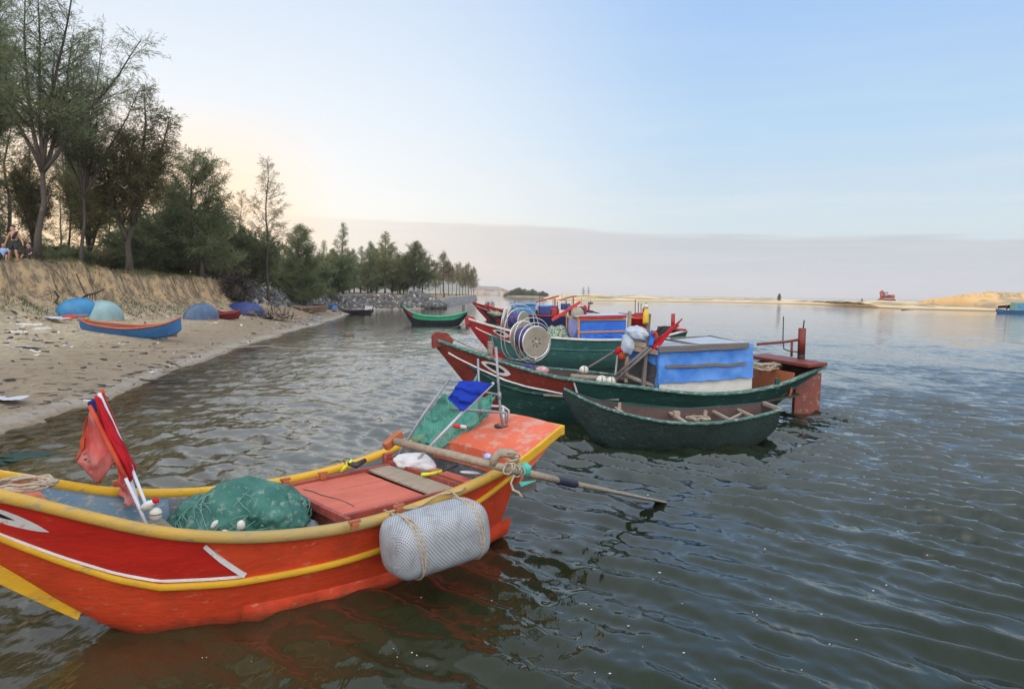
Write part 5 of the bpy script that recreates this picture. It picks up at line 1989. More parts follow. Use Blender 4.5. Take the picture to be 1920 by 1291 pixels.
MB().tube([g_(1212, 655, -.80), g_(1279, 598, -.70)], .016, 7).build('pole', M['brown_red'], fl)
MB().tube([g_(1208, 650, -.75), g_(1273, 610, -.62)], .014, 7).build('pole', M['black_plastic'], fl)
cloth_px([[g_(1278, 599, -.72), g_(1272, 608, -.72)], [g_(1256, 614, -.74), g_(1254, 628, -.75)], [g_(1238, 630, -.76), g_(1238, 648, -.78)], [g_(1222, 645, -.78), g_(1226, 660, -.80)]], M['flag_red'], 'red_cloth', fl, 6, .03, 6, 3)
cloth_px([[g_(1272, 610, -.62), g_(1255, 611, -.60), g_(1236, 611, -.6)], [g_(1254, 622, -.66), g_(1240, 622, -.62), g_(1228, 622, -.64)], [g_(1236, 640, -.72), g_(1228, 640, -.66), g_(1216, 638, -.68)], [g_(1220, 658, -.76), g_(1212, 655, -.72), g_(1206, 650, -.72)]], M['flag_black'], 'black_cloth', fl, 6, .05, 6, 8)
cloth_px([[g_(1220, 618, -.78), g_(1228, 620, -.80)], [g_(1218, 632, -.79), g_(1230, 634, -.83)], [g_(1214, 648, -.79), g_(1222, 650, -.82)]], M['tarp_deep'], 'blue_cloth', fl, 5, .05, 5, 5)
MB().tube([g_(1222, 626, -.84), g_(1228, 622, -.86), g_(1232, 630, -.86), g_(1228, 640, -.85)], [.02, .04, .035, .02], 7).build('orange_cloth', M['flag_orange'], fl)
for i, (px, py, yl) in enumerate(((1003, 700, .3),)):
    ht = thing('cloth_heap', 'purple and pink cloths heaped below the big net reel', 'cloths', GF.w(GF.y(1005, 692, .15)))
    MB().blob((-.16, 0, .0), (.17, .12, .12), 3, .3, 2.3, 3).build('purple_cloth', M['purple_net'], ht)
    MB().blob((.12, -.02, -.02), (.13, .10, .09), 6, .35, 2.6, 3).build('pink_cloth', cloth_mat('pink cloth', (.45, .10, .14), (.60, .45, .45), .1, 9), ht)
bt = thing('pennant', 'small orange pennant hanging from a thin stick at the green boat bow', 'flag', (0, 0, 0))
MB().tube([g_(935, 690, -.2), g_(922, 632, -.1)], .012, 6).build('stick', M['lath'], bt)
cloth_px([[g_(927, 655, -.14), g_(930, 655, -.14)], [g_(925, 668, -.14), g_(936, 670, -.14)], [g_(921, 684, -.14), g_(942, 684, -.14)]], M['flag_orange'], 'cloth', bt, 6, .03, 6, 3)


def hoop(mb, c, ax, r, rt, sx=1.0, sz=1.0, n=40, sq=1.0, half=None, tilt=0.0):
    ax = Vector(ax).normalized()
    u = Vector((0, 0, 1))
    v = ax.cross(u).normalized()
    pts = []
    for i in range(n):
        a = 2 * PI * i / n
        ca, sa = math.cos(a), math.sin(a)
        ca, sa = math.copysign(abs(ca)**sq, ca), math.copysign(abs(sa)**sq, sa)
        pts.append(Vector(c) + v * ca * r * sx + u * sa * r * sz + ax * tilt * ca)
    mb.tube(pts, rt, 7, closed=True)


def reel(name, label, c, ax, r, L, hoops, netmat, cat='net reel', rt=.011):
    """net hauling drum: two round end boards, net wound between them, round guards of bent rod"""
    ax = Vector(ax).normalized()
    t = thing(name, label, cat, c)
    q = Vector((0, 0, 1)).rotation_difference(ax).to_matrix().to_4x4()
    MB().lathe([(r * .70, -L / 2 + .03), (r * .80, -L / 4), (r * .76, 0), (r * .82, L / 4), (r * .74, L / 2 - .03)], q, 28).build('wound_net', M[netmat], t)
    for s_ in (-1, 1):
        mb = MB()
        mb.lathe([(0.001, s_ * (L / 2 - .02)), (r, s_ * (L / 2 - .02)), (r, s_ * (L / 2 + .012)), (0.001, s_ * (L / 2 + .012))], q, 40, smooth=False, cap=False)
        dsk = mb.build('end_board', M['drum_face'], t)
        mb = MB()
        hoop(mb, ax * s_ * (L / 2 + .004), ax, r + .006, .016, n=44)
        mb.build('rim', M['chrome_hoop'], dsk)
        for k in range(6):
            a = k * PI / 3 + .3
            p = q @ Vector((r * .28 * math.cos(a), r * .28 * math.sin(a), s_ * (L / 2 + .016)))
            MB().blob(p, (.016, .016, .016), k, 0, 1, 1).build('bolt', M['wood_dark'], dsk)
    for (d, rr, sx, sz, sq, dz) in hoops:
        mb = MB()
        hoop(mb, ax * d + Vector((0, 0, dz)), ax, rr, rt, sx, sz, sq=sq, n=48)
        mb.build('guard_hoop', M['chrome_hoop'], t)
    MB().tube([ax * (-L / 2 - .15), ax * (L / 2 + .05)], .025, 8).build('axle', M['steel'], t)
    MB().tube([ax * (-L / 2 - .1), ax * (-L / 2 - .1) + Vector((0, 0, -r * 1.75))], .03, 8).build('stand', M['steel'], t)
    MB().tube([ax * (L / 2 + .03) + Vector((0, 0, -r * .95)), ax * (L / 2 - .08) + Vector((0, 0, -r * 1.5))], .03, 8).build('stand', M['steel'], t)
    return t


rc_ = GF.w(GF.y(1005, 641, .1))
raxis = (PD(1005, 641, rc_.y) - PD(962, 622, rc_.y + .75))
reel('net_reel', 'big steel hooped net reel with purple net on the green boat foredeck', rc_ - raxis.normalized() * .24, raxis, .305, .48,
     [(.20, .37, 1, 1.0, .95, 0), (.10, .42, 1.0, 1.05, .88, .01), (-.30, .47, .88, 1.12, .8, .03), (-.46, .49, .82, 1.15, .7, .04)], 'purple_net', rt=.009)

# ------------------------------------------------------------------ tarred basket dinghy alongside
DF = Frame(.855, 12.134, .04)
dg = thing('dinghy', 'black green tarred dinghy lying alongside the green boat', 'dinghy', (.855, 12.134, 0), .04)
dh = Hull(b=[(0, .03), (.43, .28), (1.25, .66), (2.14, .72), (3.03, .56), (3.57, .36)], zs=[(0, .933), (.43, .743), (1.25, .544), (2.14, .479), (3.03, .558), (3.57, .646)],
          zb=[(0, .80), (.2, .45), (.5, .05), (.8, -.12), (3.0, -.12), (3.4, .10), (3.57, .26)], c=[(0, 0), (.6, .1), (1.2, .35), (2.4, .4), (3.57, .3)], x1=3.57, pw=.55)
dh.shell(M['tar'], dg, n=60, m=12)
dh.inside(M['tar_in'], dg, lambda x: max(.10, lin(x, dh.zb) + .06), .30, 3.5, wall=.045, n=40, drop=.0)
for sd_ in (-1, 1):
    dh.rail(M['rail_green'] if sd_ < 0 else M['tar'], dg, sd_, .02, 3.56, 1.0, .06, .05, 0, .0, n=60)
mb = MB()
mb.beam((3.56, -.36, .65), (3.56, .36, .65), .05, .06)
mb.build('stern_rail', M['wood'], dg)
for x in (1.0, 2.0, 2.75, 3.15):
    b_ = herm(x, dh.b) - .05
    z_ = herm(x, dh.zs) - .06
    mb = MB()
    mb.beam((x, -b_, z_), (x, b_, z_), .07 if x < 2.5 else .05, .04)
    if x == 2.0:
        mb.box((x, .25, z_ + .04), (.10, .12, .12))
    mb.build('thwart', M['wood'], dg, bevel=.004)
for x, yl in ((1.0, .40), (2.45, .2)):
    mb = MB()
    mb.beam((x, yl, .12), (x + .04, yl, herm(x, dh.zs) + .05), .05, .05)
    mb.build('rib_post', M['wood'], dg)
mb = MB()
mb.beam((2.75, -.2, .44), (3.2, .3, .50), .045, .03)
mb.build('loose_stick', M['wood'], dg)
coil(DF.w((2.35, .1, .40)), .22, 3, .011, 12, 'rope_coil', M['rope'], 'loose rope slung over the thwarts of the tarred dinghy', .8)

# ------------------------------------------------------------------ generic moored boats
def fishing_boat(label, x, y, ang, L, B, mats, zsc=1.0, group=None, eye=True, stern_post=True, raised=None, name='fishing_boat'):
    F_ = Frame(x, y, ang)
    t = thing(name, label, 'boat', (x, y, 0), ang, group)
    k = L / 7.8
    zt_ = raised or [1.62, 1.36, 1.08, .95, .92, 1.0, 1.25]
    xs_ = [0, .78, 1.95, 3.5, 5.1, 6.6, 7.8]
    h = Hull(b=[(a * k, B * v) for a, v in zip(xs_, [.03, .36, .80, 1.0, .98, .86, .72])], zs=[(a * k, v * zsc) for a, v in zip(xs_, zt_)],
             zb=[(0, 1.5 * zsc * zt_[0] / 1.62), (.4 * k, .95 * zsc), (.8 * k, .5 * zsc), (1.3 * k, -.02), (1.7 * k, -.2), (6.3 * k, -.2), (6.8 * k, .02), (7.4 * k, .5 * zsc), (7.8 * k, .75 * zsc)],
             c=[(0, 0), (1 * k, .03), (1.6 * k, .2), (3 * k, .5), (5.5 * k, .5), (7.8 * k, .35)], x1=7.8 * k)
    h.shell(M[mats['hull']], t, n=50, m=8)
    h.inside(M[mats.get('inside', 'tar_in')], t, lambda q: max(.45 * zsc, lin(q, h.zb) + .12), .5 * k, 7.6 * k, wall=.06, n=30)
    for s_ in (-1, 1):
        h.rail(M[mats['rail']], t, s_, .05, 7.75 * k, 1.0, .11, .08, 0, .01, n=50)
        if 'band' in mats:
            h.strip(M[mats['band']], t, s_, .3 * k, 7.78 * k, lambda q: .64, lambda q: .97, off=.006, name='upper_band')
        if 'bow' in mats:
            bw = lambda q: lin(q, [(0, .5), (.6 * k, .66), (1.4 * k, .74), (3 * k, .70)])
            h.strip(M[mats['bow']], t, s_, .03, 2.5 * k, bw, lambda q: .985, off=.01, name='bow_panel', n=30)
            h.ribbon(M['white_line'], t, s_, [(q * k, bw(q * k)) for q in (.3, .7, 1.2, 1.8, 2.6)], .05, .014, name='white_trim')

            def shi(q):
                a = lin(max(q - .36 * k, 0), h.zb)
                z0, z1 = lin(q, h.zb), herm(q, h.zs)
                return max(.01, min((a - z0) / (z1 - z0), bw(q) - .02))
            h.strip(M[mats['bow']], t, s_, .06, 1.6 * k, lambda q: 0., shi, off=.012, name='stem_band', n=30)
        if eye:
            rows = []
            for i in range(11):
                f = i / 10
                q = (.85 + .55 * f) * k
                hw = .085 * math.sin(PI * f)**.6
                rows.append([h.P(q, .865 - hw, s_, .018), h.P(q, .865 + hw, s_, .018)])
            e_ = MB().grid(rows, flip=(s_ > 0)).build('painted_eye', M['white_line'], t)
            rows = []
            for i in range(9):
                f = i / 8
                q = (.93 + .32 * f) * k
                hw = .045 * math.sin(PI * f)**.6
                rows.append([h.P(q, .865 - hw, s_, .024), h.P(q, .865 + hw, s_, .024)])
            MB().grid(rows, flip=(s_ > 0)).build('pupil', M['black_paint'], e_)
    hd = zt_[0] * zsc
    MB().plate([(-.05, -.07, hd - .2), (.28 * k, -.07, hd - .17), (.32 * k, -.07, hd - .03), (.22 * k, -.07, hd + .08), (.0, -.07, hd + .10), (-.06, -.07, hd + .03)], (0, .14, 0)).build('stem_head', M[mats.get('bow', mats['hull'])], t, bevel=.02)
    b1 = herm(1.9 * k, h.b) - .07
    MB().plate([(.4 * k, -.12 * B, herm(.4 * k, h.zs) - .08), (1.9 * k, -b1, herm(1.9 * k, h.zs) - .08), (1.9 * k, b1, herm(1.9 * k, h.zs) - .08), (.4 * k, .12 * B, herm(.4 * k, h.zs) - .08)], (0, 0, -.04)).build('foredeck', M['wood_grey'], t)
    if stern_post:
        zz = zt_[-1] * zsc
        MB().beam((7.55 * k, -.8 * B, zz + .02), (7.55 * k, .8 * B, zz + .02), .3, .07).build('stern_beam', M[mats.get('bow', 'brown_red')], t, bevel=.01)
        MB().tube([(7.6 * k, 0, zz), (7.6 * k, 0, zz + .55)], .07, 10).build('rudder_post', M[mats.get('bow', 'brown_red')], t)
        MB().plate([(7.5 * k, -.04, .8 * zz), (7.95 * k, -.04, .85 * zz), (7.92 * k, -.04, -.3), (7.48 * k, -.04, -.3)], (0, .08, 0)).build('rudder', M['brown_red'], t, bevel=.01)
    return t, F_, h


# teal boat with white rail and blue cabin behind
b2, F2, h2 = fishing_boat('teal fishing boat with white rail, red bow and orange framed blue cabin', -1.55, 24.9, .17, 7.6, 1.25,
                          dict(hull='hull_teal', rail='rail_white', bow='crimson'), raised=[1.62, 1.40, 1.14, 1.0, .98, 1.05, 1.3])
for s_ in (-1, 1):
    h2.rail(M['hull_teal'], b2, s_, .8, 7.5, h=.70, wd=.05, ht=.05, off=.006, name='rub_rail')
yn2 = -.80
A_, B_, C_ = F2.y(1085, 640, yn2), F2.y(1172, 640, yn2), F2.y(1085, 597, yn2)
xa2, xb2, zt2 = A_.x, B_.x, C_.z
MB().plate([(xa2, yn2, .85), (xb2, yn2, .85), (xb2, yn2, zt2), (xa2, yn2, zt2)], (0, .04, 0)).build('cabin_side', M['tarp_deep'], b2)
MB().plate([(xa2, .80, .85), (xb2, .80, .85), (xb2, .80, zt2), (xa2, .80, zt2)], (0, .04, 0)).build('cabin_side', M['tarp_deep'], b2)
MB().plate([(xa2, yn2 + .05, .85), (xa2, .80, .85), (xa2, .80, zt2), (xa2, yn2 + .05, zt2)], (.04, 0, 0)).build('cabin_front', M['tarp_deep'], b2)
MB().plate([(xb2, yn2 + .05, .85), (xb2, .80, .85), (xb2, .80, zt2), (xb2, yn2 + .05, zt2)], (.04, 0, 0)).build('cabin_back', M['tarp_deep'], b2)
MB().plate([(xa2 - .1, yn2 - .05, zt2 + .05), (xb2 + .1, yn2 - .05, zt2 + .10), (xb2 + .1, .88, zt2 + .13), (xa2 - .1, .88, zt2 + .08)], (0, 0, .04)).build('cabin_roof', M['tarp_pale'], b2)
for (a, b, mt, wd) in (((xa2 - .01, yn2 - .02, .85), (xa2 - .01, yn2 - .02, zt2), 'orange_frame', .08), ((xa2 - .02, yn2 - .02, zt2 + .03), (xa2 - .02, .82, zt2 + .06), 'orange_frame', .13),
                       ((xa2, yn2 - .04, zt2 + .03), (xb2, yn2 - .04, zt2 + .08), 'crimson', .11), ((xa2, yn2 - .02, zt2 - .05), (xb2, yn2 - .02, zt2 - .02), 'orange_frame', .035), ((xa2, yn2 - .03, zt2 - .46), (xb2, yn2 - .03, zt2 - .42), 'orange_frame', .05),
                       ((xa2 - .02, .80, .85), (xa2 - .02, .80, zt2), 'orange_frame', .08)):
    MB().beam(a, b, .05, wd, up=(0, 0, 1) if abs(Vector(b).z - Vector(a).z) < .3 else (0, 1, 0)).build('frame_board', M[mt], b2)
rows = []
for j in range(9):
    f = j / 8
    rows.append([(xa2 + .05 + (xb2 - xa2 - .05) * u, yn2 - .035 - .03 * mnoise.noise(Vector((u * 10, f * 3, 5))) - .02 * mnoise.noise(Vector((u * 25, f * 9, 1))), zt2 - .48 - (zt2 - .48 - .98) * f) for u in np.linspace(0, 1, 36)])
MB().grid(rows).build('tarpaulin', M['tarp_deep'], b2)
nh = thing('fishing_net', 'dark green and white fishing net heaped before the blue cabin of the teal boat', 'fishing net', F2.w(F2.y(1055, 640, .0)) + Vector((0, 0, -.1)))
cam_net = paint('green white net', (.02, .05, .035), (.035, .07, .05), (.42, .50, .38), .75, .8, 7, (1, 1, 1), .9, 22)
MB().blob((-.18, 0, .18), (.45, .5, .50), 6, .25, 2.0, 4).build('net_pile', cam_net, nh)
MB().blob((.30, -.2, .0), (.50, .4, .26), 9, .25, 2.2, 4).build('net_pile', cam_net, nh)
rc2 = F2.w(F2.y(968, 600, .35))
reel('net_reel', 'smaller net reel with pale round board on the teal boat foredeck', rc2, (.78, -.55, -.1), .34, .6, [(-.1, .42, 1, 1.1, .9, 0), (-.25, .46, 1, 1.1, .8, 0)], 'purple_net', rt=.014)
lb_ = thing('derrick', 'red derrick boom with blue winch engine over the cabin of the teal boat', 'derrick', (0, 0, 0))
v_ = lambda px, py, yl: F2.w(F2.y(px, py, yl))
MB().beam(v_(1035, 600, -.3), v_(1088, 566, -.3), .07, .09).build('boom', M['red_bright'], lb_)
MB().beam(v_(1056, 590, -.25), v_(1086, 568, -.25), .05, .05).build('boom', M['crimson'], lb_)
MB().tube([v_(1070, 573, .2), v_(1132, 590, .6)], .025, 6).build('stay', M['black_plastic'], lb_)
MB().box(v_(1074, 582, 0), (.30, .3, .32)).build('winch_engine', M['boat_navy'], lb_, bevel=.04)
MB().box(v_(1090, 584, .1), (.22, .25, .36)).build('winch_engine', M['boat_navy'], lb_, bevel=.03)
MB().lathe([(.001, 0), (.22, .0), (.22, .12), (.001, .12)], Matrix.Translation(v_(1082, 587, -.35)) @ Matrix.Rotation(PI / 2, 4, 'X'), 20, cap=False).build('winch_disc', M['drum_face'], lb_)
MB().tube([v_(1097, 572, 0), v_(1097, 590, 0)], .05, 8).build('post', M['crimson'], lb_)
MB().box(v_(1094, 577, .0), (.25, .12, .06)).build('crosspiece', M['crimson'], lb_)
wp = thing('rods', 'thin dark upright rods over the stern of the teal boat', 'rods', (0, 0, 0))
for (px, py0, py1) in ((1191, 561, 600), (1197, 567, 592), (1202, 569, 592), (1211, 567, 590), (1045, 565, 592), (1062, 563, 590)):
    MB().tube([v_(px, py1, .2), v_(px, py0, .2)], .014, 5).build('rod', M['black_plastic'], wp)
MB().tube([v_(1160, 587, .2), v_(1200, 591, .2)], .022, 5).build('rod', M['black_plastic'], wp)
MB().box(v_(1197, 591, .1), (.28, .25, .18)).build('rod_base', M['crimson'], wp, bevel=.02)
sb = thing('engine_box', 'red engine box and post at the stern of the teal boat', 'engine box', (0, 0, 0))
MB().box(v_(1195, 606, -.1), (.5, .5, .28)).build('box_body', M['red_bright'], sb, bevel=.02)
MB().box(v_(1208, 592, -.2), (.12, .12, .55)).build('post', M['crimson'], sb, bevel=.01)
MB().beam(v_(1172, 592, -.3), v_(1206, 592, -.3), .06, .07).build('rail', M['crimson'], sb)

# two boats further out, navy and black
for (lbl, x, y, ang, L, hull, rl, rpx, rpy, rlbl, cpx, cabc, clbl) in (
        ('navy fishing boat with crimson rail moored behind the teal boat', PD(910, 574, 53).x, 53, .10, 7.8, 'hull_navy', 'crimson', 0, 0, '', (962, 1004), 'boat_skyblue', ''),
        ('black hulled fishing boat with red bow, farthest of the moored row', PD(887, 567, 69).x, 69, .10, 8.0, 'hull_black', 'crimson', 918, 572, 'far round net reel on the foredeck of the black hulled boat', (1010, 1046), 'tarp_deep', '')):
    bt_, FF, hh_ = fishing_boat(lbl, x, y, ang, L, 1.25, dict(hull=hull, rail=rl, bow=rl), raised=[1.62, 1.40, 1.10, .95, .92, 1.0, 1.3], eye=False)
    if rpx:
        reel('net_reel', rlbl, FF.w(FF.y(rpx, rpy, -.1)), (.75, -.6, 0), .38, .6, [(0, .46, 1, 1, 1, 0)], 'purple_net', rt=.02)
    ca, cb = FF.y(cpx[0], 592, -.8), FF.y(cpx[1], 592, -.8)
    zc_ = FF.y(cpx[0], 571 if rpx == 0 else 574, -.8).z
    MB().plate([(ca.x, -.8, .8), (cb.x, -.8, .8), (cb.x, -.8, zc_), (ca.x, -.8, zc_ - .02)], (0, 1.6, 0)).build('cabin', M[cabc], bt_)
    MB().plate([(ca.x - .1, -.9, zc_ + .005), (cb.x + .1, -.9, zc_ + .02), (cb.x + .1, .9, zc_ + .05), (ca.x - .1, .9, zc_ + .03)], (0, 0, .05)).build('cabin_roof', M['tarp_blue'], bt_)
    eng = [FF.y(p, 583, 0) for p in (1020 if rpx == 0 else 1060, 1040 if rpx == 0 else 1075)]
    MB().box((eng[0].x, 0, 1.3), (.8, .8, .6)).build('engine_box', M['boat_navy'], bt_, bevel=.05)
    MB().box((eng[1].x, 0, 1.2), (.6, .7, .5)).build('engine_box', M['crimson'], bt_, bevel=.05)
    MB().beam((eng[0].x - .6, 0, 1.9), (eng[1].x + .3, .1, 2.35), .08, .10).build('derrick', M['crimson'], bt_)
    MB().beam((eng[1].x, 0, 1.2), (eng[1].x, 0, 2.2), .09, .09).build('derrick_post', M['crimson'], bt_)
    for q in (-.3, .7, 1.6):
        MB().tube([(eng[0].x + q, .3, 1.0), (eng[0].x + q, .3, 2.5 - .2 * q)], .018, 5).build('rod', M['black_plastic'], bt_)
    MB().blob((ca.x - 1.0, 0, 1.05), (.7, .6, .32), 5, .25, 2, 3).build('net_pile', cam_net, bt_)

# mint and black boat off the rock pile
fb, FFm, hm = fishing_boat('small black boat with mint green top band anchored off the rock pile', PD(752, 572, 57).x, 57.0, .06, 5.15, .85,
                           dict(hull='hull_black', rail='mint', band='mint', inside='wood_dark'), zsc=1.0, raised=[1.55, 1.12, .80, .66, .66, .80, 1.05], eye=False, stern_post=False)
for s_ in (-1, 1):
    hm.strip(M['crimson'], fb, s_, .03, .95, lambda q: .62, lambda q: .99, off=.014, name='red_bow')
MB().plate([(5.0, -.03, .75), (5.35, -.03, .72), (5.36, -.03, -.1), (5.05, -.03, -.1)], (0, .06, 0)).build('rudder', M['brown_red'], fb)
MB().box((4.85, 0, 1.30), (.22, .22, .55)).build('stern_post', M['lath'], fb, bevel=.02)

# mooring lines
rope_thing('mooring_rope', sag(PZ(-60, 653, .55), PD(500, 648, 22), .10, 16) + sag(PD(500, 648, 22), GF.w((0.05, 0, 1.55)), .12, 16)[1:], .012, M['rope'], 'long pale mooring rope from the beach to the green boat bow')
rope_thing('mooring_rope', sag(PZ(640, 640, .02), F2.w((.05, 0, 1.45)), .2, 20), .012, M['rope_dark'], 'thin mooring rope running from the water to the teal boat bow')
rope_thing('mooring_rope', sag(GF.w((.25, 0, 1.68)), GF.w(GF.y(920, 664, .2)), .03, 10), .009, M['rope_dark'], 'short line from the stem head to the bollard of the green boat')
rope_thing('mooring_rope', sag(GF.w((7.7, -.7, 1.05)), PZ(1990, 772, .02), .15, 24), .006, M['rope_dark'], 'dark mooring rope from the green boat stern out over open water')
rope_thing('mooring_rope', sag(GF.w((7.3, .7, 1.3)), GF.w(GF.y(1330, 630, .9)), .05, 12), .007, M['rope_dark'], 'thin stay line from the cabin battens to the green boat stern')

# ================================================================== BEACH AND BANK
def PG(px, py, up=0.0):
    """where the sight line first meets the land"""
    d = ray(px, py)
    ts = np.geomspace(4, 330, 4000)
    X, Y, Z = d.x * ts, d.y * ts, CAMH + d.z * ts
    H = terrain_h(X, Y)[0]
    k = np.argmax(Z < H)
    return Vector((X[k], Y[k], H[k] + up))


def beached(label, px, py, L, B, Dp, rz, heel, mats, sheer=(.25, .35), group=None, name='rowing_boat', pitch=0.0, sink=.06):
    c = PG(px, py)
    t = thing(name, label, 'boat', (c.x, c.y, c.z - sink), group=group)
    t.rotation_euler = Euler((heel, pitch, rz), 'XYZ')
    n = [0, .1, .3, .5, .7, .9, 1]
    h = Hull(b=[(L * a, B * v) for a, v in zip(n, [.04, .45, .92, 1, .92, .45, .04])], zs=[(L * a, Dp + v) for a, v in zip(n, [sheer[0], sheer[0] * .55, .06, 0, .06, sheer[1] * .55, sheer[1]])],
             zb=[(0, Dp * .85), (L * .06, Dp * .42), (L * .16, .05), (L * .25, 0), (L * .75, 0), (L * .86, .05), (L * .95, Dp * .42), (L, Dp * .85)], c=[(0, 0), (L * .1, .1), (L * .3, .5), (L * .7, .5), (L * .9, .1), (L, 0)], x1=L, keel=.03)
    off = Matrix.Translation((-L / 2, 0, 0))
    parts = [h.shell(M[mats[0]], t, n=40, m=8), h.inside(M[mats[1]], t, .06, .05 * L, .95 * L, wall=.035, n=30)]
    for s_ in (-1, 1):
        parts.append(h.rail(M[mats[2]], t, s_, .01, L - .01, 1.0, .06, .06, 0, 0, n=40))
    for x in (.3, .55, .75):
        b_ = herm(L * x, h.b) - .04
        parts.append(MB().beam((L * x, -b_, Dp - .08), (L * x, b_, Dp - .08), .12, .03).build('thwart', M[mats[1]], t))
    for p in parts:
        p.location = (-L / 2, 0, 0)
    return t


def upturned(label, px, py, L, B, Hh, rz, mat, rim, group=None, heel=0.0, pitch=0.0, name='upturned_boat', ext=1.8):
    c = PG(px, py)
    t = thing(name, label, 'boat', (c.x, c.y, c.z - .08), group=group)
    t.rotation_euler = Euler((heel, pitch, rz), 'XYZ')
    mb = MB()
    rows = []
    nu, nv = 28, 18
    for i in range(nu + 1):
        u = -1 + 2 * i / nu
        w_ = max(1 - abs(u)**ext, 0)**(1 / 2.0)
        hh = max(1 - abs(u)**(ext * 1.25), 0)**.5
        rows.append([Vector((u * L / 2, B * w_ * math.copysign(abs(math.cos(a))**.8, math.cos(a)), Hh * hh * abs(math.sin(a))**.75)) for a in np.linspace(PI, 0, nv + 1)])
    mb.grid(rows, flip=True)
    mb.build('hull', M[mat], t)
    pts = [r_[0] for r_ in rows] + [r_[-1] for r_ in rows[::-1]]
    MB().tube(pts, .035, 6, closed=True).build('rim', M[rim], t)
    mb = MB()
    mb.tube([Vector((u * L / 2, 0, Hh * max(1 - abs(u)**(ext * 1.25), 0)**.5 + .01)) for u in np.linspace(-.9, .9, 16)], .025, 6)
    mb.build('keel', M[mat], t)
    return t


beached('bright blue rowing boat with orange rim lying on the open sand of the beach', 246, 630, 4.35, .45, .44, R(-6), R(6), ('boat_blue', 'deck_side', 'boat_rim'), (.32, .42))
upturned('sky blue boat turned over at the bank foot, touching the pale one', 146, 590, 2.0, .58, .86, R(46), 'boat_skyblue', 'yellow', heel=R(12), pitch=R(-6))
upturned('pale green blue boat turned over on the sand, its round end facing the water', 191, 599, 2.2, .62, .98, R(60), 'boat_pale', 'boat_rim', heel=R(6))
upturned('slate blue upturned boat seen end on beside the maroon rowing boat', 378, 598, 2.8, .46, .98, R(70), 'boat_slate', 'boat_rim')
upturned('deep blue upturned boat below the uprooted stump', 459, 587, 3.0, .75, .86, R(4), 'boat_navy', 'boat_maroon')
beached('maroon rowing boat between the slate and the deep blue upturned boats', 416, 597, 2.6, .5, .40, R(-8), R(8), ('boat_maroon', 'boat_maroon', 'crimson'), (.12, .22))
beached('weathered brown rowing boat pulled up near the rubble shore', 574, 584, 4.0, .6, .45, R(4), R(6), ('boat_brown', 'boat_brown', 'boat_brown'), (.30, .30))
beached('small blue rowing boat behind the brown one, nearer the rubble', 598, 579, 3.0, .55, .42, R(-6), R(10), ('boat_blue', 'boat_maroon', 'boat_skyblue'), (.35, .15))
upturned('small bright blue upturned boat left of the black rowing boat', 616, 580, 2.2, .55, .55, R(4), 'boat_blue', 'boat_rim')
bk = beached('black rowing boat with white box on its stern at the water edge', 660, 589, 5.0, .65, .50, R(-3), R(3), ('hull_black', 'tar_in', 'hull_black'), (.75, .25), pitch=R(1))
bk.location = PZ(659, 588, .0) + Vector((0, 0, -.12))
wx = thing('foam_box', 'white foam box standing on the stern of the black rowing boat', 'box', PZ(659, 588, 0) + Vector((1.95, 0, .62)))
MB().box((0, 0, 0), (.75, .6, .42)).build('box_body', M['foam'], wx, bevel=.03)
MB().box((0, 0, .235), (.80, .65, .05)).build('box_lid', M['foam'], wx, bevel=.015)
for (pa, pb, lb) in (((120, 600), (163, 590), 'red paddle leaning on the left end of the beached blue boat'), ((138, 596), (158, 604), 'second red paddle lying under the end of the beached blue boat'), ((358, 595), (372, 583), 'red paddle leaning on the slate blue upturned boat')):
    a, b = PG(*pa, .12), PG(*pa, .12)
    b = PD(pb[0], pb[1], a.y + .1)
    pd_ = thing('paddle', lb, 'paddle', a)
    d = b - a
    MB().tube([Vector((0, 0, 0)), d], .035, 6).build('shaft', M['boat_rim'], pd_)
    MB().beam(-d * .05, d * .5, .20, .05, up=(0, -1, .3)).build('blade', M['red_bright'], pd_, bevel=.02)

# sheets, planks and logs washed up
def sheet(px, py, w_, d_, label, rz=0.0, mat='sheet_white', h_=.06, name='plastic_sheet', seed=1):
    c = PG(px, py)
    o = cloth_px([[Vector(((i - 1) * w_ / 2, (j - 1) * d_ / 2, h_ * (1 + mnoise.noise(Vector((i * 2.3, j * 1.9, seed)))))) for i in range(3)] for j in range(3)], M[mat], name, None, 6, h_ * 1.2, 5, seed)
    o.location = c
    o.rotation_euler = (0, 0, rz)
    return tag(o, label, 'sheet')


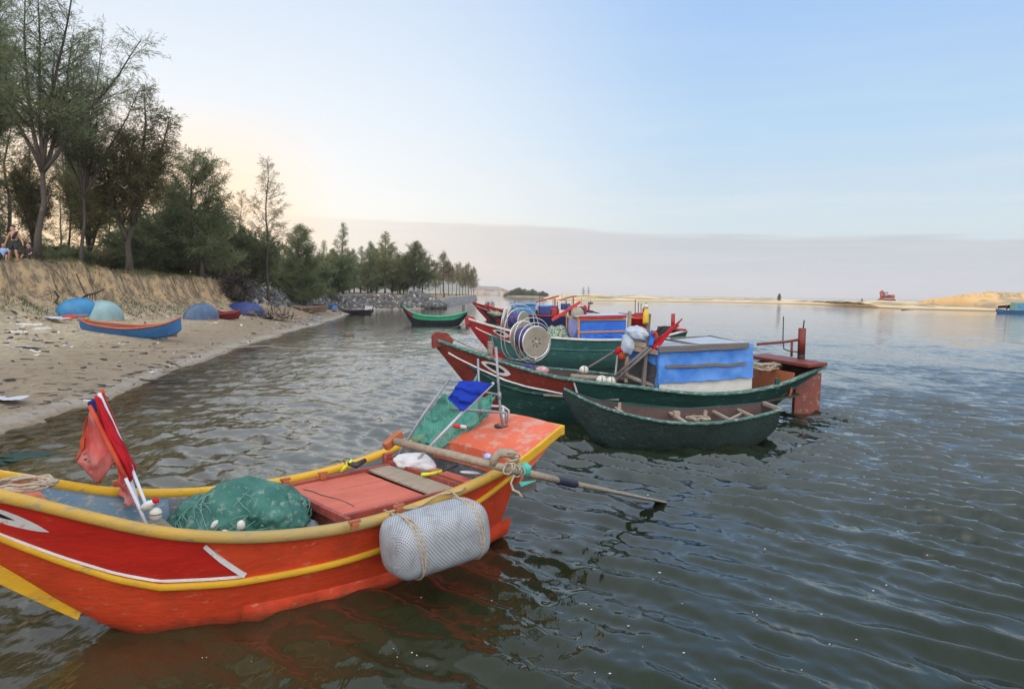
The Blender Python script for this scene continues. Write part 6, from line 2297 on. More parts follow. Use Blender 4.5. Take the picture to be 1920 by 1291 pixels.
sheet(8, 752, .75, .5, 'white plastic sheet on the dark sand at the left edge', .2, h_=.07)
sheet(98, 600, 1.5, .6, 'crumpled white sheet on the sand left of the upturned boats', -.2, h_=.12, seed=3)
sheet(50, 652, .8, .35, 'grey sheet half buried in the sand below the litter', .1, 'tarp_pale', .04, seed=6)
sheet(495, 597, 1.3, .5, 'pale sheet by the driftwood heap', .1, 'tarp_pale', .10, seed=4)
sheet(587, 601, 1.3, .5, 'light blue sheet on the wet sand below the brown rowing boat', .1, 'tarp_blue', .08, seed=8)
for i, (px, py, L, wd, rz, mt, lb) in enumerate(((55, 610, .9, .22, .5, 'foam', 'white foam plank on the litter below the bank, the larger one'), (78, 618, .6, .18, -.3, 'foam', 'white foam piece right of the larger foam plank'), (28, 624, .55, .10, .1, 'foam', 'thin white foam strip at the left of the litter'),
                                                 (300, 716, 1.3, .07, .55, 'wood_dark', 'dark waterlogged stick at the edge of the water'), (505, 624, 1.8, .12, .08, 'wood', 'pale plank lying on the wet sand halfway along the shore'), (84, 738, .55, .035, .2, 'wood', 'pale stick on the dark sand near the white sheet'), (150, 700, .5, .03, .1, 'wood', 'bleached twig on the middle of the near beach'))):
    c = PG(px, py, .03)
    o = MB().beam((-L / 2, 0, 0), (L / 2, 0, .02), wd, min(wd, .08)).build('foam_plank' if mt == 'foam' else 'driftwood', M[mt], loc=c, bevel=.008)
    o.rotation_euler = (.05, .03, rz)
    tag(o, lb, 'plank' if mt == 'foam' else 'driftwood')
rk = MB().blob((0, 0, 0), (.30, .25, .22), 4, .25, 1.8, 3).build('rock', paint('brown rock', (.16, .12, .09), (.1, .08, .065), None, 0, .8, 4, bump=.5), loc=PZ(654, 629, .02))
tag(rk, 'lone brown rock in the shallow water off the beach', 'rock')
sw = MB()
sw.blob((0, 0, 0), (.50, .34, .035), 5, .6, 2.2, 4)
o = sw.build('fishing_net', paint('wet dark net', (.005, .03, .022), (.01, .045, .033), None, 0, .6, 5, bump=.8), loc=PZ(48, 858, -.02))
tag(o, 'dark teal scrap of net floating behind the orange boat bow', 'fishing net')

# small litter, twigs and weed: beyond counting
g = np.random.default_rng(8)
lm = [M['foam'], M['wood_dark'], M['wood'], M['boat_skyblue'], M['sheet_white']]


def scatter_litter(n, name):
    mb = MB()
    zones = [(10, 130, 592, 660, .30), (100, 360, 590, 660, .12), (360, 640, 565, 612, .30), (0, 420, 640, 760, .16), (230, 640, 600, 735, .12)]
    for i in range(n):
        z = zones[g.choice(len(zones), p=[q[4] for q in zones])]
        px, py = g.uniform(z[0], z[1]), g.uniform(z[2], z[3])
        if z is zones[4]:
            f = g.random()
            px = 230 + 410 * f + g.normal(0, 6)
            py = 742 - 150 * f**.72 - 6 + g.normal(0, 4)
        p = PG(px, py, .01)
        if p.z < .02 or p.y < 6:
            continue
        s_ = g.uniform(.02, .085) * (1 + p.y / 55)
        k = int(g.choice(5, p=[.22, .42, .25, .015, .095]))
        mb.box(p, (s_ * g.uniform(.6, 2.6), s_ * g.uniform(.4, 1), s_ * g.uniform(.15, .6)), Euler((g.normal(0, .25), g.normal(0, .25), g.uniform(0, 6.28))), k)
    o = mb.build(name, lm)
    kind(o, 'stuff')


scatter_litter(380, 'litter')
mb = MB()
for i in range(240):
    px, py = g.uniform(-20, 560), g.uniform(600, 790)
    if i % 3 == 0:
        f = g.random()
        px, py = 120 + 520 * f, 772 - 178 * f**.75 + g.normal(0, 4) - 8
    p = PG(px, py, .012)
    if p.z < .03 or p.y < 6:
        continue
    a, L = g.normal(0, .5) + (g.random() > .5) * PI, g.uniform(.1, .5)
    q = Vector((math.cos(a), math.sin(a), 0))
    n_ = Vector((-q.y, q.x, 0))
    pts = [p + q * L * t_ + n_ * L * .2 * math.sin(t_ * 5 + i) * g.uniform(.2, 1) + Vector((0, 0, .01 * math.sin(t_ * 3))) for t_ in np.linspace(-.5, .5, 5)]
    mb.tube(pts, g.uniform(.006, .016), 4, mi=int(g.random() > .72))
kind(mb.build('debris', [M['wood_dark'], M['wood']]), 'stuff')

# roots hanging out of the cut bank
mb = MB()
for i in range(46):
    y = g.uniform(30, 70)
    xc = np.interp(y, _crx, _cry)
    p = np.array([xc + .15 + g.uniform(-.1, .3), y, 0])
    pts = []
    L = g.uniform(.4, 2.6)
    dy = g.normal(0, .9)
    for k in range(8):
        f = k / 7
        xx, yy = p[0] + 3.0 * f * L / 2.6 + .06 * g.normal(), p[1] + dy * f + .05 * g.normal()
        pts.append(Vector((xx + .03, yy, th(xx, yy) + .035 + .03 * abs(g.normal()))))
    mb.tube(pts, [.035 * (1 - .1 * k) * (.12 + .6 * g.random()**2) for k in range(8)], 5)
kind(mb.build('exposed_roots', M['wood_dark']), 'stuff')
for (pts, lb) in (([(102, 545), (110, 556), (104, 566), (112, 574), (128, 568), (140, 573)], 'dark curled root above the sky blue upturned boat'), ([(152, 560), (165, 552), (178, 550), (195, 542)], 'dark forked branch sticking out over the upturned boats'),
                  ([(0, 572), (16, 580), (30, 586)], 'thin dark root lying on the bank slope at the left edge')):
    y0 = PG(pts[-1][0], 590).y if pts[0][0] > 50 else PG(20, 583).y
    P_ = [PD(a, b, y0 + .2 * math.sin(i * 2)) for i, (a, b) in enumerate(pts)]
    r_ = thing('root', lb, 'root', P_[0])
    MB().tube([q - P_[0] for q in P_], [.05, .055, .05, .045, .04, .02][:len(P_)] if len(P_) > 3 else .04, 6).build('root_stem', M['wood_dark'], r_)
    if pts[0][0] == 152:
        for k in range(4):
            a = P_[1].lerp(P_[2], k / 3) - P_[0]
            MB().tube([a, a + Vector((-.06 + .04 * k, -.1, -.35 - .1 * (k % 2)))], [.03, .015], 5).build('side_twig', M['wood_dark'], r_)

# grass and weeds along the top edge
n = 8000
yy = g.uniform(29, 84, n)
xc = np.interp(yy, _crx, _cry)
xx = xc + .35 - np.abs(g.normal(0, 1.6, n)) + .25 * vnoise(yy * .8, yy * 0 + 2)
zz = terrain_h(xx, yy)[0]
hgt = g.uniform(.06, .22, n) * (.5 + np.clip(1.6 * (vnoise(yy * .6, xx * .6) + .5), 0, 1.6))
az = g.uniform(0, 6.28, n)
wd = .012 + yy * .0003
V = np.zeros((n, 3, 3))
V[:, 0] = np.stack([xx - np.cos(az) * wd, yy - np.sin(az) * wd, zz - .02], 1)
V[:, 1] = np.stack([xx + np.cos(az) * wd, yy + np.sin(az) * wd, zz - .02], 1)
V[:, 2] = np.stack([xx + g.normal(0, .08, n), yy + g.normal(0, .08, n), zz + hgt], 1)
kind(np_mesh('grass', V.reshape(-1, 3), np.arange(n * 3).reshape(-1, 3), leaf_mat('dry bank grass', (.12, .12, .05), (.18, .15, .075), (.09, .10, .04), .3), smooth=False), 'stuff')
# weeds on the foot of the bank
n = 1200
cen = [(115, 560), (25, 562), (255, 578), (330, 575), (290, 580), (230, 572), (345, 582), (60, 575)]
P_ = np.array([PG(a, b) for a, b in cen])
k = g.integers(0, len(cen), n)
xx, yy = P_[k, 0] + g.normal(0, .55, n), P_[k, 1] + g.normal(0, .8, n)
zz = terrain_h(xx, yy)[0]
V = np.zeros((n, 3, 3))
az = g.uniform(0, 6.28, n)
V[:, 0] = np.stack([xx - np.cos(az) * .02, yy - np.sin(az) * .02, zz - .02], 1)
V[:, 1] = np.stack([xx + np.cos(az) * .02, yy + np.sin(az) * .02, zz - .02], 1)
V[:, 2] = np.stack([xx + g.normal(0, .1, n), yy + g.normal(0, .1, n), zz + g.uniform(.08, .25, n)], 1)
kind(np_mesh('weeds', V.reshape(-1, 3), np.arange(n * 3).reshape(-1, 3), leaf_mat('bank weeds', (.09, .13, .05), (.13, .15, .06), (.06, .09, .04), .3), smooth=False), 'stuff')

# uprooted stump and the driftwood heap
us = PG(442, 570)
st = thing('uprooted_stump', 'big dark uprooted tree stump with tangled roots tipped over at the bank end', 'stump', us)
mb = MB()
mb.blob((0, .3, .9), (.6, .5, .7), 5, .4, 1.8, 3)
mb.build('root_plate', M['wood_dark'], st)
mb = MB()
for i in range(190):
    a, e = g.uniform(0, 6.28), g.uniform(-.6, 1.4)
    d = np.array([math.cos(a) * math.cos(e), math.sin(a) * math.cos(e) * .8, math.sin(e)])
    pts = []
    p = np.array([0, .3, 1.0]) + d * .5
    for k in range(7):
        pts.append(Vector(p))
        d = d + g.normal(0, .25, 3) + np.array([0, 0, -.10])
        d /= np.linalg.norm(d)
        p = p + d * g.uniform(.10, .30)
    mb.tube(pts, [.05 * (1 - k / 8) * (.4 + .6 * g.random()) + .008 for k in range(7)], 5, caps=False)
mb.build('root_tangle', M['wood_dark'], st)
MB().tube([(0, .4, 1.0), (-.3, 2.0, 1.1), (-.6, 4.0, 1.0)], [.4, .3, .25], 10).build('trunk', M['bark'], st)
dwp = PG(512, 598)
dh_ = thing('driftwood_heap', 'heap of pale twisted branches on the beach by the deep blue upturned boat', 'driftwood', dwp)
mb = MB()
for k in range(2):
    for i in range(55):
        a, e = g.uniform(0, 6.28), g.uniform(0, .9)
        d = np.array([math.cos(a), math.sin(a) * .6, math.sin(e)])
        p = np.array([g.normal(0, .7), g.normal(0, .5), .05])
        pts = []
        for q in range(6):
            pts.append(Vector(p))
            d = d + g.normal(0, .3, 3)
            d /= np.linalg.norm(d)
            p = p + d * .22
            p[2] = max(p[2], .03)
        mb.tube(pts, [.045 * (1 - q / 8) for q in range(6)], 5, mi=k)
o = mb.build('branches', [M['wood'], M['wood_dark']], dh_)
o['kind'] = 'stuff'

# rubble along the shore, the rock pile, and the stone jetty
ico = bmesh.new()
bmesh.ops.create_icosphere(ico, subdivisions=1, radius=1)
IV = np.array([v.co for v in ico.verts])
IF = np.array([[v.index for v in f.verts] for f in ico.faces])
ico.free()


def rocks(P, S, mat, name):
    n = len(P)
    V = np.repeat(IV[None], n, 0) * (1 + g.normal(0, .16, (n, len(IV), 1)))
    V = V * S[:, None, None] * g.uniform(.55, 1.25, (n, 1, 3))
    a = g.uniform(0, 6.28, n)
    ca, sa = np.cos(a)[:, None], np.sin(a)[:, None]
    V = np.stack([V[..., 0] * ca - V[..., 1] * sa, V[..., 0] * sa + V[..., 1] * ca, V[..., 2]], -1) + P[:, None]
    Fq = (IF[None] + (np.arange(n) * len(IV))[:, None, None]).reshape(-1, 3)
    return np_mesh(name, V.reshape(-1, 3), Fq, mat, smooth=False)


def stone_mat(name):
    m, t, b = new_mat(name)
    geo = nd(t, 'ShaderNodeNewGeometry')
    vec = obj_vec(t)
    n1 = tnoise(t, vec, 2.5, 5)
    col = ramp(t, geo.outputs['Random Per Island'], [(0, (.045, .045, .05)), (.55, (.095, .094, .095)), (.88, (.17, .165, .155)), (1, (.45, .44, .42))])
    col = mixc(t, ramp(t, n1, [(.4, 0), (.7, .5)]), col, (.10, .095, .085))
    t.links.new(col, b.inputs['Base Color'])
    b.inputs['Roughness'].default_value = .9
    return m


M['stone'] = stone_mat('grey rubble stone')
n = 3600
yy = g.uniform(56, 116, n)
xs_ = np.interp(yy, _shx, _shy)
xc = np.interp(yy, _crx, _cry)
f = g.random(n)**.7
lo = np.interp(yy, [56, 70, 85, 116], [.80, .62, .30, .0])
fr_ = lo + (1.02 - lo) * f
xx = xs_ + (xc - xs_) * fr_
zz = terrain_h(xx, yy)[0]
P_ = np.stack([xx, yy, zz + .03], 1)
o = rocks(P_, g.uniform(.08, .34, n), M['stone'], 'rubble')
kind(o, 'stuff')
n = 2200
cx, cy = -15.4, 118.0
a, r_ = g.uniform(0, 6.28, n), g.random(n)**.6
xx, yy = cx + 4.4 * r_ * np.cos(a), cy + 6 * r_ * np.sin(a)
hh = 2.4 * np.clip(1 - r_**1.5, 0, 1) * (.8 + .5 * vnoise(xx * .7, yy * .7))
P_ = np.stack([xx, yy, .3 + hh], 1)
rp = rocks(P_, g.uniform(.25, .55, n), M['stone'], 'rock_pile')
kind(rp, 'stuff')
# clods slumped from the cut bank
n = 900
yy = g.uniform(30, 66, n)
xx = np.interp(yy, _crx, _cry) + .6 + np.abs(g.normal(0, 1.5, n)) + .3
zz = terrain_h(xx, yy)[0]
kind(rocks(np.stack([xx, yy, zz + .01], 1), g.uniform(.03, .15, n) * g.uniform(.4, 1, n), paint('sand clod', (.40, .30, .18), (.26, .195, .125), None, 0, .95, 3, bump=.4), 'clods'), 'stuff')
jm, t, b = new_mat('jetty masonry')
vec = obj_vec(t, (1, 1, 1.4))
vr = nd(t, 'ShaderNodeTexVoronoi')
vr.inputs['Scale'].default_value = 1.5
t.links.new(vec, vr.inputs['Vector'])
ve = nd(t, 'ShaderNodeTexVoronoi', feature='DISTANCE_TO_EDGE')
ve.inputs['Scale'].default_value = 1.5
t.links.new(vec, ve.inputs['Vector'])
sepc = nd(t, 'ShaderNodeSeparateColor')
t.links.new(vr.outputs['Color'], sepc.inputs[0])
col = ramp(t, sepc.outputs[0], [(0, (.16, .165, .17)), (.6, (.28, .28, .275)), (1, (.42, .41, .39))])
col = mixc(t, ramp(t, ve.outputs[0], [(0, 1), (.08, 0)]), col, (.09, .088, .085))
t.links.new(col, b.inputs['Base Color'])
b.inputs['Roughness'].default_value = .9
jt = thing('stone_jetty', 'low grey stone jetty wall running out beneath the row of thin trees', 'jetty', (-13, 150, 0))
jy = np.linspace(124, 268, 40)
rows = []
for q in jy:
    x_ = np.interp(q, _shx, _shy)
    h_ = np.interp(q, [124, 150, 268], [.6, 1.5, 1.95])
    rows.append([Vector((x_ + .9 + 13, q - 150, -.6)), Vector((x_ + .35 + 13, q - 150, h_)), Vector((x_ - .5 + 13, q - 150, h_ + .05)), Vector((x_ - 3 + 13, q - 150, h_ - .2))])
mb = MB().grid(rows, smooth=False, flip=True)
x_ = np.interp(268, _shx, _shy)
mb.plate([(x_ + 13 + 1.0, 118.2, -.6), (x_ + 13 + .3, 118.2, 2.0), (x_ + 13 - 12, 118.2, 2.0), (x_ + 13 - 12, 118.2, -.6)], (0, 1.0, 0))
mb.build('wall', jm, jt)


# ------------------------------------------------------------------ people
def person(label, loc, joints, radii, edges, parts_fn=None, skin='skin', rz=0.0, group=None):
    t = thing('person', label, 'person', loc, rz, group)
    me = bpy.data.meshes.new('body')
    names = list(joints)
    me.from_pydata([joints[k] for k in names], [(names.index(a), names.index(b)) for a, b in edges], [])
    o = bpy.data.objects.new('body', me)
    COL.objects.link(o)
    o.parent = t
    sk = o.modifiers.new('skin', 'SKIN')
    for i, k in enumerate(names):
        r_ = radii[k]
        me.skin_vertices[0].data[i].radius = r_ if isinstance(r_, tuple) else (r_, r_)
    me.skin_vertices[0].data[0].use_root = True
    ss = o.modifiers.new('smooth', 'SUBSURF')
    ss.levels = 1
    ss.render_levels = 2
    me.materials.append(M[skin])
    return t


BODY_E = [('pelvis', 'waist'), ('waist', 'chest'), ('chest', 'neck'), ('neck', 'jaw'), ('jaw', 'head'), ('head', 'crown'), ('jaw', 'nose'),
          ('chest', 'sl'), ('sl', 'el'), ('el', 'wl'), ('wl', 'hl'), ('chest', 'sr'), ('sr', 'er'), ('er', 'wr'), ('wr', 'hr'),
          ('pelvis', 'pl'), ('pl', 'kl'), ('kl', 'al'), ('al', 'tl'), ('pelvis', 'pr'), ('pr', 'kr'), ('kr', 'ar'), ('ar', 'tr'),
          ('hl', 'f1l'), ('hl', 'f2l'), ('wl', 'thl'), ('hr', 'f1r'), ('hr', 'f2r'), ('wr', 'thr')]
BR = dict(pelvis=(.15, .10), waist=(.125, .09), chest=(.155, .105), neck=.055, jaw=.07, head=.095, crown=.07, nose=.025, sl=.06, el=.042, wl=.03, hl=.035, sr=.06, er=.042, wr=.03, hr=.035,
          pl=.085, kl=.058, al=.04, tl=.035, pr=.085, kr=.058, ar=.04, tr=.035, f1l=.012, f2l=.012, thl=.012, f1r=.012, f2r=.012, thr=.012)


def fingers(J):
    for s_ in ('l', 'r'):
        h, w_ = Vector(J['h' + s_]), Vector(J['w' + s_])
        d = (h - w_).normalized()
        q = d.cross(Vector((0, 1, .2))).normalized()
        J['f1' + s_] = tuple(h + d * .09 + q * .02)
        J['f2' + s_] = tuple(h + d * .085 - q * .02)
        J['th' + s_] = tuple(w_ + d * .06 + q * .055)
    return J


man = fingers(dict(pelvis=(0, 0, .88), waist=(-.01, 0, 1.05), chest=(-.02, 0, 1.27), neck=(-.03, 0, 1.42), jaw=(-.06, -.02, 1.50), head=(-.06, 0, 1.58), crown=(-.05, .02, 1.66), nose=(-.15, -.06, 1.56),
                   sl=(-.19, 0, 1.36), el=(-.29, -.02, 1.11), wl=(-.38, -.06, .88), hl=(-.41, -.08, .80), sr=(.17, 0, 1.36), er=(.28, .02, 1.12), wr=(.41, -.04, .92), hr=(.44, -.06, .84),
                   pl=(-.09, 0, .82), kl=(-.20, -.05, .47), al=(-.34, .08, .08), tl=(-.44, .02, .03), pr=(.09, 0, .82), kr=(.13, -.10, .46), ar=(.16, -.02, .08), tr=(.10, -.14, .03)))
pm = PG(28, 492)
pm = ground(28, 490, 34.6)
pt = person('shirtless person in dark shorts with a dark band across the chest walking on the bank', pm, man, BR, BODY_E)
MB().lathe([(.155, .74), (.165, .80), (.158, .95), (.14, 1.0)], Matrix.Identity(4) @ Matrix.Diagonal((1.05, .78, 1, 1)), 16, cap=False).build('shorts', M['cloth_dark'], pt)
for s_, kx in (('l', -.20), ('r', .13)):
    a, b = Vector(man['p' + s_]), Vector(man['k' + s_])
    MB().tube([a + Vector((0, 0, .03)), a.lerp(b, .4), a.lerp(b, .72)], [.10, .105, .10], 12).build('short_leg', M['cloth_dark'], pt)
MB().tube([(.02, -.10, 1.06), (.08, -.115, 1.20), (.15, -.07, 1.36), (.16, .03, 1.40)], [.07, .075, .06, .05], 8).build('sash', M['cloth_dark'], pt)
MB().blob((-.045, .035, 1.645), (.092, .105, .07), 3, .08, 2, 2).build('hair', M['hair'], pt)
sit = fingers(dict(pelvis=(0, 0, .12), waist=(0, .02, .30), chest=(0, 0, .50), neck=(0, -.02, .64), jaw=(0, -.06, .71), head=(0, -.03, .79), crown=(0, 0, .87), nose=(.0, -.15, .77),
                   sl=(-.18, 0, .58), el=(-.25, -.12, .36), wl=(-.18, -.30, .28), hl=(-.14, -.38, .27), sr=(.18, 0, .58), er=(.25, -.12, .36), wr=(.18, -.30, .28), hr=(.14, -.38, .27),
                   pl=(-.10, -.06, .12), kl=(-.16, -.42, .38), al=(-.14, -.62, .06), tl=(-.14, -.74, .03), pr=(.10, -.06, .12), kr=(.16, -.42, .38), ar=(.14, -.62, .06), tr=(.14, -.74, .03)))
for (px, y, lb, mt, rz) in ((8, 35.2, 'seated person in a pale blue shirt on the bank at the left edge', 'cloth_pale_blue', .5), (56, 36.0, 'seated person in a dark top on the bank right of the walking one', 'cloth_dark', -.3)):
    q = ground(px, 490, y) + Vector((0, 0, .06))
    pp = person(lb, q, sit, BR, BODY_E, rz=rz)
    MB().lathe([(.165, .16), (.16, .32), (.19, .48), (.15, .60), (.075, .645)], Matrix.Diagonal((1, .78, 1, 1)), 16, cap=False).build('shirt', M[mt], pp)
    for s_ in (-1, 1):
        MB().tube([(s_ * .14, 0, .59), (s_ * .20, -.03, .54), (s_ * .235, -.09, .43)], [.075, .072, .066], 10).build('sleeve', M[mt], pp)
        MB().tube([(s_ * .10, -.06, .13), (s_ * .14, -.28, .29), (s_ * .16, -.41, .38), (s_ * .155, -.47, .30)], [.105, .09, .075, .07], 10).build('trouser_leg', M['cloth_dark'], pp)
    MB().blob((0, .01, .83), (.098, .11, .09), 3, .08, 2, 2).build('hair', M['hair'], pp)

# ================================================================== THE FAR SIDE
def build_spit():
    wl = [(1018, 560), (1060, 562.5), (1150, 564), (1300, 566), (1400, 567.5), (1500, 570), (1600, 574), (1650, 577), (1700, 579), (1780, 581), (1900, 584), (2000, 586), (2200, 588)]
    P = [PZ(a, b, 0) for a, b in wl]
    P = np.array([[p.x, p.y] for p in P])
    cum = np.concatenate([[0], np.cumsum(np.linalg.norm(np.diff(P, axis=0), axis=1))])
    s = np.linspace(0, cum[-1], 420)
    fx, fy = np.interp(s, cum, P[:, 0]), np.interp(s, cum, P[:, 1])
    d = np.concatenate([np.linspace(-8, 0, 5, endpoint=False), np.linspace(0, 14, 24, endpoint=False), np.linspace(14, 60, 26, endpoint=False), np.linspace(60, 260, 16)])
    X = fx[:, None] + d[None] * .15
    Y = fy[:, None] + d[None]
    D = np.repeat(d[None], len(s), 0)
    px = 960 + F * X / Y
    ridge = np.interp(px, [1018, 1060, 1100, 1200, 1300, 1350, 1450, 1560, 1640, 1700, 2200], [.9, 1.7, 1.9, 1.55, 1.2, 1.5, 1.35, 1.3, 1.4, 1.3, 1.2])
    Z = np.interp(D, [-8, 0, 2, 8, 16, 30, 60, 150, 260], [-.9, -.03, .3, .55, .8, 1.0, 1.0, .6, -.6])
    Z = np.where(D > 0, Z * ridge * (1 + np.clip(D / 30, 0, 1) * .9 * fbm(X * .05 + 3, Y * .05, 4)) + np.clip(D / 10, 0, 1) * .14 * fbm(X * .3, Y * .3, 3), Z)
    n, k = X.shape
    V = np.stack([X, Y, Z], -1).reshape(-1, 3)
    i = np.arange((n - 1) * (k - 1))
    a = (i // (k - 1)) * k + i % (k - 1)
    Fq = np.stack([a, a + k, a + k + 1, a + 1], 1)[:, ::-1]
    m, t, b = new_mat('spit sand')
    vec = obj_vec(t)
    n1 = tnoise(t, vec, .06, 6, .6)
    n2 = tnoise(t, vec, .5, 6, .65)
    geo = nd(t, 'ShaderNodeNewGeometry')
    sp_ = nd(t, 'ShaderNodeSeparateXYZ')
    t.links.new(geo.outputs['Position'], sp_.inputs[0])
    col = mixc(t, n2, (.68, .53, .33), (.58, .46, .29))
    gr = mth(t, 'MULTIPLY', ramp(t, n1, [(.44, 0), (.56, .85)]), smooth(t, sp_.outputs[2], .45, .9))
    col = mixc(t, gr, col, mixc(t, n2, (.16, .16, .075), (.26, .22, .11)))
    col = mixc(t, mth(t, 'SUBTRACT', 1.0, smooth(t, sp_.outputs[2], .05, .3)), col, (.20, .15, .095))
    t.links.new(col, b.inputs['Base Color'])
    b.inputs['Roughness'].default_value = .95
    b.inputs['Specular IOR Level'].default_value = .1
    kind(np_mesh('sand_spit', V, Fq, m), 'structure')
    # dug sand mound on the right
    gx, gy = np.meshgrid(np.linspace(60, 190, 300), np.linspace(158, 260, 130), indexing='ij')
    ppx = 960 + F * gx / gy
    dd = gy - (np.interp(gx, P[:, 0][np.argsort(P[:, 0])], P[:, 1][np.argsort(P[:, 0])]))
    hx = np.interp(ppx, [1660, 1690, 1720, 1745, 1780, 1820, 1850, 1900, 2200], [-.5, .4, 1.6, 2.3, 2.7, 3.6, 4.1, 3.9, 3.6])
    prof = np.interp(dd + 4.5 * vnoise(gx * .11, gy * .02), [0, 3, 8, 14, 17, 19, 40, 80], [-.25, .1, .32, .5, .66, .98, 1.0, .3])
    Zm = .2 + hx * prof + .4 * fbm(gx * .22, gy * .22, 4) * np.clip(hx, 0, 1) - .5 * (hx < .3)
    n, k = gx.shape
    V = np.stack([gx, gy, Zm], -1).reshape(-1, 3)
    i = np.arange((n - 1) * (k - 1))
    a = (i // (k - 1)) * k + i % (k - 1)
    Fq = np.stack([a, a + k, a + k + 1, a + 1], 1)
    m2, t, b = new_mat('dug sand')
    vec = obj_vec(t)
    n1 = tnoise(t, vec, .14, 6, .65)
    n2 = tnoise(t, vec, .9, 6, .65)
    geo = nd(t, 'ShaderNodeNewGeometry')
    sn = nd(t, 'ShaderNodeSeparateXYZ')
    t.links.new(geo.outputs['True Normal'], sn.inputs[0])
    sp_ = nd(t, 'ShaderNodeSeparateXYZ')
    t.links.new(geo.outputs['Position'], sp_.inputs[0])
    col = mixc(t, n2, (.72, .47, .21), (.58, .38, .18))
    col = mixc(t, ramp(t, n1, [(.47, 0), (.58, .8)]), col, (.30, .255, .18))
    col = mixc(t, mth(t, 'MULTIPLY', mth(t, 'SUBTRACT', 1.0, smooth(t, sp_.outputs[2], .4, 2.2)), .6), col, (.27, .225, .165))
    col = mixc(t, mth(t, 'MULTIPLY', smooth(t, sp_.outputs[2], 2.6, 3.6), ramp(t, n2, [(.5, 0), (.6, .6)])), col, (.16, .12, .07))
    t.links.new(col, b.inputs['Base Color'])
    b.inputs['Roughness'].default_value = .95
    b.inputs['Specular IOR Level'].default_value = .1
    kind(np_mesh('sand_mound', V, Fq, m2), 'structure')


build_spit()

# excavator on the spit
M['ex_red'] = paint('faded machine red', (.36, .075, .05), (.28, .06, .045), (.3, .18, .12), .3, .6, 2)
ex = thing('excavator', 'red excavator with folded boom standing on the sand spit', 'excavator', PD(1662, 566.5, 202), .25)
for s_ in (-1, 1):
    mb = MB()
    pts = [Vector((math.copysign(1.5, math.cos(a)) + .42 * math.cos(a), s_ * 1.1, .42 + .42 * math.sin(a))) for a in np.linspace(0, 2 * PI, 24, endpoint=False)]
    mb.plate([p - Vector((0, .28, 0)) for p in pts], (0, .56, 0))
    mb.build('track', M['wood_dark'], ex, bevel=.03)
MB().box((.1, 0, 1.15), (2.9, 2.5, .35)).box((1.0, -.2, 1.65), (1.2, 2.1, .8)).build('engine_deck', M['ex_red'], ex, bevel=.08)
cb = MB().box((-.1, .65, 2.05), (1.5, 1.0, 1.5)).build('cab', M['cabin_grey'], ex, bevel=.06)
gm_ = paint('pale glass', (.35, .42, .48), (.3, .36, .42), None, 0, .15, bump=0)
for c_, q_ in (((.02, .13, 2.2), (1.1, .04, .9)), ((-.87, .65, 2.2), (.04, .8, .95)), ((.0, 1.17, 2.2), (.9, .04, .9))):
    MB().box(c_, q_).build('cab_window', gm_, cb)
MB().beam((-.7, -.35, 1.4), (-1.9, -.35, 3.1), .35, .50).beam((-1.9, -.35, 3.1), (-2.5, -.35, 2.5), .35, .45).build('boom', M['ex_red'], ex, bevel=.05)
MB().beam((-2.4, -.35, 2.7), (-2.05, -.35, .9), .28, .36).build('dipper_arm', M['ex_red'], ex, bevel=.05)
MB().plate([(-2.5, -.8, .9), (-1.6, -.8, 1.0), (-1.5, -.8, .35), (-2.0, -.8, .15), (-2.5, -.8, .35)], (0, .9, 0)).build('bucket', M['ex_red'], ex, bevel=.03)

# someone standing on the spit
stand = fingers(dict(man))
stand.update(wl=(-.24, -.04, .90), hl=(-.25, -.08, .81), el=(-.26, 0, 1.11), wr=(.24, -.04, .90), hr=(.25, -.08, .81), er=(.26, 0, 1.11), kl=(-.10, -.02, .47), al=(-.10, 0, .08), tl=(-.11, -.14, .03), kr=(.10, -.02, .47), ar=(.10, 0, .08), tr=(.11, -.14, .03), nose=(-.05, -.16, 1.56))
stand = fingers(stand)
fp = person('tiny dark clothed person standing on the sand spit left of the excavator', PD(1616, 569.5, 216), stand, BR, BODY_E, skin='cloth_dark')
MB().blob((-.045, -.01, 1.60), (.10, .11, .11), 3, .05, 2, 2).build('head_skin', M['skin'], fp)

# blue boat entering on the right, with a rower
Fq_ = PZ(1868, 587, 0)
rb2 = thing('motor_boat', 'small bright blue boat with a green shelter at the right edge', 'boat', Fq_, .10)
h5 = Hull(b=[(0, .25), (.5, .55), (2, .85), (4, .9), (6.4, .7)], zs=[(0, .80), (.5, .72), (2, .60), (4, .58), (6.4, .75)], zb=[(0, .35), (.4, .0), (.9, -.15), (5.8, -.15), (6.4, .1)], c=[(0, .6), (1, .6), (4, .65), (6.4, .6)], x1=6.4)
h5.shell(M['boat_blue'], rb2, n=30, m=6)
h5.inside(M['boat_skyblue'], rb2, .2, .2, 6.2, n=20)
for s_ in (-1, 1):
    h5.rail(M['boat_skyblue'], rb2, s_, .02, 6.35, 1.0, .08, .07, n=30)
MB().plate([(3.1, -.7, .5), (5.4, -.7, .5), (5.4, -.6, 2.0), (3.2, -.6, 1.95)], (0, 1.3, 0)).build('shelter', M['net_pale'], rb2, bevel=.05)
MB().plate([(3.6, -.72, .9), (4.8, -.72, .9), (4.8, -.66, 1.7), (3.6, -.66, 1.7)], (0, .03, 0)).build('shelter_panel', M['boat_skyblue'], rb2)
rw = person('person in dark clothes sitting in the bow of the blue boat', Fq_ + Vector((1.9, .25, .62)), sit, BR, BODY_E, rz=.8, skin='cloth_dark')
MB().blob((0, -.05, .78), (.10, .11, .12), 3, .05, 2, 2).build('head_skin', M['skin'], rw)
MB().blob((0, .0, .84), (.115, .12, .08), 3, .05, 2, 2).build('hair', M['hair'], rw)

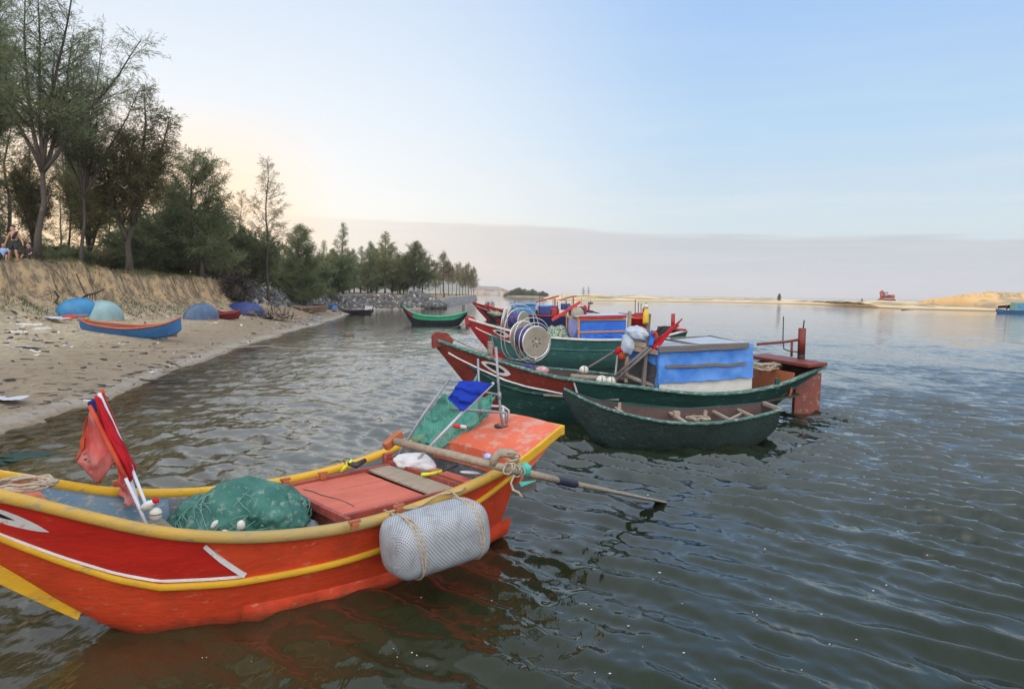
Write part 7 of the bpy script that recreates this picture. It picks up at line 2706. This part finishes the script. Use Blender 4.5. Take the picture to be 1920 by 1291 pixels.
# lone trees on the spit
for (px, y, ty, by, key, lb, sx) in ((1094, 300, 537, 555, 'D', 'wispy small tree standing alone on the spit, left one of a close pair', 1.3), (1103, 303, 536, 555, 'D', 'wispy small tree on the spit, right one of a close pair', 1.0),
                                     (1461, 275, 549, 564, 'E', 'small dark bushy tree alone on the middle of the spit', .9)):
    c = copy_tree(T[key])
    b_ = PD(px, by, y)
    H0 = max(v.co.z for v in T[key].children[0].data.vertices)
    k_ = (PD(px, ty, y).z - b_.z) / H0
    c.location = b_
    c.scale = (k_ * sx, k_ * sx, k_)
    c['label'] = lb
    c.rotation_euler = (0, 0, px)

# wooded islet
mb = MB()
mb.blob((0, 0, -.4), (19, 12, 1.6), 3, .15, 1.5, 4)
kind(mb.build('islet', paint('islet ground', (.16, .15, .09), (.3, .25, .15), None, 0, .9, .2, bump=0), loc=PD(988, 556.5, 530)), 'structure')
gi = 'trees of the wooded islet'
for i, (px, ty) in enumerate([(948, 549), (954, 546), (960, 543), (966, 540), (972, 538), (978, 541), (984, 540), (991, 543), (998, 541), (1004, 545), (1011, 546), (1018, 545), (1024, 548), (970, 543), (988, 545), (1001, 547)]):
    c = copy_tree(T[('E', 'C', 'H', 'E')[i % 4]])
    b_ = PD(px, 557, 525 + (i * 37) % 14)
    H0 = max(v.co.z for v in c.children[0].data.vertices)
    k_ = (PD(px, ty, 530).z - b_.z) / H0
    c.location = b_
    c.scale = (k_ * 2.4, k_ * 2.4, k_)
    c.rotation_euler = (0, 0, i * 1.3)
    c.name = 'islet_tree'
    c['label'] = 'greyish bushy tree on the small wooded islet in the distance'
    c['group'] = gi

# settlement on the far shore, hills behind
fs = MB()
rows = []
for i in range(61):
    x = -160 + 180 * i / 60
    rows.append([(x, 940, -.5), (x, 952, .7 + .3 * math.sin(i)), (x, 1010, 3.0 + math.sin(i * .7)), (x, 1100, 4)])
fs.grid(rows, flip=True)
kind(fs.build('far_shore', paint('far shore ground', (.34, .29, .2), (.2, .2, .12), None, 0, .9, .05, bump=0)), 'structure')
hm_ = paint('hill scrub', (.10, .115, .07), (.14, .14, .09), None, 0, .95, .01, bump=0)
hx, hy = np.meshgrid(np.linspace(-1400, 260, 160), np.linspace(1900, 3000, 40), indexing='ij')
pxh = 960 + F * hx / 2400
rid = np.interp(pxh, [100, 500, 760, 850, 905, 930, 960, 990, 1040], [60, 70, 52, 30, 26, 24, 10, 2, -8])
Zh = rid * np.clip(np.sin((hy - 1900) / 1100 * PI), 0, 1)**.8 * (1 + .35 * fbm(hx * .006, hy * .006, 3)) - 2
n, k = hx.shape
i = np.arange((n - 1) * (k - 1))
a = (i // (k - 1)) * k + i % (k - 1)
kind(np_mesh('hills', np.stack([hx, hy, Zh], -1).reshape(-1, 3), np.stack([a, a + k, a + k + 1, a + 1], 1), hm_), 'structure')
wm_ = [paint('pale house wall ' + 'abc'[q], c_, None, None, 0, .8, 1, bump=0) for q, c_ in enumerate(((.72, .66, .58), (.70, .55, .42), (.66, .62, .60)))]
rm_ = [paint('house roof ' + 'abc'[q], c_, None, None, 0, .8, 1, bump=0) for q, c_ in enumerate(((.38, .12, .07), (.45, .30, .22), (.30, .28, .27)))]
gh_ = random.Random(3)
for i in range(26):
    x = PD(889 + i * 2.9 + gh_.uniform(-1, 1), 550, 960).x
    y = 956 + gh_.uniform(0, 46)
    wx_, dx_, hx_ = gh_.uniform(3.5, 6.5), 6, gh_.uniform(2.6, 5.0)
    hq = thing('house', 'tiny pale house in the settlement along the far shore', 'house', (x, y, .6 + (y - 952) * .035), gh_.uniform(-.2, .2), 'houses of the far settlement')
    MB().box((0, 0, hx_ / 2), (wx_, dx_, hx_)).build('wall', wm_[i % 3], hq)
    e_ = .4
    mb = MB()
    mb.add([(-wx_ / 2 - e_, -dx_ / 2 - e_, hx_), (wx_ / 2 + e_, -dx_ / 2 - e_, hx_), (wx_ / 2 + e_, dx_ / 2 + e_, hx_), (-wx_ / 2 - e_, dx_ / 2 + e_, hx_), (-wx_ / 2 - e_, 0, hx_ + 1.5), (wx_ / 2 + e_, 0, hx_ + 1.5)],
           [(0, 1, 5, 4), (2, 3, 4, 5), (0, 4, 3), (1, 2, 5), (3, 2, 1, 0)])
    mb.build('roof', rm_[i % 3], hq)
    for q in (-1, 1):
        MB().box((q * wx_ * .25, -dx_ / 2 - .02, hx_ * .5), (.9, .05, 1.0)).build('window', M['cabin_grey'], hq)
# marker buoys far out
for (px, py, lb) in ((965, 571, 'dark floating marker far out beyond the moored boats'), (1107, 568, 'small dark float on the open water below the spit')):
    bq = thing('marker_float', lb, 'float', PZ(px, py, .05))
    MB().blob((0, 0, .1), (.8, .3, .22), 3, .15, 1.5, 2).build('float_body', M['hull_navy'], bq)
    MB().box((0, 0, .5), (.12, .12, .7)).build('float_mast', M['wood_dark'], bq)

# the air between here and the far shore
hz = bpy.data.materials.new('thin air')
hz.use_nodes = True
hz.node_tree.nodes.clear()
vo = hz.node_tree.nodes.new('ShaderNodeVolumePrincipled')
vo.inputs['Color'].default_value = (.86, .89, .94, 1)
vo.inputs['Density'].default_value = .00022
vo.inputs['Anisotropy'].default_value = .2
ho = hz.node_tree.nodes.new('ShaderNodeOutputMaterial')
hz.node_tree.links.new(vo.outputs[0], ho.inputs['Volume'])
kind(MB().box((0, 4400, 38.5), (18200, 9300, 83)).build('haze', hz), 'stuff')
